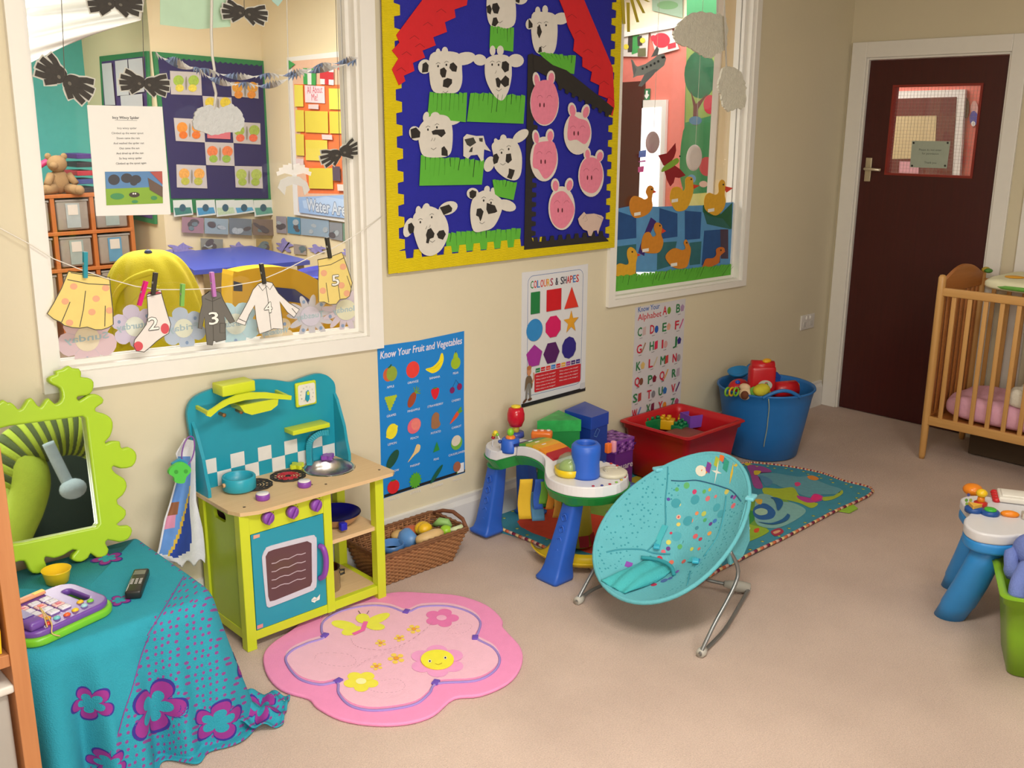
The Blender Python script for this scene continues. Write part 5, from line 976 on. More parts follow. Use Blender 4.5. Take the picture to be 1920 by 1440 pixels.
# ================================================================ wicker basket with play food
WK = mt('9a6a44', .7, var=.35, scale=60); bk = thing('wicker_basket', 'brown wicker basket of play food on the floor beside the toy kitchen', 'basket', (-3.25, -.135, 0))
def rect_path(x0, x1_, y0, y1, z, n=10, off=0, amp=0.):
    P = []; C4 = [(x0, y0), (x1_, y0), (x1_, y1), (x0, y1)]
    for k in range(4):
        a, b = C4[k], C4[(k+1) % 4]; m_ = n if k % 2 == 0 else n//2
        nx, ny = (b[1]-a[1]), -(b[0]-a[0]); l = math.hypot(nx, ny); nx /= l; ny /= l
        for i in range(m_): t = (i+.5)/m_; w = amp*(1 if (i+off) % 2 else -1); P.append(V((a[0]+(b[0]-a[0])*t+nx*w, a[1]+(b[1]-a[1])*t+ny*w, z)))
    return P
m = MB(); NR = 15
for k in range(NR):
    t = k/(NR-1); z = .006+t*.112; m.tube(rect_path(-3.42-.035*t, -3.09+.045*t, -.215-.03*t, -.06+.03*t, z+0*t, 22, k, .0035), .0046, WK, 6, True)
for k in range(18):
    t = (k+.5)/18
    for y0, y1 in ((-.215, -.245), (-.06, -.03)): m.tube([(-3.42+.33*t, y0, .002), (-3.455+.41*t, y1, .13)], .0035, WK, 5)
for z, r_ in ((.126, .006), (.134, .006)): m.tube(rect_path(-3.458, -3.042, -.248, -.027, z, 30, 0, .003), r_, mt('7c5234', .7, var=.2), 6, True)
m.build('woven_side', bk); m = MB(); m.box((-3.255, -.137, .006), (.32, .15, .008), WK); m.build('base', bk)
m = MB(); m.tube([(-3.043, -.235, .132), (-3.03, -.2, .15), (-3.028, -.14, .162), (-3.03, -.08, .15), (-3.043, -.04, .132)], .008, mt('7a4a30', .7), 8); m.build('handle', bk)
def food(name, fn, label, cat='toy food'): m = MB(); fn(m); tag(m.build(name), label, cat, 'play food in the basket')
def bz(x, y, z): return FL(x, y, z)
food('toy_teapot', lambda m: (m.lathe([(.0001, 0), (.04, .01), (.056, .035), (.055, .06), (.048, .072), (.0001, .074)], bz(752, 1030, .06), mt('5f93cf', .35), 24, rot('Y', 60) @ rot('X', 10)), m.lathe([(.045, 0), (.047, .03), (.043, .03), (.04, 0)], bz(735, 1032, .075), mt('4f83c4', .35), 24)), 'pale blue toy pot in the left end of the wicker basket', 'toy pot')
food('toy_potato', lambda m: m.ball(bz(770, 998, .11), (.045, .03, .028), mt('b8603c', .5, var=.15), 16, rot('Z', 15)), 'red brown toy potato in the wicker basket')
food('toy_bread', lambda m: m.ball(bz(748, 1003, .10), (.035, .028, .02), mt('c9a468', .6), 14), 'tan toy bread roll behind the pale blue pot')
food('toy_pepper', lambda m: (m.ball(bz(792, 990, .13), (.034, .026, .026), mt('e6b81c', .4), 16), m.ball(bz(797, 992, .135), (.03, .026, .025), mt('e6b81c', .4), 16)), 'yellow toy pepper at the back of the wicker basket')
food('toy_corn', lambda m: m.tube(sm([bz(780, 1016, .115), bz(800, 1010, .125), bz(820, 1002, .13), bz(830, 998, .13)], 4, False), [.012]+[.02, .023, .025, .026, .026, .026, .026, .024, .022, .018, .012, .006], mt('d2b078', .5, var=.12), 12), 'long beige toy loaf across the front of the wicker basket')
food('toy_peapod', lambda m: m.tube([bz(813, 985, .12), bz(825, 978, .14), bz(838, 980, .135), bz(846, 988, .12)], [.008, .017, .017, .008], mt('8fba6a', .5), 10), 'pale green toy pea pod at the back of the wicker basket')
food('toy_apple', lambda m: m.ball(bz(836, 995, .125), (.025, .025, .022), mt('9acb2c', .35), 16), 'bright green toy apple at the right of the beige loaf')
food('toy_celery', lambda m: m.tube([bz(845, 997, .125), bz(867, 988, .135)], [.014, .012], mt('cdd6a8', .5), 10), 'pale green toy celery stick poking out of the basket end')
# ================================================================ bookcase at the left edge
PINE = wood('a5683e', 'bb8050', axis=2, rough=.5); bc_ = thing('bookcase', 'orange pine bookcase at the left edge of the picture', 'bookcase', (-5.15, -.68, 0))
def bb(name, x0, x1_, y0, y1, z0, z1, mm=PINE, par=bc_): m = MB(); m.box(((x0+x1_)/2, (y0+y1)/2, (z0+z1)/2), (x1_-x0, y1-y0, z1-z0), mm); return m.build(name, par, bev=.0015)
bb('side_panel', -4.842, -4.808, -.86, -.6, 0, 1.25); bb('side_panel', -5.5, -5.47, -.86, -.6, 0, 1.25); bb('back_board', -5.47, -4.842, -.608, -.6, 0, 1.25)
for z in (.535, .845, 1.22, .06): bb('shelf', -5.47, -4.842, -.855, -.608, z-.014, z+.014)
yc = thing('yellow_case', 'yellow plastic toy case on the bookcase shelf', 'toy case', (-4.96, -.76, .55)); m = MB()
pf = [(0, 0), (.115, 0), (.118, .05), (.115, .12), (.1, .155), (.06, .165), (.02, .165), (0, .16)]
m.prism([(-4.968+a, -.845, .551+b) for a, b in pf], (0, .12, 0), mt('e8b40a', .3)); m.build('case_shell', yc, bev=.012); m = MB(); m.tube([(-4.93, -.79, .715), (-4.91, -.79, .735), (-4.87, -.79, .733), (-4.862, -.79, .708)], .007, mt('2a2826', .4)); m.build('handle', yc)
tubm = mt('c9c4bc', .3, alpha=.55, var=.03)
tb_ = thing('storage_tub', 'clear plastic storage tub on the bottom shelf of the bookcase', 'storage tub', (-5.0, -.74, .075)); m = MB(); m.box((-5.0, -.745, .265), (.3, .2, .38), tubm, bev=.01); m.build('tub', tb_); m = MB(); m.box((-5.0, -.75, .468), (.32, .215, .02), mt('cfcac2', .35), bev=.006); m.build('rim', tb_)
for k, (x, z, c_) in enumerate(((-4.91, .13, '7ab04a'), (-4.93, .2, 'd9b040'), (-4.9, .27, 'c86a4a'), (-4.95, .33, 'b8a8c8'))): m = MB(); m.ball((x, -.76, z), .035, mt(c_, .5), 14); tag(m.build('toy_ball'), ('green', 'yellow', 'red', 'lilac')[k]+' toy ball inside the clear storage tub', 'toy ball', 'toys in the storage tub')
# ================================================================ striped soft toy that shows in the mirror
def MR(px, py, t):
    """point that the mirror shows at this place, t metres in front of the mirror"""
    d = ray(px, py).normalized(); n = ma_.n; k = (ma_.o-CP).dot(n)/d.dot(n); q0 = CP+d*k; r_ = d-n*2*d.dot(n); return q0+r_*t
PLG = mt('9db83a', .95, var=.08, bump=.6); PLD = mt('4e5f38', .95, var=.1, bump=.6); PLB = mt('9fb6bd', .95, bump=.6)
TT = 2.95
sf = thing('dark_sofa', 'dark green sofa under the striped soft toy, seen only in the mirror', 'sofa', (-3.35, -3.3, 0)); SG = mt('25352c', .95, bump=.5)
m = MB(); m.box((-3.45, -3.3, .24), (1.5, .75, .4), SG, bev=.04); m.build('seat', sf); m = MB(); m.box((-3.45, -3.58, .62), (1.5, .2, .8), SG, bev=.05); m.build('backrest', sf)
for x, c_ in ((-3.9, 'a05a40'), (-3.1, 'a05a40')): m = MB(); m.box((x, -3.38, .66), (.4, .12, .34), mt(c_, .9, bump=.4), bev=.04, R=rot('X', -12)); tag(m.build('cushion'), 'dull orange cushion on the dark sofa at the '+('mirror side' if x < -3.5 else 'far side'), 'cushion', 'sofa cushions')
st_ = thing('striped_soft_toy', 'large green striped soft toy seen in the mirror, with a pale blue arm', 'soft toy', MR(100, 1000, TT))
PB = sm([MR(-10, 905, TT), MR(30, 850, TT), MR(75, 822, TT), MR(120, 810, TT), MR(165, 815, TT), MR(215, 840, TT)], 16, False)
def rib(i0, i1, mm): n0 = PB[i0:i1+1]; m.tube(n0, .13, mm, 28)
m = MB()
for i in range(0, len(PB)-3, 3): rib(i, i+3, PLD if (i//3) % 2 else PLG)
m.build('striped_body', st_, nofix=True)
m = MB(); P = sm([MR(30, 860, TT), MR(50, 900, TT-.05), MR(45, 950, TT-.08), MR(25, 1010, TT-.1), MR(15, 1080, TT-.1)], 5, False); m.tube(P, [.13-.003*i for i in range(len(P))], PLG, 20); m.build('leg', st_)
m = MB(); m.tube(sm([MR(88, 830, TT-.25), MR(105, 865, TT-.25), MR(125, 905, TT-.25)], 5, False), .03, PLB, 14); m.ball(MR(135, 916, TT-.26), (.07, .06, .055), PLB, 18); m.build('arm', st_)
m = MB(); c = MR(95, 1010, 2.6); m.box((c.x, c.y, .47), (.34, .24, .01), mt('cfc8c4', .8), rz=.3); tag(m.build('paper_sheet'), 'white sheet of paper on the sofa seat, seen in the mirror', 'paper')
# ================================================================ play mat
FA = lambda z, off=0.: Art((0, 0, z), (1, 0, 0), (0, 1, 0), step=.00025, off=off)
def fpoly(pts): return [tuple(FL(a, b))[:2] for a, b in pts]
mat_t = thing('play_mat', 'colourful teal edged baby play mat with animal pictures under the activity table', 'play mat', (-2.0, -.5, 0))
mo = [(-2.735, -.03), (-2.2, -.025), (-1.75, -.03), (-1.42, -.1), (-1.36, -.3), (-1.28, -.36), (-1.2, -.5), (-1.16, -.66), (-1.18, -.8), (-1.205, -.961), (-1.6, -.966), (-2.0, -.972), (-2.4, -.97), (-2.72, -.968), (-2.76, -.62), (-2.75, -.3)]
def wav(x, y): return .004+.004*max(0, math.sin(x*9+y*4))*max(0, math.sin(y*11-x*3))+(.03*max(0, 1-(x+2.77)/.1)*max(0, 1+y/.25) if y > -.25 else 0)
mo2 = [tuple(q_)[:2] for q_ in sm([V((a, b, 0)) for a, b in mo], 4)]
def inpoly(x, y, P):
    c = False; j = len(P)-1
    for i in range(len(P)):
        if (P[i][1] > y) != (P[j][1] > y) and x < (P[j][0]-P[i][0])*(y-P[i][1])/(P[j][1]-P[i][1])+P[i][0]: c = not c
        j = i
    return c
MT = mt('3a8aa2', .9, var=.12, scale=30, bump=.4)
cx_, cy_ = -1.98, -.5
def mp(f, t):   # f: ring 0..1, t: along outline
    i = t*len(mo2); a = int(i) % len(mo2); b = (a+1) % len(mo2); p = V(mo2[a]).lerp(V(mo2[b]), i-int(i)); x = cx_+(p.x-cx_)*f; y = cy_+(p.y-cy_)*f
    return V((x, y, wav(x, y)+.006))
m = MB(); m.grid(lambda a, b: mp(.001+.999*b, a), 128, 26, MT, closeu=True); m.grid(lambda a, b: V((mp(1, a).x, mp(1, a).y, mp(1, a).z*(1-b)+.001*b)), 128, 2, MT, closeu=True); m.build('quilted_base', mat_t, nofix=True)
PBD = [mt('c96a4a', .9), mt('e0c08a', .9), mt('7c2444', .9), mt('d9b0a0', .9)]
m = MB(); NB_ = 300
for k in range(NB_):
    a, b = mp(1.0, k/NB_), mp(1.0, (k+1)/NB_); d = V((a.x-cx_, a.y-cy_, 0)).normalized()*.004; m.tube([a+d, b+d], .0065, PBD[k % 4], 6)
m.build('striped_piping', mat_t, nofix=True)
def patch(pts, h, name='picture_patch', k=[0], px=True, par=None, sub=6):
    k[0] += 1; P = fpoly(pts) if px else pts; P = [tuple(q_)[:2] for q_ in sm([V((a, b, 0)) for a, b in P], 4)]; cx = sum(p[0] for p in P)/len(P); cy = sum(p[1] for p in P)/len(P); n = len(P); m = MB(); o_ = .0064+.00006*k[0]
    def fn(a, b):
        i = a*n; q0 = V(P[int(i) % n]).lerp(V(P[(int(i)+1) % n]), i-int(i)); x = cx+(q0.x-cx)*b; y = cy+(q0.y-cy)*b; return V((x, y, wav(x, y)+o_))
    m.grid(lambda a, b: fn(a, .002+b*.998), n, sub, mt(h, .9, var=.14, scale=40, bump=.3) if isinstance(h, str) else h, closeu=True); m.build(name, par or mat_t, nofix=True)
patch([(-2.66, -.12), (-2.3, -.1), (-2.25, -.35), (-2.35, -.6), (-2.63, -.62), (-2.68, -.4)], 'd8492c', px=False)
patch([(-2.35, -.1), (-1.9, -.1), (-1.8, -.3), (-2.0, -.5), (-2.3, -.4)], '7fa040', px=False)
patch([(-2.62, -.58), (-2.3, -.55), (-2.05, -.5), (-2.05, -.62), (-2.3, -.7), (-2.63, -.74)], 'c4d8de', px=False)
patch([(-2.6, -.62), (-2.2, -.6), (-2.2, -.64), (-2.6, -.67)], '4a94b0', px=False); patch([(-2.5, -.55), (-2.15, -.5), (-2.15, -.53), (-2.5, -.59)], '4a94b0', px=False)
patch([(-2.0, -.12), (-1.62, -.12), (-1.6, -.3), (-1.8, -.42), (-2.05, -.35)], 'b8b030', px=False)
patch([(-2.3, -.3), (-1.9, -.35), (-1.7, -.5), (-1.9, -.62), (-2.25, -.55)], 'a04e98', px=False)
patch([(-2.2, -.62), (-1.8, -.56), (-1.6, -.7), (-1.7, -.86), (-2.1, -.85)], '6d9c3a', px=False); patch([(-2.1, -.7), (-1.9, -.66), (-1.82, -.74), (-1.95, -.8), (-2.1, -.78)], '2f8a44', px=False)
patch([(-2.64, -.72), (-2.25, -.72), (-2.2, -.84), (-2.4, -.87), (-2.63, -.86)], 'd0c030', px=False)
def arc(pts, w_, h):
    g = FA(.0272); pp = [tuple(q_)[:2] for q_ in sm([V((a, b, 0)) for a, b in p3(pts)], 4, False)]; pp = [tuple(FL(a, b))[:2] for a, b in pp]; g.mb = MB(); vs = []
    for i, p in enumerate(pp):
        a, b = V(pp[max(i-1, 0)]), V(pp[min(i+1, len(pp)-1)]); t = (b-a).normalized(); n_ = V((-t.y, t.x))*w_/2*math.sin(math.pi*(i+.6)/(len(pp)+.2)); vs += [V((p[0]+n_.x, p[1]+n_.y, 0)), V((p[0]-n_.x, p[1]-n_.y, 0))]
    m = MB(); m.add([V((v.x, v.y, wav(v.x, v.y)+.011)) for v in vs], [(2*i, 2*i+1, 2*i+3, 2*i+2) for i in range(len(pp)-1)], mt(h, .9, var=.1)); m.build('picture_patch', mat_t, nofix=True)
def p3(pts): return [(1360+x/5.54, 840+y/5.54) for x, y in pts]
patch(p3([(230, 200), (390, 215), (480, 270), (340, 290), (390, 430), (300, 430), (260, 300)]), '9c4a90')
patch(p3([(330, 300), (480, 280), (740, 320), (860, 320), (1050, 400), (1200, 450), (1170, 500), (1000, 510), (930, 520), (860, 540), (760, 500), (700, 440), (600, 435), (520, 400), (430, 370)]), '5f9aa8'); patch(p3([(350, 310), (440, 330), (490, 380), (420, 420)]), '4f86a8')
patch(p3([(390, 440), (560, 445), (700, 432), (750, 500), (780, 540), (860, 590), (960, 610), (890, 655), (760, 600), (560, 550), (420, 520)]), 'a3b82e')
patch(p3([(740, 520), (800, 560), (900, 570), (910, 510), (960, 505), (1030, 550), (960, 590), (850, 600), (760, 560)]), 'b83a90'); patch(p3([(905, 520), (960, 515), (1000, 545), (940, 580), (890, 570)]), 'e02c78')
patch(p3([(720, 385), (760, 378), (782, 400), (750, 422), (725, 415)]), 'd8407a'); patch(p3([(850, 315), (910, 310), (970, 340), (930, 360), (870, 345)]), 'd98a3a')
patch(p3([(1010, 540), (1100, 540), (1170, 500), (1210, 460), (1215, 500), (1120, 560), (1020, 580)]), 'a3b83a')
patch(p3([(330, 520), (450, 510), (580, 580), (700, 600), (830, 670), (780, 740), (620, 830), (480, 860), (330, 820), (300, 700)]), '7db0ae')
arc([(470, 545), (530, 560), (560, 610), (545, 680)], .035, '1f5f94'); patch(p3([(300, 640), (400, 600), (480, 640), (520, 700), (480, 760), (360, 770), (290, 720)]), '2560a0'); patch(p3([(310, 670), (370, 650), (430, 670), (430, 710), (360, 725), (310, 700)]), '9cc0a8')
arc([(340, 800), (480, 820), (600, 785), (650, 735), (640, 715)], .022, '1f5f94')
patch(p3([(200, 830), (330, 840), (450, 880), (400, 930), (200, 1020), (170, 1010)]), '8fb030'); patch(p3([(300, 870), (350, 860), (340, 900), (300, 905)]), 'd0502c'); patch(p3([(230, 850), (250, 845), (255, 870), (235, 875)]), 'e0ded0')
patch(p3([(200, 180), (260, 180), (240, 205), (205, 200)]), 'd8c030'); patch(p3([(300, 260), (370, 265), (340, 300), (300, 300)]), 'd8c030'); patch(p3([(310, 560), (380, 560), (370, 610), (330, 600)]), 'd8b040')
patch(p3([(470, 895), (560, 860), (605, 900), (520, 945)]), 'a0304a'); patch(p3([(495, 900), (555, 880), (570, 895), (515, 920)]), 'd8a07a')
for k in range(60):   # yellow specks on the border
    t = k/60; a = mp(.93+.03*(k % 2), t); m = MB(); m.lathe([(.0001, .0016), (.008, .001)], a, mt('b5c060', .9), 8); m.build('printed_leaf', mat_t, nofix=True)
m = MB(); c = [FL(*p3([q_])[0]) for q_ in ((1140, 660), (1290, 570), (1375, 640), (1290, 685))]; m.prism([p+V((0, 0, .003)) for p in c], (0, 0, .004), mt('93c03a', .8)); m.build('corner_loop', mat_t)
# ================================================================ pink rug
rg = thing('flower_rug', 'pink cloud shaped rug with yellow flowers and a dragonfly in front of the toy kitchen', 'rug', (-3.68, -.63, 0))
ro = [(497, 1233), (503, 1268), (530, 1297), (580, 1313), (597, 1330), (640, 1352), (700, 1362), (760, 1360), (810, 1345), (850, 1313), (900, 1307), (950, 1285), (974, 1255), (975, 1222), (950, 1192), (940, 1180), (938, 1165), (910, 1140), (860, 1123), (800, 1118), (748, 1116), (700, 1123), (650, 1130), (600, 1152), (568, 1172), (545, 1190), (515, 1210)]
def rart(pts, z, h, name, par, th=.006, bev=.004, bump=.4):
    P = fpoly(pts); P = [tuple(q_)[:2] for q_ in sm([V((a, b, 0)) for a, b in P], 4)]
    return curved([P], th/2, min(bev, th/2-.0002), lambda c: V((c.x, c.y, z+th/2+c.z)), mt(h, .9, var=.05, scale=30, bump=bump, bscale=400), res=2).build(name, par)
base = rart(ro, 0.001, 'ee93c4', 'rug_border', rg, .011, .0045)
ri = [(536, 1240), (545, 1222), (575, 1207), (607, 1196), (603, 1184), (607, 1165), (640, 1146), (690, 1136), (730, 1138), (762, 1148), (790, 1138), (840, 1137), (880, 1148), (900, 1165), (897, 1185), (893, 1197), (925, 1215), (937, 1237), (925, 1260), (890, 1277), (820, 1282), (805, 1300), (780, 1320), (735, 1330), (690, 1332), (655, 1322), (635, 1300), (632, 1280), (600, 1284), (560, 1272)]
rart(ri, .0121, 'f0bcd2', 'rug_centre', rg, .0012, .0005)
Z2 = .0134; P = [FL(a, b, Z2) for a, b in ri]; m = MB(); P2 = sm(P, 5); m.tube(P2, .0042, mt('9c86cc', .9), 6, True); m.build('purple_piping', rg)
for x, y in ((762, 1147), (609, 1192), (891, 1196), (634, 1277), (817, 1280)): m = MB(); c = FL(x, y, Z2); m.box(c+V((0, 0, .002)), (.026, .02, .006), mt('6f50b8', .9), bev=.002, rz=random.random()); m.build('piping_tab', rg)
g = FA(Z2, .0003)
def petals(cx, cy, rx, ry, n, h, cen, name, pr=.42, rotn=0.):
    g = FA(Z2, .0004+petals.k); petals.k += .00005
    for i in range(n): t = 2*math.pi*i/n+rotn; g.ell(cx+rx*.6*math.cos(t), cy+ry*.6*math.sin(t), rx*pr, ry*pr, mt(h, .9), math.degrees(t)*.0)
    g.ell(cx, cy, rx*.3, ry*.3, mt(cen, .9)); return g.done(name, parent=rg)
petals.k = 0
petals(828, 1159, 32, 17, 5, 'e679b4', 'f0b0d0', 'pink_flower'); petals(677, 1278, 33, 19, 5, 'ece24a', 'f6f0b0', 'yellow_flower', rotn=.3)
for x, y, r_ in ((776, 1180, 15), (749, 1197, 12), (714, 1206, 12), (743, 1235, 18), (706, 1250, 13)): petals(x, y, r_, r_*.62, 5, 'f0cf5a', 'e8a030', 'small_flower', .3, .5)
g = FA(Z2, .0006)
for i in range(6): t = 2*math.pi*i/6+.5; g.ell(820+33*math.cos(t), 1240+19*math.sin(t), 20, 11, mt('ec9fd0', .9))
g.base([tuple((820+31*math.cos(t), 1239+18*math.sin(t))) for t in (2*math.pi*i/28 for i in range(28))], mt('eee63c', .9), .004)
for x, y in ((806, 1243), (835, 1237)): g.ell(x, y, 3, 3, WHT); g.ell(x, y, 1.6, 1.8, BLK)
g.line([(816, 1248), (822, 1250), (829, 1247)], .0015, mt('a06a30', .8)); g.done('smiling_flower', parent=rg)
g = FA(Z2, .0006)
for c in ((645, 1172, 24, 8, 10), (660, 1183, 20, 8, -12), (706, 1162, 27, 8, -22), (704, 1175, 18, 7, 5), (680, 1160, 13, 9, 0)): g.ell(*c[:4], mt('e9e84e', .9), c[4])
g.line([(686, 1166), (680, 1182), (662, 1190)], .016, mt('ec6aae', .9)); g.line([(676, 1152), (672, 1146)], .002, BLK); g.line([(688, 1152), (692, 1146)], .002, BLK); g.done('dragonfly', parent=rg)
g = FA(Z2, .0002); BR = mt('b98a9c', .9)
for pts in ([(658, 1197), (665, 1210), (690, 1218), (730, 1218), (765, 1205), (800, 1180), (812, 1168)], [(670, 1252), (690, 1240), (740, 1222), (760, 1215)], [(590, 1240), (600, 1230), (650, 1232), (668, 1246), (655, 1256), (620, 1255), (595, 1248)], [(838, 1192), (850, 1182), (875, 1178), (885, 1184), (870, 1196), (845, 1198)], [(715, 1288), (745, 1285), (760, 1298), (745, 1310), (710, 1312), (690, 1305)]):
    pp = [tuple(q_)[:2] for q_ in sm([V((a, b, 0)) for a, b in pts], 4, False)]
    for i in range(0, len(pp)-1, 1): g.line([pp[i], ((pp[i][0]+pp[i+1][0])/2, (pp[i][1]+pp[i+1][1])/2)], .0014, BR)
g.done('stitched_swirls', parent=rg)
g = FA(.004); m = MB()
for i in range(9): m.tube([FL(600+i*5, 1158-i*1.8, .014), FL(606+i*5+random.uniform(-4, 6), 1150-i*1.8, .015)], .0008, mt('c4c4c0', .8), 4)
m.build('care_fringe', rg)
# ================================================================ boxes against the wall
def shape_box(name, pts, z1, lid, hb, hl, label, patt=None):
    c = (sum(p[0] for p in pts)/len(pts), sum(p[1] for p in pts)/len(pts)); t = thing(name, label, 'box', (c[0], c[1], 0), 'shape boxes by the wall')
    m = MB(); m.prism([(c[0]+(x-c[0])*.95, c[1]+(y-c[1])*.95, .017) for x, y in pts], (0, 0, z1-.025), hb); m.build('box_body', t, bev=.002); m = MB(); m.prism([(x, y, z1-lid) for x, y in pts], (0, 0, lid), hl); m.build('lid', t, bev=.003); return t
GB = mt('1f8a44', .35); GL = mt('34b058', .3, var=.5, scale=28)
shape_box('triangle_box', [(-2.50, -.07), (-2.345, -.185), (-2.31, -.015)], .41, .05, GB, GL, 'green triangular cardboard box with a patterned lid behind the activity table')
BB = mt('1c3f9c', .35, var=.08); sb = shape_box('blue_box', [(-2.315, -.055), (-2.315, -.215), (-2.19, -.205), (-2.145, -.02)], .42, .055, BB, mt('2148b0', .3), 'tall dark blue cardboard box with a lid beside the green box')
g = Art((0, -.213, 0), off=.002); g.line([(1114, 815), (1119, 803), (1124, 806), (1118, 819), (1113, 817)], .003, mt('5f8ad0', .5)); g.done('printed_label', parent=sb)
PB_ = mt('6c2f8e', .4); sb = shape_box('square_box', [(-2.10, -.04), (-2.09, -.165), (-1.965, -.17), (-1.96, -.03)], .25, .06, PB_, mt('8a4aaa', .35, var=.1), 'purple square cardboard box with a chequered lid beside the red crate')
g = Art((0, -.17, 0), off=.0015)
for j in range(3):
    for i in range(5): g.poly([(x, z) for x, z in ((-2.09+i*.026+(j % 2)*.012, .198+j*.017), (-2.078+i*.026+(j % 2)*.012, .193+j*.017), (-2.07+i*.026+(j % 2)*.012, .204+j*.017), (-2.082+i*.026+(j % 2)*.012, .208+j*.017))], mt(('4b1c6c', 'b07ac8')[i % 2], .5), False)
g.k = .0005; g.text('Square', -2.098, .11, .03, mt('d8cbe0', .5), .125, bold=.001); g.done('printed_front', parent=sb)
g = Art((0, 0, .2505), (1, 0, 0), (0, 1, 0), off=.0003)
for j in range(4):
    for i in range(4): x = -2.075+i*.028+(j % 2)*.01; y = -.155+j*.03; g.poly([(x, y), (x+.014, y-.004), (x+.018, y+.01), (x+.004, y+.014)], mt(('4b1c6c', 'b98ad0')[(i+j) % 2], .5), False)
g.done('lid_pattern', parent=sb)
# ================================================================ red crate with blocks
def crate(name, label, x0, x1_, y0, y1, z1, tap, mm, X=None, rim=.022, base=0.0):
    c0 = V(((x0+x1_)/2, (y0+y1)/2, base)); t = thing(name, label, 'crate', X @ c0 if X else c0)
    def rp(f, z, gr=0., r=.03): return [V((p[0], p[1], z)) for p in rrect(x0+tap*(1-f)-gr, y0+tap*(1-f)-gr, x1_-tap*(1-f)+gr, y1-tap*(1-f)+gr, r, 6)]
    rows = [rp(0, base+.002, -.02), rp(0, base+.004), rp(.5, base+(z1-base)*.5), rp(1, z1-.03), rp(1, z1-.028, .008), rp(1, z1-.006, .01), rp(1, z1, .02), rp(1, z1-.004, rim), rp(1, z1+.004, rim*.6), rp(1, z1+.002, -.003), rp(1, z1-.03, -.006), rp(.5, base+(z1-base)*.5, -.004), rp(0, base+.012, -.006)]
    k = len(rows[0]); m = MB(); m.X = X; vs = [p for r_ in rows for p in r_]; fs = [tuple(range(k))[::-1], tuple((len(rows)-1)*k+i for i in range(k))]
    for j in range(len(rows)-1):
        for i in range(k): fs.append((j*k+i, j*k+(i+1) % k, (j+1)*k+(i+1) % k, (j+1)*k+i))
    m.add(vs, fs, mm, True); o = m.build('crate_body', t, nofix=True); return t
M_red = mt('c01822', .35, var=.05); crate('red_crate', 'big red plastic crate of building blocks by the wall', -1.885, -1.465, -.405, -.035, .28, .028, M_red, base=.016)
def blk(name, c, d, rz, h, label, open_=False, par=None):
    mm = mt(h, .35); R = rot('Z', math.degrees(rz)); t = thing(name, label, 'toy block', c, 'toy blocks in the red crate'); m = MB()
    if open_:
        for s_ in (-1, 1): m.box(V(c)+R @ V((s_*(d[0]/2-.003), 0, d[2]/2)), (.006, d[1], d[2]), mm, R=R); m.box(V(c)+R @ V((0, s_*(d[1]/2-.003), d[2]/2)), (d[0]-.012, .006, d[2]), mm, R=R)
        m.box(V(c)+V((0, 0, .005)), (d[0]-.01, d[1]-.01, .006), mm, R=R)
    else: m.box(V(c)+V((0, 0, d[2]/2)), d, mm, R=R, bev=.005)
    m.build('block_body', t)
    if not open_:
        nx = max(1, round(d[0]/.04))
        for i in range(nx):
            for j in (-.5, .5): m = MB(); m.lathe([(.011, 0), (.011, .012), (.009, .014), (.0001, .014)], V(c)+R @ V(((i-(nx-1)/2)*.036, j*.03, d[2])), mm, 14); m.build('stud', t)
blk('toy_block', FL(1218, 805, .19), (.11, .06, .055), -.2, '0f7a44', 'green studded toy block at the left of the red crate')
blk('toy_block', FL(1247, 803, .19), (.06, .09, .05), .5, 'dfae16', 'yellow studded toy block in the middle of the red crate')
blk('toy_block', FL(1278, 812, .17), (.12, .06, .05), .15, '0d7a4c', 'green studded toy block at the front of the red crate')
blk('toy_block', FL(1297, 797, .2), (.085, .085, .06), -.3, '7d4fc0', 'open purple toy block tub in the red crate', True)
blk('toy_block', FL(1282, 795, .185), (.07, .06, .04), .6, 'dcb422', 'yellow studded toy block behind the purple tub')
m = MB(); m.box((-1.67, -.225, .125), (.27, .22, .17), mt('8a4a40', .6, var=.5, scale=14), bev=.03); tag(m.build('loose_blocks'), 'mixed toy bricks filling the bottom of the red crate', 'toy bricks', kind='stuff')
# ================================================================ blue tub with toys
tc_ = (-1.06, -.275); TBL = mt('2470ba', .45, var=.05)
tub = thing('blue_tub', 'large flexible blue tub full of baby toys by the wall', 'tub', (tc_[0], tc_[1], 0))
m = MB(); m.lathe([(.0001, .001), (.165, .001), (.178, .008), (.205, .16), (.228, .3), (.238, .345), (.246, .352), (.244, .36), (.236, .358), (.232, .345), (.22, .3), (.198, .16), (.17, .014), (.0001, .012)], (tc_[0], tc_[1], 0), TBL, 56); m.build('tub_wall', tub)
for a0 in (math.radians(-128), math.radians(52)):
    P = [V((tc_[0]+.241*math.cos(a0+t), tc_[1]+.241*math.sin(a0+t), .35+.04*math.cos(t/.4*math.pi/2))) for t in (-.4, -.3, -.15, 0, .15, .3, .4)]
    if a0 > 0: P = [V((tc_[0]+.2*math.cos(a0+t*1.)-.02, tc_[1]+.2*math.sin(a0+t)-.02, .36+.07*math.cos(t/.4*math.pi/2))) for t in (-.4, -.2, 0, .2, .4)]
    m = MB(); m.tube(sm(P, 4, False), .009, TBL, 8); m.build('handle', tub)
m = MB(); P = [W(1440, 742, -.478), W(1441, 770, -.47), W(1438, 800, -.455), W(1432, 840, -.43)]; dd = lambda p: V((p.x, p.y, p.z)); 
def onrim(px, py):
    for k in range(60):
        z = .36-k*.006; p = FL(px, py, z); r_ = .178+(z)/.35*.062
        if math.hypot(p.x-tc_[0], p.y-tc_[1]) >= r_-.002 and p.y < tc_[1]+.05 and z < .36: return p
    return p
P = []
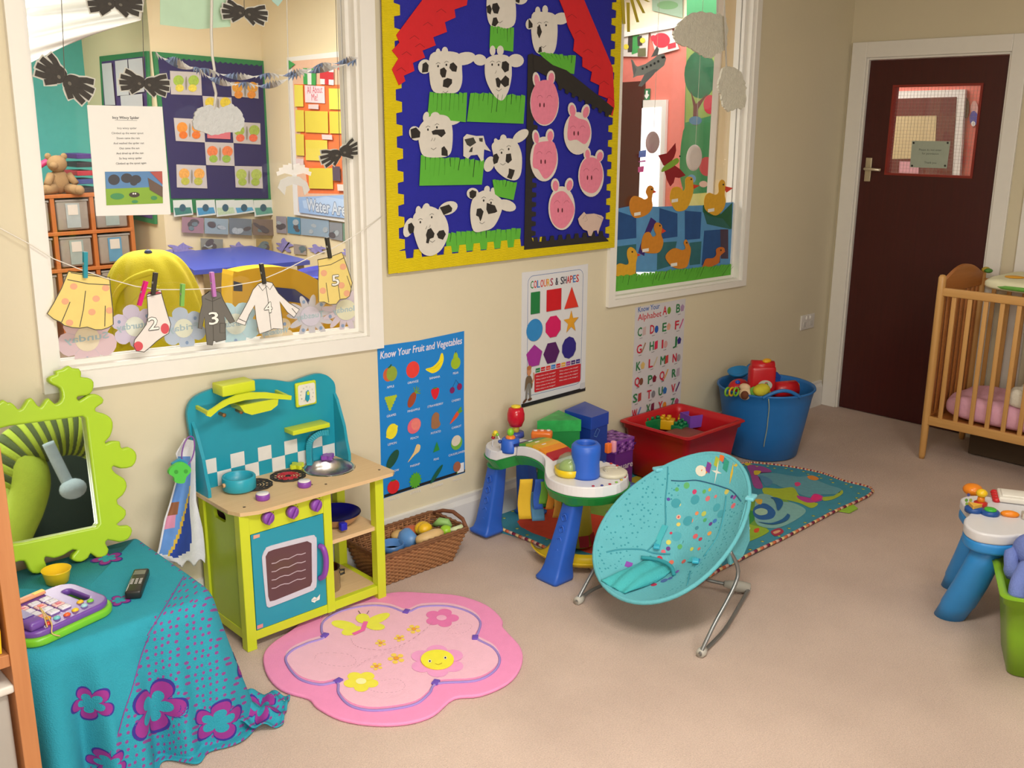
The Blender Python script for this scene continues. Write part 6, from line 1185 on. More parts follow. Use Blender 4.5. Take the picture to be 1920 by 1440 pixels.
for px, py in ((1441, 748), (1442, 765), (1440, 785), (1438, 805), (1434, 825), (1432, 838)):
    d = ray(px, py); best = None
    for k in range(4000):
        q_ = CP+d*(2.5+k*.001*1.5)
        if q_.z > 0 and math.hypot(q_.x-tc_[0], q_.y-tc_[1]) < (.178+q_.z/.35*.062)+.005: best = q_; break
    P.append(best or FL(px, py, .2))
m.tube(sm(P, 3, False), .0028, mt('9aa89a', .8), 6); tag(m.build('toy_string'), 'pale string hanging down the front of the blue tub', 'string')
def tt(name, fn, label, cat='toy'): 
    t = []; m = MB(); fn(m); return tag(m.build(name), label, cat, 'toys in the blue tub')
R1, YL1, GR1, SB = mt('c01824', .3), mt('e0a81c', .35), mt('7cb82c', .4), mt('1d7fc0', .35)
m = MB(); m.lathe([(.0001, .05), (.16, .05), (.185, .26), (.16, .285), (.0001, .29)], (tc_[0], tc_[1], 0), mt('7a3c40', .7, var=.5, scale=18), 30); tag(m.build('toy_heap'), 'heap of small toys filling the blue tub', 'toys', kind='stuff')
tel = thing('red_toy_radio', 'red plastic toy with a round picture window at the top of the tub', 'toy', FL(1427, 715, .34)); c = FL(1428, 708, .43)
RT2 = Matrix((RT, V((RT.y, -RT.x, 0))*-1, V((0, 0, 1)))).transposed(); m = MB(); m.box(c+V((0, 0, -.01)), (.13, .07, .15), R1, R=RT2, bev=.02); m.tube([c+RT*-.055+V((0, 0, .06)), c+RT*.055+V((0, 0, .055))], .03, R1, 14); m.build('case', tel)
fwn = V((-RT.y, RT.x, 0)); fwn = fwn if fwn.dot(CP-c) > 0 else -fwn
g = Art(c+fwn*.036, RT, (0, 0, 1)); g.base(ngon(.01, -.03, .035, .026, 24), mt('b8c0b8', .3), .003, px=False)
for a, b, h in ((0, -.03, '3f7a60'), (.015, -.02, 'c04a5a'), (.02, -.04, '4a68b0'), (-.008, -.042, 'e0e0d8')): g.ell(a, b, .008, .007, mt(h, .4), 0, False)
g.done('picture_window', parent=tel); m = MB(); m.ball(c+RT*.02+V((0, 0, .085)), (.028, .02, .012), YL1, 14); m.build('button', tel)
tt('toy_bowl', lambda m: m.lathe([(.0001, 0), (.03, .004), (.05, .02), (.058, .035), (.055, .036), (.03, .01), (.0001, .008)], FL(1386, 706, .385), SB, 26, rot('Y', -14)), 'turquoise toy bowl tipped on the heap in the blue tub')
tt('toy_car', lambda m: (m.ball(FL(1385, 725, .36), (.065, .045, .04), R1, 18), m.ball(FL(1383, 717, .39), (.014, .014, .012), mt('1f50c0', .3), 10)), 'red rounded toy with a blue button at the left of the tub', 'toy')
tt('toy_rings', lambda m: [m.tube([FL(1366+8*k, 735, .37)+V((.02*math.cos(t), .006, .02*math.sin(t))) for t in (2*math.pi*i/16 for i in range(16))], .005, (GR1, YL1, GR1)[k], 8, True) for k in range(3)], 'green and yellow toy rings at the left rim of the tub', 'toy')
def doll(m): c = FL(1399, 738, .355); m.ball(c, (.04, .035, .032), mt('dcbf9a', .7), 18); m.ball(c+V((-.03, -.012, 0)), (.02, .02, .022), mt('6a3a22', .9), 12); m.ball(c+V((.008, -.033, .005)), (.005, .004, .006), BLK, 8); m.ball(c+V((.0, .01, .03)), (.025, .03, .02), mt('dcbf9a', .7), 12)
tt('soft_puppy', doll, 'cream and brown soft toy face at the front rim of the tub', 'soft toy')
tt('soft_bug', lambda m: (m.ball(FL(1428, 731, .385), (.055, .035, .03), mt('c8c030', .8, var=.3), 18), m.ball(FL(1416, 735, .37), (.025, .03, .028), mt('6fb84a', .8), 14), m.ball(FL(1437, 736, .36), (.02, .025, .02), YL1, 12), m.ball(FL(1437, 722, .4), (.014, .012, .018), mt('3f9a44', .6), 10)), 'yellow and green soft toy at the front of the tub', 'soft toy')
tt('toy_bucket', lambda m: (m.tube([FL(1452, 732, .36), FL(1490, 728, .36)], .042, R1, 22), m.ball(FL(1494, 722, .375), (.014, .014, .014), YL1, 12)), 'dark red toy drum lying at the right of the tub', 'toy')
tt('toy_spade', lambda m: m.prism([W(a, b, -.22) for a, b in ((1450, 694), (1458, 698), (1466, 708), (1474, 716), (1450, 716), (1456, 708), (1452, 700))], (0, .012, 0), mt('2b56b4', .4)), 'blue curved toy handle behind the red drum', 'toy')
# ================================================================ activity table
WHP = mt('dcdce0', .25, var=.02); GNP = mt('1f9040', .3, var=.04); BLP = mt('2a60c8', .4, var=.06)
at = thing('activity_table', 'white and green activity table on chunky blue legs standing on the play mat', 'activity table', (-2.76, -.4, 0))
LA, LB_ = V((-2.765, -.19)), V((-2.782, -.615)); RA, RB_ = .105, .158; ZD = .39
def deckz(y): t = max(0, min(1, (y+.55)/.34)); return ZD+.05*math.sin(math.pi*t)**1.0*(1 if 0 < t < 1 else 0)
prs = []; N_ = 44
for i in range(N_+1):
    y = (LB_.y-RB_)+(LA.y+RA-(LB_.y-RB_))*i/N_; y = min(max(y, LB_.y-RB_+.0005), LA.y+RA-.0005); wa = math.sqrt(max(0, RA**2-(y-LA.y)**2)) if abs(y-LA.y) < RA else 0; wb = math.sqrt(max(0, RB_**2-(y-LB_.y)**2)) if abs(y-LB_.y) < RB_ else 0
    ww = max(wa, wb, .06 if LB_.y < y < LA.y else 0); cx = LA.x if wa > wb else LB_.x; prs.append((y, cx, ww))
for k_ in range(3):
    for i in range(1, N_):
        if LB_.y-.02 < prs[i][0] < LA.y: prs[i] = (prs[i][0], prs[i][1], (prs[i-1][2]+2*prs[i][2]+prs[i+1][2])/4)
def deck(z0, z1, gr0, gr1, mm, name):
    m = MB(); vs = []; fs = []
    for y, cx, ww in prs:
        z = deckz(y); yy0 = -.4+(y+.4)*(1+gr0*2.2); yy1 = -.4+(y+.4)*(1+gr1*2.2)
        vs += [V((cx-ww-gr0, yy0, z+z0)), V((cx-ww-gr1, yy1, z+z1)), V((cx+ww+gr1, yy1, z+z1)), V((cx+ww+gr0, yy0, z+z0))]
    for i in range(N_): fs += [(4*i+k, 4*i+(k+1) % 4, 4*i+4+(k+1) % 4, 4*i+4+k) for k in range(4)]
    fs += [(0, 1, 2, 3), (4*N_+3, 4*N_+2, 4*N_+1, 4*N_)]; m.add(vs, fs, mm); return m.build(name, at, bev=.004)
deck(-.038, 0, 0, -.004, WHP, 'tray_top'); deck(-.078, -.039, -.02, .004, GNP, 'tray_underside')
for (x, y), (fx, fy) in (((-2.80, -.15), (-2.825, -.11)), ((-2.862, -.632), (-2.918, -.592)), ((-2.64, -.14), (-2.56, -.10)), ((-2.63, -.70), (-2.555, -.71))):
    m = MB(); zt = .322; 
    def sec(cx, cy, w_, d_, z): return [V((a, b, z)) for a, b in rrect(cx-w_, cy-d_, cx+w_, cy+d_, .012, 3)]
    dx, dy = fx-x, fy-y; b0_ = .018 if fx > -2.75 else (.012 if fy > -.3 else .001); rows = [sec(fx, fy, .05, .052, b0_), sec(fx, fy, .052, .054, b0_+.012), sec(fx-dx*.12, fy-dy*.12, .046, .046, .034), sec(fx-dx*.2, fy-dy*.2, .04, .042, .06), sec(x+dx*.35, y+dy*.35, .034, .036, .2), sec(x, y, .028, .03, zt), sec(x, y, .03, .032, zt+.005)]
    k = len(rows[0]); fs = [tuple(range(k))[::-1], tuple((len(rows)-1)*k+i for i in range(k))]
    for j in range(len(rows)-1): fs += [(j*k+i, j*k+(i+1) % k, (j+1)*k+(i+1) % k, (j+1)*k+i) for i in range(k)]
    m.add([p for r_ in rows for p in r_], fs, BLP, True); lg = m.build('leg', at)
    m = MB(); m.lathe([(.04, 0), (.045, .01), (.038, .022)], (x, y, .298), GNP, 20); m.build('leg_collar', at)
    if x < -2.7:
        for j in range(5):
            z = .07+j*.045; f = 1-z/zt; c = V((x+dx*f*.85-.034-.006*f, y+dy*f*.85, z)); m = MB(); m.tube([c+V((0, .012*math.cos(t), .013*math.sin(t)+.004*math.cos(3*t))) for t in (2*math.pi*i/12 for i in range(12))], .0028, BLP, 5, True); m.build('raised_pattern', lg)
# red drum, blue drum, beads
c = FL(967, 818, ZD); m = MB(); m.lathe([(.036, 0), (.033, .02)], c, mt('3a4a9a', .3), 20); m.lathe([(.012, .012), (.016, .05)], c, mt('c8b040', .4), 14)
rd = m.build('drum_stand', at); m = MB(); z = c+V((0, 0, .042)); m.lathe([(.0001, 0), (.026, .004), (.036, .03), (.036, .055), (.03, .078), (.02, .083)], z, mt('c4142c', .2), 32); rd = m.build('red_drum', at); m = MB(); m.lathe([(.021, .083), (.019, .09), (.0001, .093)], z, mt('e8cf3a', .25), 24); m.build('drum_cap', rd)
c = FL(957, 846, ZD); m = MB(); m.lathe([(.037, 0), (.038, .01), (.035, .05), (.03, .054), (.0001, .054)], c, BLP, 32); bd = m.build('blue_drum', at)
m = MB(); m.ball(c+V((0, 0, .056)), (.02, .02, .012), mt('e8812c', .3), 16); m.build('orange_button', bd); m = MB(); m.ball(c+V((0, 0, .078)), (.014, .014, .017), mt('7cc62c', .3), 16); m.build('green_ball', bd)
c = FL(930, 842, ZD); bl = MB(); P = sm([c+V((-.0, -.03, 0)), c+V((0, -.02, .045)), c+V((0, .0, .066)), c+V((.005, .02, .05)), c+V((.012, .035, .0))], 5, False); bl.tube(P, .0025, mt('d9dadd', .3), 6); br = bl.build('bead_wire', at)
for k, (i, h, r_) in enumerate(((4, '2a4a9a', .008), (8, '7cc040', .007), (11, 'e6d030', .011), (14, 'e6c82c', .009), (16, 'b01c34', .008))): m = MB(); m.ball(P[i], r_, mt(h, .3), 12); m.build('bead', br)
c = FL(1016, 822, ZD+.01); m = MB(); m.box(c+V((0, 0, .016)), (.085, .05, .034), mt('e8782c', .3), rz=-.9, bev=.01); ob = m.build('orange_button_box', at)
for k in range(3): m = MB(); m.lathe([(.009, 0), (.008, .004), (.0001, .004)], c+V((-.02+.02*k, .018-.018*k, .033)), mt(('d9d3cc', 'e9b8a8', 'd9d3cc')[k], .3), 12); m.build('button', ob)
# keyboard across the bridge
kc = ['1f2e78', '4f9a34', 'b9b42c', 'dca524', 'e08a20', 'a81c2c']
for k, h in enumerate(kc):
    y0, y1 = -.27-k*.037, -.27-(k+1)*.037; m = MB(); ww = .058; m.prism([V((-2.775-ww, y, deckz(y)+.001)) for y in (y0, (y0+y1)/2, y1-.001)]+[V((-2.775-ww, y, deckz(y)+.011)) for y in (y1-.001, (y0+y1)/2, y0)], (2*ww, 0, 0), mt(h, .3)); kk = m.build('piano_key', at, bev=.002)
    if k in (1, 2, 3): m = MB(); m.box((-2.79, (y0+y1)/2, deckz((y0+y1)/2)+.012), (.02, .006, .001), WHT); m.build('printed_note', kk)
# big blue cup, bowl and dome, turntable
c = V((-2.81, -.635, ZD)); m = MB(); m.lathe([(.052, 0), (.053, .01), (.05, .05), (.054, .095), (.053, .118), (.044, .128), (.036, .129), (.034, .12), (.03, .06), (.0001, .05)], c, BLP, 36); m.build('ball_cup', at)
c = FL(1066, 898, ZD); m = MB(); m.lathe([(.0001, 0), (.045, 0), (.053, .008), (.055, .03), (.05, .03), (.046, .01), (.0001, .008)], c+V((.035, .03, 0)), mt('e2c41c', .3), 32); m.build('yellow_bowl', at)
m = MB(); m.lathe([(.05, .03), (.047, .05), (.036, .07), (.018, .082), (.0001, .085)], c+V((.035, .03, 0)), mt('9cb89a', .1, alpha=.38), 32, cap=False); m.ball(c+V((.035, .03, .028)), (.038, .038, .03), mt('a9c43c', .4), 20); m.build('clear_dome', at)
c = V((-2.725, -.69, ZD)); m = MB(); m.lathe([(.056, .001), (.056, .012), (.05, .016), (.0001, .018)], c, mt('d3cdb8', .4), 32); m.tube([c+V((.03*math.cos(t), .03*math.sin(t), .018)) for t in (i*.35 for i in range(10))], .004, mt('b9b4a4', .4), 6); m.build('turntable', at)
for k, h in enumerate(('a02040', '2a3a8a', 'b01c34', '7cb040', 'c8b040', 'a81c2c', '7a2c5a', 'c8a020', '3a7a3a', 'b01c34', 'c0392c', '34468c')): t = math.radians(-128+k*13); m = MB(); m.ball((LB_.x+.143*math.cos(t)+.0, LB_.y+.143*math.sin(t), ZD+.002), (.006, .006, .003), mt(h, .3), 8); m.build('printed_dot', at)
c = FL(1140, 850, ZD); m = MB(); m.box(c+V((0, 0, .022)), (.024, .02, .04), mt('e8702c', .3), bev=.004); m.box(c+V((.022, -.008, .025)), (.018, .02, .046), mt('e29ab0', .3), bev=.004); m.build('picture_tile', at)
# hanging cloth strips
def strip_(x, y, w_, z0, z1, h, sh=0.): 
    m = MB(); m.grid(lambda a, b: V((x+(a-.5)*w_*.8, y-(a-.5)*w_*.6+.006*math.sin(b*5+sh), z1+(z0-z1)*b)), 8, 10, mt(h, .8, bump=.3)); m.build('hanging_strip', at, solid=.002)
for a in ((985, 900, .05, .15, 'd9b22a'), (1010, 900, .034, .19, '2c5ab8'), (1021, 900, .034, .21, '6aa83a'), (1033, 905, .03, .2, 'd08c30'), (1045, 915, .028, .19, 'd8a044')):
    c = FL(a[0], a[1], .31); strip_(c.x, c.y, a[2], a[3], .315, a[4], a[0])
strip_(FL(1008, 940, .2).x, FL(1008, 940, .2).y, .05, .12, .24, '5f9ccc')
# slide tower under the big end
c = V((-2.65, -.46, 0)); m = MB(); m.lathe([(.06, .022), (.062, .028), (.05, .13), (.04, .23)], c, mt('b8aa30', .45, var=.08), 28); m.build('slide_tower', at); m = MB(); m.lathe([(.034, .23), (.036, .3), (.04, .312)], c, mt('a01c28', .4), 24); m.build('slide_neck', at)
m = MB()
for k in range(3): t = math.radians(200+k*45); m.prism([c+V((.066*math.cos(t+s_)*f, .066*math.sin(t+s_)*f, z)) for s_, z, f in ((-.35, .07, .93), (.35, .07, .93), (.28, .03, 1.08), (-.28, .03, 1.08))], (0, 0, .004), mt('a81c2c', .5))
m.build('red_skirt', at)
tr = MB(); P = [V((-2.675+.165*math.cos(t)*1.05, -.52+.17*math.sin(t), 0)) for t in (math.radians(140+i*11) for i in range(22))]
for a, b in ((.0, .03),):
    def trf(u, v): i = u*(len(P)-1); k = min(int(i), len(P)-2); p = P[k].lerp(P[k+1], i-k); d = (p-V((-2.675, -.52, 0))).normalized(); s_ = (v-.5)*2; return p+d*s_*.042+V((0, 0, .026+.03*abs(s_)**2))
    tr.grid(trf, 44, 9, mt('e0bf1e', .35))
tr.build('ball_track', at, solid=.004)
# ================================================================ bouncer
bo = thing('baby_bouncer', 'turquoise patterned baby bouncer seat on a bent grey wire frame', 'baby bouncer', (-2.75, -1.04, 0))
BQ = mt('62b3c0', .9, var=.07, scale=18, bump=.5, bscale=160)
CB_, AB, HB = V((-2.80, -1.04, .32)), V((.272, 0, .178)), V((0, -.245, .0)); NBB = AB.cross(HB).normalized(); NBB = NBB if NBB.z > 0 else -NBB
def bs(a, r, lift=0.):
    """a angle round the seat (0 = head), r 0..1"""
    k = 1+.05*math.cos(2*a)*0; ca, sa = math.cos(a), math.sin(a); along = ca*r; side = sa*r*(1-.1*ca); p = CB_+AB*along+HB*side
    sag = (1-r*r)*(.085+.035*max(0, -along)) ; hollow = .03*math.exp(-((along+.35)**2+side**2*1.4)/.12)
    edge = .02*abs(side)**3+.015*(max(0, along)**2)
    return p-NBB*(sag+hollow-edge-lift)
def bdots():
    m = BQ.copy(); N = m.node_tree.nodes; L = m.node_tree.links; tc = [n for n in N if n.type == 'TEX_COORD'][0]; mx = [n for n in N if n.type == 'MIX'][0]
    vo = N.new('ShaderNodeTexVoronoi'); vo.inputs['Scale'].default_value = 64; vo.inputs['Randomness'].default_value = .6; L.new(tc.outputs['Object'], vo.inputs['Vector'])
    lt = N.new('ShaderNodeMath'); lt.operation = 'LESS_THAN'; lt.inputs[1].default_value = .24; L.new(vo.outputs['Distance'], lt.inputs[0])
    m2 = N.new('ShaderNodeMix'); m2.data_type = 'RGBA'; L.new(lt.outputs[0], m2.inputs[0]); L.new(mx.outputs[2], m2.inputs[6]); m2.inputs[7].default_value = rgb('3a93a2'); L.new(m2.outputs[2], N['Principled BSDF'].inputs['Base Color']); return m
BQD = bdots(); m = MB(); NU, NV = 96, 34
for j in range(NV):
    for i in range(NU):
        a0, a1, r0, r1 = 2*math.pi*i/NU, 2*math.pi*(i+1)/NU, max(j/NV, .001), (j+1)/NV
        am, rm = (a0+a1)/2, (r0+r1)/2; al, sd = math.cos(am)*rm, math.sin(am)*rm
        m.add([bs(a0, r0), bs(a1, r0), bs(a1, r1), bs(a0, r1)], [(0, 1, 2, 3)], BQD if abs(sd) > .42 and al < .6 else BQ, True)
m.build('fabric_seat', bo, solid=.012)
m = MB(); m.tube([bs(2*math.pi*i/60, 1.0) for i in range(60)], .0075, BQ, 8, True); m.build('edge_binding', bo)
def xy2(px, py):
    best = None
    for i in range(96):
        for j in range(0, 33):
            p = bs(2*math.pi*i/96, j/32); q_ = proj(p); d = (q_[0]-px)**2+(q_[1]-py)**2
            if best is None or d < best[0]: best = (d, math.cos(2*math.pi*i/96)*j/32, math.sin(2*math.pi*i/96)*j/32)
    return best[1], best[2]
def bp(al, sd, lift): r = min(math.hypot(al, sd), .999); return bs(math.atan2(sd, al), r, lift)
_bk = [0]
def bdec(px, py, rx, ry, h, rot_=0., n=14, pts=None, name='printed_motif'):
    """patch of print that lies on the seat; rx, ry in seat units"""
    _bk[0] += 1; cu, cv = xy2(px, py); m = MB(); lf = .0068+_bk[0]*.00002
    ol_ = pts or [(rx*math.cos(2*math.pi*i/n), ry*math.sin(2*math.pi*i/n)) for i in range(n)]; c, s_ = math.cos(rot_), math.sin(rot_)
    vs = [bp(cu, cv, lf)]+[bp(cu+a*c-b*s_, cv+a*s_+b*c, lf) for a, b in ol_]; n = len(ol_); m.add(vs, [(0, 1+i, 1+(i+1) % n) for i in range(n)], mt(h, .85), True); m.build(name, bo, nofix=True)
def zb(x, y): return (1040+x/3.4275, 820+y/3.4275)
for x, y, r_, h in ((855, 320, .045, '5fae6c'), (795, 350, .03, '5aa86a'), (900, 365, .035, 'c43a6a'), (960, 350, .03, '5fae5c'), (1005, 350, .025, 'c8b040'), (1100, 360, .04, 'c9c060'), (905, 415, .07, '3f9aaa'), (985, 408, .04, 'd0707a'), (740, 412, .025, '5a4aa0'), (790, 430, .07, '3f9aaa'), (805, 436, .03, 'd8d07a'), (1040, 395, .025, 'd07a7a'), (1150, 445, .04, 'd86a74'), (1165, 395, .03, 'a04a9a'), (1140, 390, .025, '4a3a8a'), (800, 513, .035, 'd8b0a0'), (800, 513, .018, 'c85a5a'), (915, 500, .03, 'e08a5a'), (965, 495, .04, 'b8c05a'), (860, 550, .075, '3f9aaa'), (880, 550, .035, 'd88a6a'), (965, 540, .03, '4aa86a'), (1030, 540, .035, '3f7ac0'), (1010, 570, .03, '6a3a8a'), (798, 568, .03, 'd8c86a'), (915, 592, .03, '3f8a9a'), (1000, 625, .035, 'e0a050'), (905, 645, .04, 'd8606a'), (785, 640, .07, '4fa8b8'), (745, 622, .02, 'c43a5a'), (940, 662, .03, 'b83a5a'), (740, 686, .035, 'd0cf6a'), (810, 710, .035, '5fae6a'), (740, 725, .03, '6a3a8a'), (885, 725, .03, 'c8cf5a'), (930, 730, .025, 'd8705a'), (680, 782, .035, 'c43a4a'), (755, 810, .035, 'd8705a'), (830, 805, .035, 'c0605a'), (920, 805, .03, '3f8ac0'), (700, 745, .03, 'd86a7a'), (635, 955, .04, 'b82a50'), (705, 935, .05, '4a6aa8'), (740, 915, .035, '4a6aa8'), (790, 870, .03, '7a5ab0'), (510, 880, .03, '5fae4a'), (550, 825, .03, 'c8c86a'), (1040, 460, .06, '45a0b0'), (1075, 495, .06, '45a0b0')):
    bdec(*zb(x, y), r_*.78, r_*1., h)
bdec(*zb(485, 820), .05, .06, '8a4ab0', .4, 4)
# head rest picture
for x, y, a, b, h, n in ((955, 232, .055, .095, 'e0dccc', 12), (960, 232, .035, .06, 'e0762c', 10), (990, 195, .05, .075, '7a3a94', 4), (990, 188, .022, .03, 'e06a4a', 8), (1040, 172, .05, .075, 'a8b43a', 4), (1085, 135, .05, .075, 'e0702c', 4), (1105, 200, .055, .095, '2f9a84', 4), (1095, 170, .035, .05, '2f6a9a', 4)): bdec(*zb(x, y), a, b, h, .78 if n == 4 else 0, n)
for x, y, a, b, h, ro in ((1045, 235, .13, .014, 'dadbd4', -.35), (1040, 235, .014, .1, 'dadbd4', .0), (1150, 245, .12, .022, 'd8b83a', -.35), (1175, 195, .02, .05, 'd8b83a', -.2)): bdec(*zb(x, y), a, b, h, ro, 4)
# seam, straps and crotch strap
for P0, mm, r_ in (([(745, 295), (830, 285), (920, 288), (1010, 300), (1090, 325), (1150, 360), (1200, 415)], mt('2a5f80', .8), .0022), ([(740, 190), (742, 300), (725, 420), (712, 560), (690, 640), (600, 735)], mt('3f98a8', .8), .0025), ([(1110, 380), (1080, 520), (1040, 650), (960, 770)], mt('3f98a8', .8), .0025), ([(345, 745), (440, 730), (560, 735), (640, 745), (750, 760)], mt('3f98a8', .8), .003), ([(870, 870), (865, 960)], mt('3f98a8', .8), .002)):
    pp = [bp(*xy2(*zb(*a)), .0075) for a in P0]; m = MB(); m.tube(sm(pp, 4, False), r_, mm, 6); m.build('stitched_seam', bo)
ST = mt('48b8c4', .5)
for P0 in ([(712, 580), (700, 630), (680, 680), (665, 710)], [(870, 800), (900, 800), (918, 806)]):
    pp = [bp(*xy2(*zb(*a)), .012) for a in P0]; m = MB()
    for a, b in zip(pp, pp[1:]): m.bar(a, b, .022, .003, ST, up=NBB)
    m.build('strap', bo)
for x, y in ((660, 718), (918, 808)): c = bp(*xy2(*zb(x, y)), .018); m = MB(); m.box(c, (.03, .022, .01), mt('3fb4d0', .3), bev=.003, rz=.6); m.build('buckle', bo)
m = MB()
def cr(u, v): # crotch panel bulging at the foot end
    L = bp(*xy2(*zb(475+u*170-10*v, 965-120*v+10*u)), .0) if False else None
    al = -.93+v*.62; sd = -.36+u*.36+(.1*v); return bp(al, sd, .012+.03*math.sin(math.pi*min(1, v*1.05))*math.sin(math.pi*u)**.5+.004*math.sin(u*14+v*5))
m.grid(cr, 20, 20, mt('45b0b6', .9, bump=.6)); m.build('crotch_panel', bo, solid=.006)
m = MB(); pp = [bp(-.40, -.30, .02), bp(-.33, -.1, .035), bp(-.34, .1, .03), bp(-.42, .22, .01)]; m.tube(sm(pp, 5, False), .007, mt('2a8f9c', .8), 8); m.build('panel_hem', bo)
# wire frame and feet
WI = mt('8f9294', .35, .7)
def wire(P, r=.0065): m = MB(); m.tube(sm([V(p) for p in P], 6, False), r, WI, 10); return m.build('wire_frame', bo)
sR = bs(math.pi*.52, .98); sL = bs(-math.pi*.52, .98)
if sR.y > sL.y: sR, sL = sL, sR
wire([sR-V((0, 0, .01)), (-2.80, -1.30, .22), (-2.93, -1.305, .09), (-2.985, -1.30, .012)]); wire([sL-V((0, 0, .01)), (-2.80, -.79, .22), (-2.93, -.785, .09), (-3.01, -.79, .012)])
wire([(-2.985, -1.30, .012), (-2.8, -1.26, .01), (-2.6, -1.19, .012), (-2.485, -1.15, .02)]); wire([(-3.01, -.79, .012), (-2.9, -.775, .02), (-2.7, -.80, .03), (-2.5, -.86, .035)])
wire([(-2.485, -1.15, .02), (-2.55, -1.05, .03), (-2.56, -1.0, .035), (-2.5, -.86, .035)])
PD = mt('b9b6ae', .5)
for a, b in (((-2.985, -1.30, .014), (-2.95, -1.292, .014)), ((-3.01, -.79, .014), (-2.97, -.782, .014)), ((-2.485, -1.15, .02), (-2.53, -1.10, .03)), ((-2.5, -.86, .035), (-2.54, -.9, .03))): m = MB(); k_ = 1.35 if a[0] > -2.6 else 1; m.tube([a, V(a).lerp(V(b), .5*k_), V(a).lerp(V(b), k_)], [.014*k_, .016*k_, .011], PD, 12); m.build('foot_grip', bo)
for s_ in (-1, 1): c = bs(s_*math.pi*.3, 1.03); m = MB(); m.box(c+V((0, 0, -.01)), (.05, .03, .012), mt('7cd0e0', .3), bev=.004, rz=s_*.3); m.build('toy_bar_socket', bo)
m = MB(); pp = [bs(math.pi*t, 1.0) for t in (.3, .38, .46, .54)]; pp = [p if sR.y < -1.04 and p.y < -1.04 else bs(-math.pi*t, 1.0) for p, t in zip(pp, (.3, .38, .46, .54))]
m.prism([p for p in pp]+[pp[3]+V((.02, 0, -.05)), pp[2]+V((.03, 0, -.09)), pp[1]+V((.03, 0, -.1)), pp[0]+V((0, 0, -.04))], (0, .008, 0), BQ); m.build('side_flap', bo)
# ================================================================ crib
CW = wood('c08c4e', 'd8a866', axis=2, rough=.4); CWH = wood('c08c4e', 'd8a866', axis=1, rough=.4); CWX = wood('a8662e', 'bf7c40', axis=0, rough=.4)
cb = thing('baby_cot', 'slatted light wooden baby cot standing across the dark door', 'cot', (-.31, -1.5, 0)); cx0, cx1, cy0, cy1 = -.562, -.052, -.872, -2.1
for x in (cx0+.016, cx1-.016):
    for y in (cy0-.016, cy1+.016):
        m = MB(); m.lathe([(.013, 0), (.016, .02), (.019, .2), (.019, .86), (.018, .925 if x < -.3 else .9), (.012, .937 if x < -.3 else .91), (.0001, .94 if x < -.3 else .912)], (x, y, 0), CW, 16); m.build('post', cb)
for x in (cx0+.016, cx1-.016):
    for z, h in ((.857, .04), (.205, .045)): m = MB(); m.box((x, (cy0+cy1)/2, z), (.024, cy0-cy1-.05, h), CWH, bev=.005); m.build('side_rail', cb)
    for k in range(15): m = MB(); y = -.957-k*.0755; m.box((x, y, .53), (.012, .022, .63), CW, bev=.004); m.build('slat', cb) if y > cy1+.04 else None
for y in (cy0-.016, cy1+.016):
    m = MB(); pts = [(cx0+.03, .845)]+[(cx0+.03+(cx1-cx0-.06)*i/14, .905+.065*math.sin(math.pi*i/14)) for i in range(15)]+[(cx1-.03, .845)]
    m.prism([(x, y+.009, z) for x, z in pts], (0, -.018, 0), CWX); m.build('arched_headboard', cb, bev=.003)
    m = MB(); m.box(((cx0+cx1)/2, y, .205), (cx1-cx0-.05, .02, .05), CWX); m.build('end_rail', cb, bev=.002)
    for k in range(8): m = MB(); m.box((cx0+.062+k*.055, y, .54), (.026, .012, .62), CWX, bev=.003); m.build('end_slat', cb)
m = MB(); m.box(((cx0+cx1)/2, (cy0+cy1)/2, .21), (cx1-cx0-.06, cy0-cy1-.08, .012), CWX); m.build('mattress_base', cb)
def soft(name, c, d, mm, label, cat, par=None, lump=.006, n=26, bev=.45):
    m = MB(); e = .32
    def fn(u, v):
        a = 2*math.pi*u; b = math.pi*(v-.5); sg = lambda x, p: math.copysign(abs(x)**p, x); cx = sg(math.cos(b), e)*sg(math.cos(a), e); cy = sg(math.cos(b), e)*sg(math.sin(a), e); cz = sg(math.sin(b), .55)
        w_ = lump*(math.sin(cx*9+cy*4)+math.sin(cy*13-cx*5)*.6); return V((c[0]+cx*d[0]/2, c[1]+cy*d[1]/2, c[2]+cz*d[2]/2+w_*(cz > 0)))
    m.grid(fn, n*3, n, mm, closeu=True); o = m.build(name); return tag(o, label, cat)
PKM = mt('e6aec4', .9, var=.08, bump=.5, bscale=90)
soft('cot_mattress', (-.307, -1.49, .282), (.42, 1.12, .125), PKM, 'pink covered mattress lying in the wooden cot', 'mattress')
soft('white_blanket', (-.38, -1.44, .378), (.27, .42, .085), mt('e2dccb', .95, var=.05, bump=.9, bscale=50), 'cream fluffy blanket bundled on the cot mattress', 'blanket', lump=.012)
cm = soft('padded_play_cushion', (-.3, -1.42, .913), (.46, .74, .06), mt('dcd8b4', .7, var=.1, scale=14), 'cream cushion with yellow flowers and green edge lying across the top of the cot', 'cushion', lump=.002)
def ring_cush():
    m = MB(); m.tube([V((-.3+.225*math.copysign(abs(math.cos(t))**.4, math.cos(t)), -1.42+.362*math.copysign(abs(math.sin(t))**.4, math.sin(t)), .908)) for t in (2*math.pi*i/48 for i in range(48))], .012, mt('5f9a3a', .6, var=.3, scale=20), 8, True); m.build('green_edging', cm)
    for x, y, h in ((-.38, -1.16, 'e0a020'), (-.24, -1.2, 'e08a20'), (-.36, -1.36, 'e8b830'), (-.2, -1.42, 'd84a3a'), (-.35, -1.55, 'e0a020')):
        m = MB(); m.ball((x, y, .9425), (.045, .045, .004), mt(h, .7), 14); m.build('printed_flower', cm)
ring_cush()
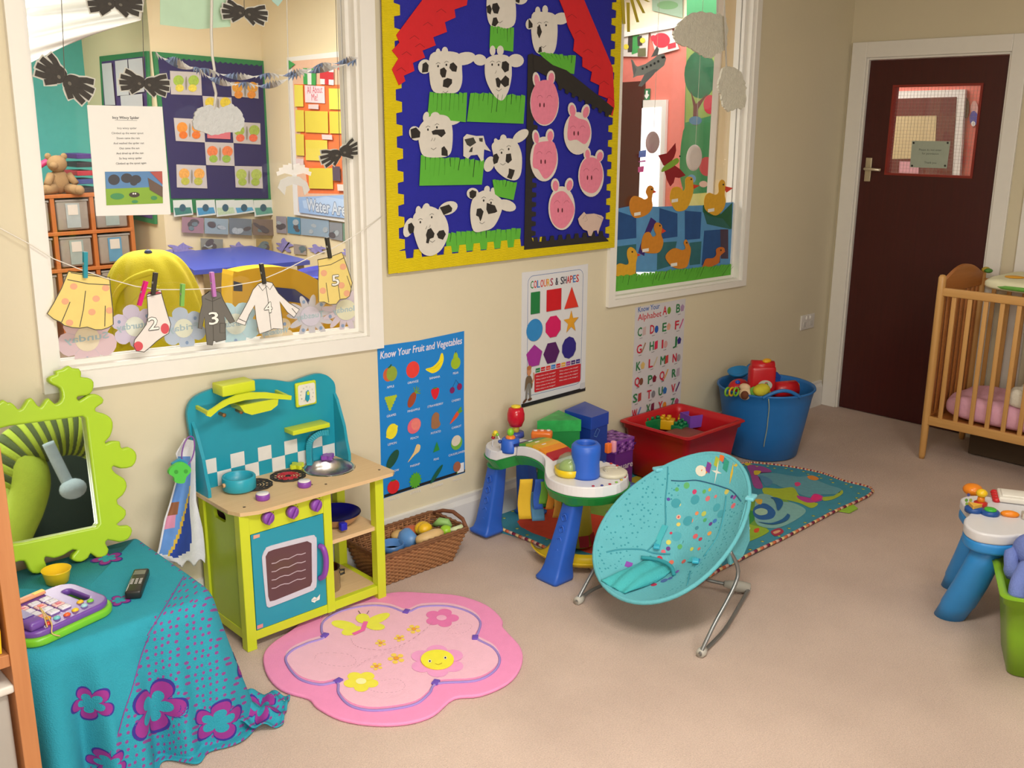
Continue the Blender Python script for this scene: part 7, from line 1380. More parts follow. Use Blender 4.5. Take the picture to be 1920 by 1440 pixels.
m = MB(); P = [V((-.13, -.92, .925)), V((-.1, -.93, .94)), V((-.08, -.95, .93)), V((-.1, -.97, .925))]; m.ball((-.14, -.93, .93), (.03, .02, .015), mt('b9a03a', .6, var=.3), 12); m.ball((-.17, -.955, .93), (.025, .02, .012), mt('4f8a3a', .6), 12); tag(m.build('toy_flower'), 'small yellow and green toy tied beside the arched end of the cot', 'toy')
c = V((-.2, -1.25, .002)); m = MB(); m.box(c+V((.02, -.02, .085)), (.26, .5, .16), mt('4a3a28', .85), bev=.006); tag(m.build('storage_box'), 'dark brown box on the carpet underneath the cot', 'box')
# ================================================================ right activity table
ru, rv = V((.44, -.898, 0)), V((.898, .44, 0)); ro_ = V((-2.24, -1.79, 0))
def RTf(a, b, z): return ro_+ru*a+rv*b+V((0, 0, z))
BL2 = mt('3090de', .42, var=.05); RR_ = Matrix((ru, rv, V((0, 0, 1)))).transposed()
rt_ = thing('music_table', 'white topped activity table on wide light blue legs at the right edge', 'activity table', RTf(.22, .17, 0))
otl = [(.0, .05), (.03, .005), (.09, .0), (.13, .02), (.16, .035), (.3, .035), (.34, .02), (.38, 0), (.44, .01), (.46, .06), (.45, .12), (.43, .17), (.45, .24), (.46, .3), (.42, .35), (.35, .355), (.3, .33), (.15, .33), (.1, .355), (.04, .35), (0, .31), (.005, .25), (.02, .17), (.0, .11)]
ot2 = [tuple(q_)[:2] for q_ in sm([V((a, b, 0)) for a, b in otl], 4)]
curved([ot2], .018, .008, lambda c: RTf(c.x, c.y, c.z+.355), mt('dcdce2', .28, var=.02)).build('table_top', rt_)
curved([[(.23+(a-.23)*.98, .175+(b-.175)*.98) for a, b in ot2]], .02, .012, lambda c: RTf(c.x, c.y, c.z+.32), BL2).build('table_underside', rt_)
for (a, b), (fa, fb) in (((.07, .06), (-.012, .14)), ((.07, .29), (.02, .39)), ((.38, .1), (.43, .22)), ((.38, .29), (.41, .41))):
    m = MB(); vs = []; k = 20; rows = [(0, .05, .045), (.05, .052, .046), (.06, .055, .048), (.15, .054, .048), (.24, .052, .046), (.31, .045, .042)]
    for z, w_, d_ in rows:
        t = 1-z/.31; ca, cb_ = a+(fa-a)*t**1.3, b+(fb-b)*t**1.3; vs += [RTf(ca+w_*math.cos(2*math.pi*i/k), cb_+d_*math.sin(2*math.pi*i/k), z+.001) for i in range(k)]
    fs = [tuple(range(k))[::-1], tuple((len(rows)-1)*k+i for i in range(k))]
    for j in range(len(rows)-1): fs += [(j*k+i, j*k+(i+1) % k, (j+1)*k+(i+1) % k, (j+1)*k+i) for i in range(k)]
    m.add(vs, fs, BL2, True); m.build('leg', rt_)
def onT(px, py, z=.373): return FL(px, py, z)
OR_ = mt('ee8a1e', .3)
m = MB(); m.ball(onT(1824, 918), (.034, .034, .022), OR_, 20); m.build('orange_dome', rt_)
c = onT(1838, 948); m = MB(); m.lathe([(.022, 0), (.022, .012), (.014, .016)], c, mt('c42a24', .3), 18); m.build('red_collar', rt_); m = MB(); m.lathe([(.014, .012), (.011, .034)], c, OR_, 14); m.ball(c+V((0, 0, .045)), (.019, .019, .015), mt('eec41e', .3), 16); m.build('yellow_switch', rt_)
for px, py, h in ((1826, 958, 'eeb84a'), (1856, 964, '3fb43a')):
    c = onT(px, py); m = MB(); m.lathe([(.03, -.002), (.03, .01), (.026, .014), (.0001, .015)], c, mt('1f4f98', .3), 24); bb_ = m.build('blue_button_cup', rt_); m = MB()
    if h == 'eeb84a': m.prism([c+RR_ @ V((.026*math.cos(t), .026*math.sin(t), .014)) for t in (.3, .3+2.094, .3+4.189)], (0, 0, .011), mt(h, .35)); 
    else: m.lathe([(.02, .013), (.019, .02), (.0001, .023)], c, mt(h, .3), 20)
    m.build('button', bb_, bev=.002)
c = onT(1905, 938); m = MB(); m.box(c+V((0, 0, .012)), (.12, .1, .02), mt('e6e2da', .35), R=RR_, bev=.006); bk_ = m.build('toy_book', rt_)
for k in range(4): m = MB(); m.ball(c+RR_ @ V((-.066, -.04+k*.027, .006)), (.014, .014, .01), mt('c42028', .35), 12); m.build('red_page_tab', bk_)
m = MB(); m.box(c+V((0, 0, .024))-rv*.002, (.1, .07, .006), mt('efece4', .3), R=RR_, bev=.003); m.build('page', bk_)
c = onT(1893, 968); m = MB(); m.ball(c+V((0, 0, .008)), (.03, .016, .012), OR_, 14, rot('Z', -60)); m.build('orange_fish', rt_); m = MB(); m.box(c+ru*.05+V((0, 0, .01)), (.03, .04, .02), mt('c9c4b8', .3, .3), R=RR_, bev=.005); m.build('silver_block', rt_)
g = Art((0, 0, .3735), (1, 0, 0), (0, 1, 0), off=.0002)
for x, y, h in ((1812, 938, '5f9a3a'), (1816, 928, '3a4a9a'), (1820, 938, 'a0b84a'), (1813, 945, '8ab84a')): g.ell(x, y, 3, 3, mt(h, .5))
g.done('printed_flowers', parent=rt_)
# green crate with toys
X_ = Matrix.Translation((-2.42, -1.99, 0)) @ Matrix(((ru.x, rv.x, 0, 0), (ru.y, rv.y, 0, 0), (0, 0, 1, 0), (0, 0, 0, 1)))
crate('green_crate', 'translucent lime green plastic crate of toys at the right edge', 0, .5, 0, .3, .275, .035, mt('8cbf2c', .3, alpha=.86, var=.05), X=X_, rim=.016)
def XC(a, b, z): return X_ @ V((a, b, z))
PB2 = mt('6d7fc4', .95, var=.08, bump=.6)
so = thing('blue_soft_toy', 'periwinkle blue soft toy leaning over the edge of the green crate', 'soft toy', XC(.08, .2, .29)); m = MB(); c = XC(.1, .22, .345)
m.ball(c, (.075, .075, .06), PB2, 20); m.ball(c-rv*.08+V((0, 0, -.012)), (.045, .045, .038), PB2, 16); m.build('head', so); m = MB(); m.tube(sm([c+V((-.02, .05, .0)), c+V((-.05, .06, -.01)), c+V((-.075, .045, -.05)), c+V((-.07, .03, -.08))], 4, False), [.014]*4+[.022]*4+[.026]*3+[.016, .01], PB2, 12); m.build('ear', so)
m = MB(); m.tube(sm([XC(.06, .12, .33), XC(.035, .06, .3), XC(.03, .03, .26)], 4, False), .026, PB2, 12); m.build('arm', so)
m = MB(); m.box(XC(.06, .27, .33), (.02, .1, .008), mt('c8b84a', .5), rz=.3); tag(m.build('toy_card'), 'small yellow and green toy piece behind the blue soft toy', 'toy')
m = MB(); m.box(XC(.13, .085, .25), (.14, .12, .03), mt('e8489c', .5, var=.15), R=(X_.to_3x3() @ rot('X', 35)), bev=.004); pb = tag(m.build('pink_book'), 'bright pink picture book in the front of the green crate', 'book')
for a, b, h in ((.13, .075, 'd82a78'), (.11, .1, 'f0c8d8'), (.16, .095, 'e8a860')): m = MB(); m.ball(XC(a, b, .268+(b-.085)*.7), (.016, .016, .006), mt(h, .5), 12); m.build('printed_spot', pb)
for a, b, z, r_, h, l in ((.12, .23, .25, .045, '2aa6c8', 'turquoise'), (.22, .17, .2, .055, 'd8a82a', 'amber'), (.12, .11, .13, .055, '3fa04a', 'green'), (.33, .13, .15, .06, 'c8b02a', 'mustard'), (.14, .17, .06, .045, 'd8c030', 'yellow')): m = MB(); m.ball(XC(a, b, z), r_, mt(h, .5, var=.15), 16); tag(m.build('toy_ball'), l+' round toy inside the green crate', 'toy', 'round toys in the green crate')
# ================================================================ back room furniture and displays
# display wall facing the windows
NV_ = mt('2c2858', .8, var=.06); GRB = mt('2c7a4a', .7)
g = Art((0, Y1, 0), off=.004)
g.base([(284, 97), (497, 115), (511, 400), (316, 398)], GRB, .02); tp = [(293+(488-293)*i/40, 107+(123-107)*i/40+(2.5 if i % 2 else -1)) for i in range(41)]
g.base(tp+[(500, 372), (318, 372)], NV_, .003); g.done('green_edged_board', 'navy display board with green scalloped border of butterfly prints in the room behind', 'display board')
gk = [0]
def sheet(pl, pts, h, name, label, cat, group, deco=None, th=.0015, off=.03):
    gk[0] += 1; g = Art(*pl, off=off+gk[0]*.0002, step=.0008); g.base(pts, mt(h, .7, var=.05, scale=20) if isinstance(h, str) else h, th)
    if deco: deco(g, pts)
    return g.done(name, label, cat, group)
PLB1 = ((0, Y1, 0),); PLR = ((X1, 0, 0), (0, -1, 0), (0, 0, 1)); PLL = ((XP, 0, 0), (0, -1, 0), (0, 0, 1)); PLS = ((XS, 0, 0), (0, -1, 0), (0, 0, 1))
def bfly(c1, c2):
    def f(g, P):
        x = sum(p[0] for p in P)/4; y = sum(p[1] for p in P)/4
        for s_ in (-1, 1): g.ell(x+s_*14, y-5, 10, 10, mt(c1, .7, var=.4, scale=60), s_*20); g.ell(x+s_*12, y+9, 8, 7, mt(c2, .7, var=.4, scale=60))
        g.ell(x, y, 1.8, 13, mt('8a8478', .8))
    return f
BFn = 'butterfly prints on the navy board'; pn = ['top left', 'top right', 'upper middle', 'middle left', 'middle right', 'lower middle', 'bottom left', 'bottom right']
for k, (pts, c1, c2) in enumerate((([(315, 133), (373, 136), (375, 179), (317, 177)], '9cb848', 'd8c84a'), ([(429, 154), (480, 156), (481, 185), (431, 180)], 'd8983a', 'd88a3a'), ([(376, 180), (430, 183), (433, 215), (379, 212)], 'd8c040', 'd0b850'), ([(322, 221), (378, 224), (381, 267), (326, 264)], 'e08a2a', 'd8702a'),
        ([(431, 228), (484, 231), (485, 271), (434, 268)], '9cb050', 'e0684a'), ([(380, 266), (434, 268), (436, 311), (383, 309)], 'e07a4a', '8fae4a'), ([(327, 308), (382, 310), (385, 353), (328, 351)], 'e0a050', 'b0b04a'), ([(436, 311), (487, 312), (489, 353), (438, 351)], 'a8b85a', '9cb04a'))):
    sheet(PLB1, pts, 'bdb6b2', 'butterfly_print', 'butterfly symmetry print at the %s of the navy board' % pn[k], 'artwork', BFn, bfly(c1, c2))
sheet(PLB1, [(384, 240), (428, 243), (428, 261), (385, 259)], 'cf6f7a', 'pink_label', 'pink label strip in the middle of the navy board', 'label', None)
CN = ['far left', 'second', 'middle', 'fourth', 'far right']
for k, (x0, c) in enumerate(((320, '3f7a70'), (363, '4a90b4'), (400, 'b4c8a4'), (435, '5a9cc0'), (471, '5f9a8a'))):
    pts = [(x0, 375), (x0+35, 374), (x0+38, 402+(k == 3)*-5), (x0+2, 406-(k == 3)*4)]
    sheet(PLB1, pts, 'cfd4cc', 'picture_card', 'small blue and white picture card, %s of the row under the navy board' % CN[k], 'card', 'cards under the navy board', lambda g, P, c=c: (g.poly([(P[0][0]+2, P[0][1]+14), (P[0][0]+33, P[0][1]+13), (P[2][0]-2, P[2][1]-3), (P[3][0]+3, P[3][1]-3)], mt(c, .7, var=.3, scale=60)), g.ell(P[0][0]+18, P[0][1]+14, 6, 7, mt('3a5a6a', .7))), off=.034)
for k, (pts, h) in enumerate((([(337, 406), (378, 408), (378, 437), (337, 435)], '9a7a84'), ([(379, 408), (424, 410), (424, 439), (380, 437)], '8fa0a8'), ([(425, 408), (468, 410), (468, 441), (426, 438)], '6f7880'), ([(469, 410), (509, 411), (510, 441), (470, 440)], '7a6a60'), ([(372, 446), (414, 448), (414, 477), (373, 474)], '8a8a80'), ([(476, 447), (505, 448), (506, 478), (477, 477)], 'a08a5a'))):
    sheet(PLB1, pts, h, 'wall_photo', '%s photo on the wall behind the blue table, %s' % (('mauve tree', 'pale lake', 'grey rock', 'brown bark', 'grey beach', 'ochre')[k], 'upper row' if k < 4 else 'lower row'), 'photo', 'nature photos behind the blue table', lambda g, P: [g.ell(random.uniform(P[0][0]+8, P[1][0]-8), random.uniform(P[0][1]+8, P[2][1]-8), random.uniform(4, 10), random.uniform(3, 6), mt(random.choice(('5a5458', 'a8b0b4', '6a7a80')), .8, var=.4, scale=80), random.uniform(-40, 40)) for _ in range(4)])
for k, (cx, cy, rx, ry, pl) in enumerate(((338, 468, 28, 13, PLB1), (446, 466, 18, 12, PLB1), (535, 461, 16, 14, PLR), (596, 467, 17, 9, PLR), (656, 474, 16, 8, PLR))):
    g = Art(*pl, off=.006+k*.001); g.base([(cx+rx*(.8+.3*math.sin(t*7+k))*math.cos(t), cy+ry*(.8+.3*math.cos(t*5+k))*math.sin(t)) for t in (2*math.pi*i/40 for i in range(40))], mt('8f88c8', .8, var=.4, scale=50), .001); g.done('splash_print', 'blue violet splash print, %s of those along the back wall' % CN[k], 'artwork', 'splash prints')
for k, (pts, h) in enumerate((([(520, 405), (539, 406), (540, 438), (521, 436)], '9a9298'), ([(541, 406), (565, 408), (566, 440), (542, 437)], '4f8aa8'), ([(566, 409), (619, 413), (620, 445), (567, 440)], '8fa4b4'), ([(620, 416), (644, 418), (645, 452), (621, 447)], '8a8c90'), ([(645, 418), (676, 421), (677, 456), (646, 452)], '6a8a74'), ([(553, 457), (576, 460), (577, 478), (554, 476)], 'a09490'))):
    sheet(PLR, pts, h, 'wall_photo', '%s photo on the wall below the water area sign' % ('narrow grey', 'bright blue', 'wide pale blue', 'grey', 'green', 'lower beige')[k], 'photo', 'nature photos on the right wall', lambda g, P: [g.ell(random.uniform(P[0][0]+5, P[1][0]-5), random.uniform(P[0][1]+8, P[2][1]-8), random.uniform(3, 7), random.uniform(3, 6), mt(random.choice(('5a5458', 'a8b0b4', '6a7a80')), .8, var=.4, scale=80), 20) for _ in range(3)], off=.006)
# notice board of yellow sheets
nb = thing('orange_noticeboard', 'white framed orange noticeboard of yellow writing sheets behind the left window', 'noticeboard', DW(610, 400, X1-.02))
g = Art(*PLR, off=.004); g.base([(543, 108), (700, 90), (706, 424), (556, 402)], M_trim, .02); g.done('board_frame', parent=nb)
g = Art(*PLR, off=.0248); g.base([(553, 115), (700, 102), (703, 412), (565, 396)], mt('e4b89a', .8), .001); g.base([(557, 158), (700, 160), (702, 364), (584, 362)], mt('e8733a', .7), .001); g.done('orange_backing', parent=nb)
for k, (pts, h) in enumerate((([(560, 159), (576, 160), (577, 200), (561, 200)], 'e6d858'), ([(625, 166), (668, 167), (669, 206), (626, 205)], 'e6dc58'), ([(562, 206), (578, 207), (579, 247), (563, 247)], 'e0d04e'), ([(580, 208), (623, 209), (624, 250), (581, 248)], 'dcc848'), ([(626, 209), (670, 210), (671, 251), (627, 250)], 'dcc848'), ([(563, 251), (578, 252), (579, 292), (564, 291)], 'e0cc4c'), ([(581, 262), (622, 263), (623, 302), (582, 300)], 'e0cc4c'), ([(587, 315), (632, 315), (633, 354), (588, 353)], 'dcc640'))):
    sheet(PLR, pts, h, 'yellow_sheet', 'yellow writing sheet on the orange board, %s' % ('top left', 'top right', 'second row left', 'second row middle', 'second row right', 'third row left', 'third row middle', 'lowest')[k], 'paper', 'yellow writing sheets', None, off=.031)
g = Art(*PLR, off=.034); g.base([(579, 160), (616, 162), (617, 194), (580, 192)], mt('e6d4d8', .7), .001); a, b = g.p(598, 175); g.text('All About', a, b, .05, mt('d0405a', .7), .2, 'C'); a, b = g.p(598, 189); g.text('Me!', a, b, .05, mt('d0405a', .7), .08, 'C'); g.done('title_card', 'white card reading All About Me on the orange board', 'sign')
for k, (pts, h) in enumerate((([(588, 196), (607, 196), (607, 205), (588, 204)], 'dfc8c4'), ([(613, 252), (632, 253), (633, 262), (614, 261)], 'dfc8c4'), ([(564, 297), (578, 298), (579, 309), (565, 308)], 'dfc8c4'), ([(642, 345), (664, 346), (665, 358), (643, 357)], 'dfd0c4'), ([(633, 311), (647, 312), (648, 339), (634, 338)], '5a4a58'), ([(651, 300), (673, 301), (674, 318), (652, 317)], '6a5a64'), ([(652, 320), (673, 321), (674, 340), (653, 339)], '5f6480'))): sheet(PLR, pts, h, 'caption_card', ('small pale caption card under the title', 'small pale caption card in the third row', 'small pale caption card at the left edge', 'small pale caption card at the bottom right', 'tall dark photo', 'upper dark photo at the right', 'lower bluish photo at the right')[k]+' on the orange board', 'card', 'captions on the orange board', None, off=.036)
for k, (pts, cs, lab) in enumerate((([(547, 112), (561, 121), (548, 131)], [], 'green triangular'), ([(576, 128), (600, 129), (600, 160), (577, 158)], ['3fa050', 'e0e0da', '3fa050'], 'green and white striped'), ([(608, 124), (634, 126), (634, 160), (609, 158)], ['e4dede', 'r'], 'white flag with red cross'), ([(640, 118), (664, 102), (668, 120), (646, 138)], ['4fa040', 'c8403a', '3a3a3a'], 'slanting green red and black'))):
    g = Art(*PLR, off=.034+k*.001); g.base(pts, mt('3fa050' if k == 0 else 'e4dede' if k == 2 else cs[0], .7), .001)
    if k == 1: g.poly([(584, 129), (592, 129), (592, 159), (585, 159)], mt('e0e0da', .7))
    if k == 2: g.line([(621, 125), (621, 159)], .05, mt('c8303a', .7)); g.line([(608, 141), (634, 143)], .05, mt('c8303a', .7))
    if k == 3: g.line([(642, 126), (666, 110)], .05, mt('c8403a', .7)); g.line([(645, 132), (667, 116)], .03, mt('2f2f2f', .7))
    g.done('paper_flag', lab+' paper flag above the orange board', 'paper flag', 'paper flags')
g = Art(*PLR, off=.036); g.base([(567, 369), (673, 364), (674, 411), (569, 398)], mt('9ab8dc', .6, var=.12, scale=10), .001); g.base([(575, 376), (620, 368), (665, 376), (668, 400), (620, 396), (578, 390)], mt('b4cbe6', .6), .0006); a, b = g.p(584, 393); e2 = g.p(664, 400)[0]
g.text('Water Area', a, b, .085, mt('6a7890', .6), e2-a, bold=.009, ang=-.02); g.text('Water Area', a, b, .085, mt('d0d8e0', .6), e2-a, bold=.003, ang=-.02); g.done('water_area_sign', 'pale blue sign reading Water Area under the orange board', 'sign')
# side board on the pillar side
g = Art(*PLL, off=.004); g.base([(192, 106), (281, 96), (296, 420), (208, 400)], GRB, .02); g.base([(197, 116), (278, 106), (292, 410), (212, 392)], mt('4a3470', .8), .002); g.done('side_board', 'narrow purple board with green edge on the side of the pillar', 'display board')
for k, pts in enumerate(([(200, 120), (218, 118), (225, 197), (206, 197)], [(225, 115), (248, 112), (251, 178), (229, 180)], [(250, 112), (276, 109), (280, 172), (253, 176)], [(235, 180), (276, 176), (279, 240), (240, 240)])): sheet(PLL, pts, 'cfcad0', 'notice_sheet', ('tall narrow', 'upper middle', 'upper right', 'lower')[k]+' white notice on the narrow purple board', 'paper', 'white notices', None, off=.028)
# shelf unit with boxes
SY = 4.45; S_ = lambda x, y: W(x, y, SY)
s0 = S_(60, 365).x; s1 = S_(247, 380).x; zt_ = S_(140, 367).z; zr1 = S_(140, 437).z; dz = zt_-zr1
su = thing('tray_unit', 'orange wooden storage unit of clear labelled trays in the room behind', 'storage unit', ((s0+s1)/2, SY+.2, 0)); OW = wood('b4622a', 'c87a3e', axis=2)
xs = [S_(24, 400).x, S_(100, 400).x, S_(174, 400).x, s1-.012]; rows_z = [zt_-dz*k for k in range(5)]
for x in xs: m = MB(); m.box((x, SY+.2, zt_/2), (.03, .4, zt_), OW); m.build('upright', su, bev=.003)
for z in rows_z[:4]: m = MB(); m.box(((xs[0]+xs[3])/2, SY+.2, z), (xs[3]-xs[0], .41, .025), OW); m.build('shelf', su, bev=.003)
CLR = mt('b8aca0', .3, var=.1, alpha=.7)
for i in range(3):
    for j in range(3):
        xa, xb = xs[i]+.022, xs[i+1]-.022; z1 = rows_z[j]-.03; z0 = rows_z[j+1]+.016
        t = thing('clear_tray', 'clear plastic tray with a label, %s column, %s row of the storage unit' % (('left', 'middle', 'right')[i], ('top', 'second', 'third')[j]), 'tray', ((xa+xb)/2, SY+.18, z0), 'clear trays in the storage unit')
        m = MB(); m.box(((xa+xb)/2, SY+.18, (z0+z1)/2), (xb-xa-.01, .34, z1-z0-.01), CLR, bev=.012); m.build('tray_body', t); m = MB(); m.box(((xa+xb)/2, SY+.18, z1-.004), (xb-xa, .35, .014), mt('9c9690', .4)); m.build('tray_rim', t, bev=.003)
        m = MB(); m.box(((xa+xb)/2, SY+.2, (z0+z1)/2-.02), (xb-xa-.08, .2, z1-z0-.08), mt(('6a8ab0', 'b0a08a', 'a08a9a', '8a9a84')[(i*2+j) % 4], .8, var=.4, scale=12)); m.build('tray_contents', t, bev=.01)
        m = MB(); cxx = (xa+xb)/2; m.box((cxx, SY+.005, (z0+z1)/2), ((xb-xa)*.42, .002, (z1-z0)*.8), mt(('5f93b4', 'a8b0b0', '9aa8a4')[(i+j) % 3], .6, var=.2, scale=20)); m.box((cxx, SY+.003, (z0+z1)/2+.04), ((xb-xa)*.3, .002, (z1-z0)*.33), mt('d8cfc4', .6)); m.build('label', t)
# teddy, trays and toy on top
c = S_(122, 352)+V((0, .1, 0)); c.z = zt_+.012; td = thing('teddy_bear', 'small tan teddy bear sitting on top of the storage unit', 'teddy bear', c); TB = mt('a8875f', .95, var=.12, bump=.8); m = MB(); f = 1.15
m.ball(c+V((0, 0, .085)), (.075, .06, .085), TB, 18); m.ball(c+V((-.01, -.02, .21)), (.068, .06, .06), TB, 18); m.ball(c+V((-.05, -.07, .2)), (.03, .03, .025), TB, 12)
for d in ((-.06, 0, .262), (.05, 0, .26)): m.ball(c+V(d), (.024, .014, .024), TB, 10)
m.build('body', td)
for k, (a, b) in enumerate((((-.05, -.04, .04), (-.15, -.08, .035)), ((.04, -.05, .035), (.08, -.15, .03)))): m = MB(); m.tube([c+V(a), c+V(b)], [.038, .032], TB, 12); m.ball(c+V(b), .035, TB, 12); m.build('leg', td)
for a, b in (((-.06, -.02, .13), (-.11, -.07, .07)), ((.06, -.02, .13), (.09, -.07, .07))): m = MB(); m.tube([c+V(a), c+V(b)], [.03, .024], TB, 10); m.build('arm', td)
m = MB(); m.tube(sm([S_(70, 350)+V((0, .34, 0)), S_(78, 336)+V((0, .34, 0)), S_(100, 318)+V((0, .34, 0)), S_(125, 303)+V((0, .34, 0)), S_(146, 298)+V((0, .34, 0))], 4, False), [.07]*5+[.03]*4+[.022]*4+[.018]*4, mt('d8407a', .4), 10); tag(m.build('pink_toy_handle'), 'curved pink plastic toy behind the teddy bear', 'toy')
x0_, x1_ = S_(140, 340).x, S_(182, 340).x; t = thing('tray_stack', 'stack of dark paper trays with a purple top beside the teddy bear', 'paper trays', ((x0_+x1_)/2, SY+.2, zt_+.013))
for k, h in enumerate(('2a2a34', '3a4a8a', 'b02a3a', '26262e', '4a2a7a')): m = MB(); m.box(((x0_+x1_)/2+.05, SY+.24, zt_+.03+k*.06), (x1_-x0_-.01*k, .28, .035), mt(h, .5)); m.build('paper_tray', t, bev=.004)
# yellow bean bag
BYY = 1.25; a = W(192, 560, BYY); b = W(396, 580, BYY); tz = W(285, 477, BYY).z; YB = mt('d6c81e', .85, var=.06, bump=.4)
bgc = V(((a.x+b.x)/2, BYY+.15, 0)); rx = (b.x-a.x)/2*1.13; bgc.x += .035; bb_ = thing('yellow_bean_bag', 'big yellow fabric bean bag behind the washing line', 'bean bag', bgc); m = MB()
def bag(u, v):
    t = 2*math.pi*u; ph_ = math.pi/2*(1-v); r_ = rx*math.sin(ph_)**.62*(1+.02*math.sin(3*t+1)); z = tz*math.cos(ph_)**.8; fo = .018*math.sin(9*t+6*v)*math.sin(ph_)
    return bgc+V(((r_+fo)*math.cos(t), (r_+fo)*.9*math.sin(t), z))
m.grid(lambda u, v: bag(u, v*.995), 90, 40, YB, closeu=True); m.build('cover', bb_)
for k, P0 in enumerate(([(205, 640), (215, 560), (245, 525), (290, 508), (340, 520)], [(230, 650), (240, 590), (262, 560), (300, 535), (350, 540), (372, 570)], [(290, 580), (320, 566), (350, 572), (375, 600)])):
    P = []
    for px, py in P0:
        d = ray(px, py); o_ = None; best = 9
        for kk in range(300):
            q_ = CP+d*(3.2+kk*.004)*1.0
            if q_.z < 0: break
            v_ = max(0, min(1, q_.z/tz)); lim = rx*max(0, 1-v_**2.5)**.31; e = math.hypot(q_.x-bgc.x, (q_.y-bgc.y)/.9)
            if e < lim+.008: o_ = q_; break
        if o_: P.append(o_)
    if len(P) > 2: m = MB(); m.tube(sm(P, 5, False), [.004]+[.014]*(len(P)*5-6)+[.004], YB, 8); m.build('fabric_fold', bb_)
m = MB(); m.ball(V((bgc.x-.02, bgc.y-.05, tz-.004)), (.018, .018, .014), mt('2a3a6a', .5), 10); m.build('blue_tag', bb_)
# blue tables and yellow water tray
def flatH(px, py, z): return FL(px, py, z)
tbz = .7; P4 = [V((-2.45, 3.15, tbz)), V((-1.62, 3.08, tbz)), V((-1.5, 4.12, tbz)), V((-2.2, 4.12, tbz))]; t = thing('blue_table', 'low blue topped nursery table against the display wall', 'table', sum(P4, V())/4-V((0, 0, tbz)))
m = MB(); m.prism([p-V((0, 0, .03)) for p in P4], (0, 0, .03), mt('3f4fae', .4, var=.04)); m.build('table_top', t, bev=.004); cc = sum(P4, V())/4
for p in P4: m = MB(); q_ = p.lerp(cc, .12); m.tube([(q_.x, q_.y, 0), (q_.x, q_.y, tbz-.03)], .025, mt('c9b08a', .5), 10); m.build('leg', t)
wt2 = thing('water_tray', 'large blue oval water tray on a stand behind the washing line', 'water tray', FL(600, 500, .58)*1.0); c = V((-1.72, 2.4, 0)); WB = mt('2a3fae', .35, var=.05); rx2 = .4
m = MB(); m.lathe([(.0001, .48), (rx2*.7, .48), (rx2*.92, .58), (rx2*.97, .69), (rx2*1.03, .71), (rx2, .725), (rx2*.93, .7), (rx2*.86, .58), (.0001, .52)], c, WB, 48, sy=.7); m.build('tray', wt2)
for d in ((-.5, -.3), (.5, -.3), (-.5, .3), (.5, .3)): m = MB(); m.tube([(c.x+d[0]*rx2, c.y+d[1]*rx2, 0), (c.x+d[0]*rx2*.9, c.y+d[1]*rx2, .55)], .03, WB, 10); m.build('leg', wt2)
yt_ = thing('yellow_shell_tray', 'curved yellow plastic play tray with a dark blue inside behind the white paper shirt', 'play tray', W(500, 560, 1.9)-V((0, 0, W(500, 560, 1.9).z))); g = Art((0, 1.9, 0))
yo = [(416, 512), (425, 505), (460, 498), (500, 496), (535, 502), (570, 518), (600, 540), (620, 565), (640, 600), (650, 650), (640, 700), (420, 700), (416, 600)]
g.base([tuple(q_)[:2] for q_ in sm([V((a, b, 0)) for a, b in yo], 3)], mt('e8b81e', .35, var=.04), .12); g.base([(417, 522), (433, 526), (433, 541), (417, 540)], mt('252a50', .5), .003)
g.base([(460, 545), (490, 533), (530, 537), (556, 555), (566, 566), (520, 560), (470, 556)], mt('2a3a8a', .5), .002); g.done('tray_shell', parent=yt_); zb_ = min(yt_.location.z+0, .3); m = MB(); pa, pb = W(430, 690, 1.9), W(635, 690, 1.9); m.box(((pa.x+pb.x)/2, 1.84, (pa.z+.02)/2), (pb.x-pa.x, .1, pa.z+.02), mt('e8b81e', .35)); m.build('stand', yt_, bev=.01)
# white net canopy
cn = MB()
def can(u, v):
    lo = (48+u*216, 122-u*84-8*math.sin(u*3.1)); hi = (45+u*240, -70); p = W(lo[0]*(1-v)+hi[0]*v, lo[1]*(1-v)+hi[1]*v, 4.0+.5*v+.05*math.sin(v*30+u*5)); return p
cn.grid(can, 24, 60, sheer('efeee8', .9)); tag(cn.build('net_canopy', solid=.004), 'white net canopy draped from the ceiling of the room behind', 'canopy')
# things on the salmon wall
g = Art(*PLS, off=.004); g.base([(1150, 156), (1211, 152), (1202, 700), (1140, 700)], mt('4a1a18', .45), .03); g.base([(1158, 198), (1171, 197), (1166, 306), (1152, 306)], mt('e0ddd8', .4), .002); g.done('brown_door', 'dark brown door with a narrow pane on the salmon wall', 'door')
g = Art(*PLS, off=.004); g.base([(1209, 188), (1254, 187), (1236, 700), (1190, 700)], M_trim, .03); g.done('white_doorway', 'white framed bright doorway beside the exit sign on the salmon wall', 'doorway')
g = Art(*PLS, off=.036); g.base([(1209, 203), (1245, 201), (1229, 690), (1192, 690)], mt('f4f6f4', .3, emis=1.1), .002); g.base([(1204, 283), (1217, 281), (1216, 294), (1203, 295)], mt('5a7ac0', .6), .001); g.base([(1203, 302), (1216, 300), (1216, 303), (1203, 304)], mt('b05a9a', .6), .001); g.base([(1202, 313), (1213, 311), (1212, 322), (1202, 323)], mt('c84a90', .6), .001); g.done('glowing_door_panel', 'white door panel inside the white doorway, with its daylight glow added', 'door')  # white door panel; the bright daylight on it is added as emission
g = Art(*PLS, off=.01); g.base([(1208, 167), (1221, 166), (1220, 187), (1207, 188)], mt('2a7a50', .5), .004); g.line([(1215, 170), (1214, 183)], .022, WHT); g.line([(1211, 178), (1214, 184), (1218, 177)], .018, WHT); g.done('exit_sign', 'green exit sign with a white arrow above the bright doorway', 'sign')
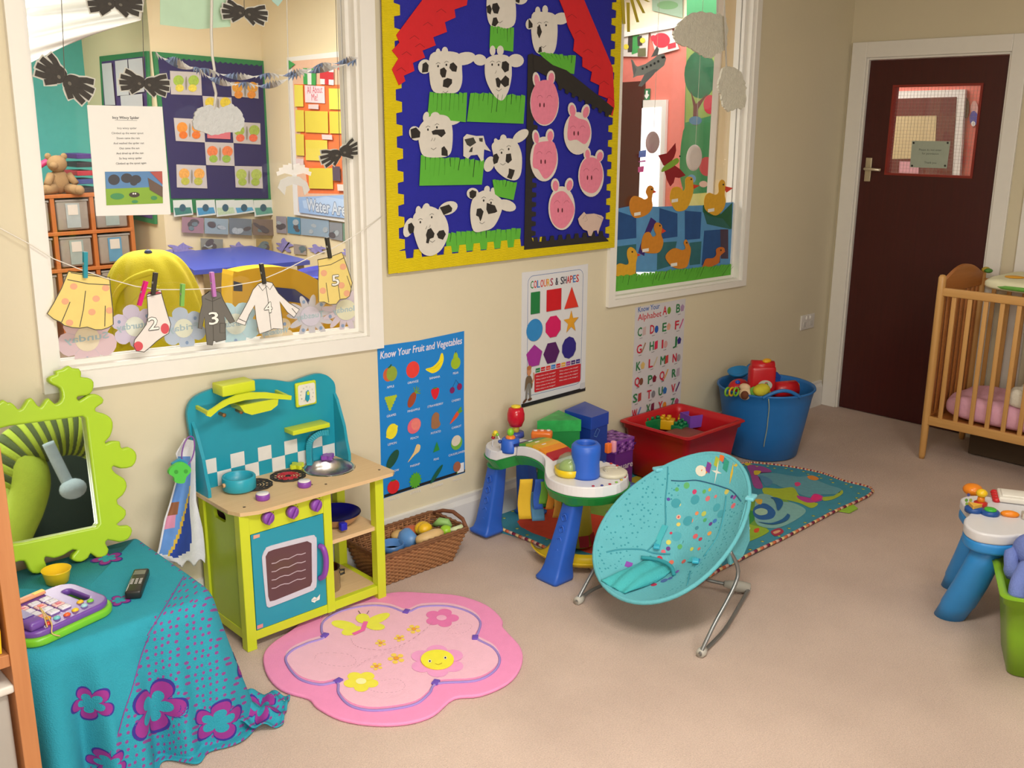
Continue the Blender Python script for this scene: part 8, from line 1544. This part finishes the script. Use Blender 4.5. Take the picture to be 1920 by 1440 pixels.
g = Art(*PLS, off=.006); g.base([(1140, 66), (1300, 36), (1300, 47), (1140, 76)], M_trim, .03); g.done('picture_rail', 'white rail across the top of the salmon wall', 'rail')
g = Art(*PLS, off=.004); g.base([(1130, -80), (1360, -80), (1360, 34), (1130, 66)], mt('e6dcc0', .8), .002); g.done('cream_upper_panel', 'cream painted panel above the white rail', 'wall panel')
sheet(PLS, [(1169, 61), (1219, 60), (1216, 107), (1169, 106)], 'd6cfc8', 'strip_drawing', 'white drawing with green and black strips above the paper aeroplane', 'artwork', None, lambda g, P: (g.line([(1194, 66), (1193, 83), (1195, 100)], .09, mt('3f9a50', .7)), g.line([(1185, 68), (1184, 98)], .05, mt('3a3430', .7)), g.line([(1202, 68), (1203, 86)], .05, mt('3a3430', .7)), g.ell(1177, 88, 5, 5, mt('e0d040', .7)), g.ell(1208, 76, 5, 5, mt('e0d040', .7)), g.poly([(1199, 91), (1214, 90), (1214, 105), (1199, 106)], mt('6a6a4a', .7))), off=.008)
sheet(PLS, [(1222, 60), (1262, 53), (1276, 92), (1232, 104)], 'dccfca', 'red_painting', 'white sheet with a big red painted blob beside the cotton cloud', 'artwork', None, lambda g, P: (g.ell(1243, 76, 16, 14, mt('d82a40', .7)), g.ell(1228, 72, 5, 6, mt('d82a40', .7)), g.line([(1255, 88), (1270, 84)], .04, mt('d82a40', .7))), off=.008)
sheet(PLS, [(1226, -30), (1283, -30), (1283, 34), (1226, 20)], '8fa890', 'landscape_picture', 'green and grey landscape picture high on the cream panel', 'artwork', None, lambda g, P: g.ell(1255, 10, 20, 8, mt('6f9a6a', .7)), off=.012)
# green mural panel and pillar
g = Art((1.0, 0, 0), (0, -1, 0), (0, 0, 1), off=0); g.base([(1291, -60), (1350, -60), (1346, 100), (1340, 600), (1276, 600), (1290, 100)], mt('3f8a5a', .8, var=.12, scale=4), .02); g.poly([(1291, 60), (1347, 60), (1344, 215), (1288, 230)], mt('8fa85a', .8)); g.ell(1316, 140, 30, 45, mt('2a6a48', .8, var=.3, scale=20)); g.poly([(1298, 170), (1303, 200), (1302, 235), (1312, 235), (1312, 205), (1330, 175), (1308, 195)], mt('6a3a34', .8)); g.ell(1307, 226, 12, 8, mt('4f7a9a', .8))
g.ell(1334, 196, 12, 18, mt('c0384a', .8)); g.sp([(1284, 245), (1310, 235), (1345, 238), (1344, 350), (1282, 350)], mt('3a8450', .8, var=.15, scale=8)); g.ell(1328, 312, 14, 18, mt('b84a4a', .8)); g.ell(1300, 335, 8, 8, mt('5a8ab0', .8)); g.ell(1322, 345, 8, 6, mt('d0b0a0', .8)); g.poly([(1280, 365), (1342, 360), (1340, 420), (1278, 420)], mt('c8c87a', .8))
g.done('garden_mural', 'green garden mural panel with a tree seen through the right window', 'mural')
p0 = DW(1334, 300, .5); p1 = DW(1384, 300, .5); m = MB(); m.box((.56, (p0.y+p1.y)/2, 1.4), (.12, abs(p0.y-p1.y), 2.8), M_cr); m.box((.495, p0.y-.012, 1.4), (.02, .05, 2.8), M_trim); st(m, 'wall_pier')
# through the door glass
g = Art(*PLS, off=.004); g.base([(1655, 172), (1814, 168), (1793, 480), (1640, 480)], M_trim, .03); g.base([(1655, 186), (1798, 182), (1780, 480), (1640, 480)], mt('6a2a22', .45), .004); g.base([(1677, 218), (1761, 217), (1757, 297), (1671, 298)], mt('cdb98c', .4), .002); g.base([(1692, 302), (1728, 303), (1727, 332), (1690, 332)], mt('d9a0a8', .7), .001); g.done('corridor_door', 'reddish brown door in a white frame seen through the door glass', 'door')
g = Art(*PLS, off=.01); g.ell(1812, 202, 6, 20, mt('7a6450', .7)); g.done('oval_plaque', 'brown oval plaque on the salmon wall seen through the door glass', 'plaque')
g = Art(*PLS, off=.01); g.ell(1828, 205, 7, 16, mt('d8a8a0', .7)); g.ell(1827, 222, 8, 14, mt('5a58a8', .7)); g.ell(1826, 232, 4, 5, WHT); g.done('painted_figure', 'small blue and pink cut out on the salmon wall seen through the door glass', 'artwork')
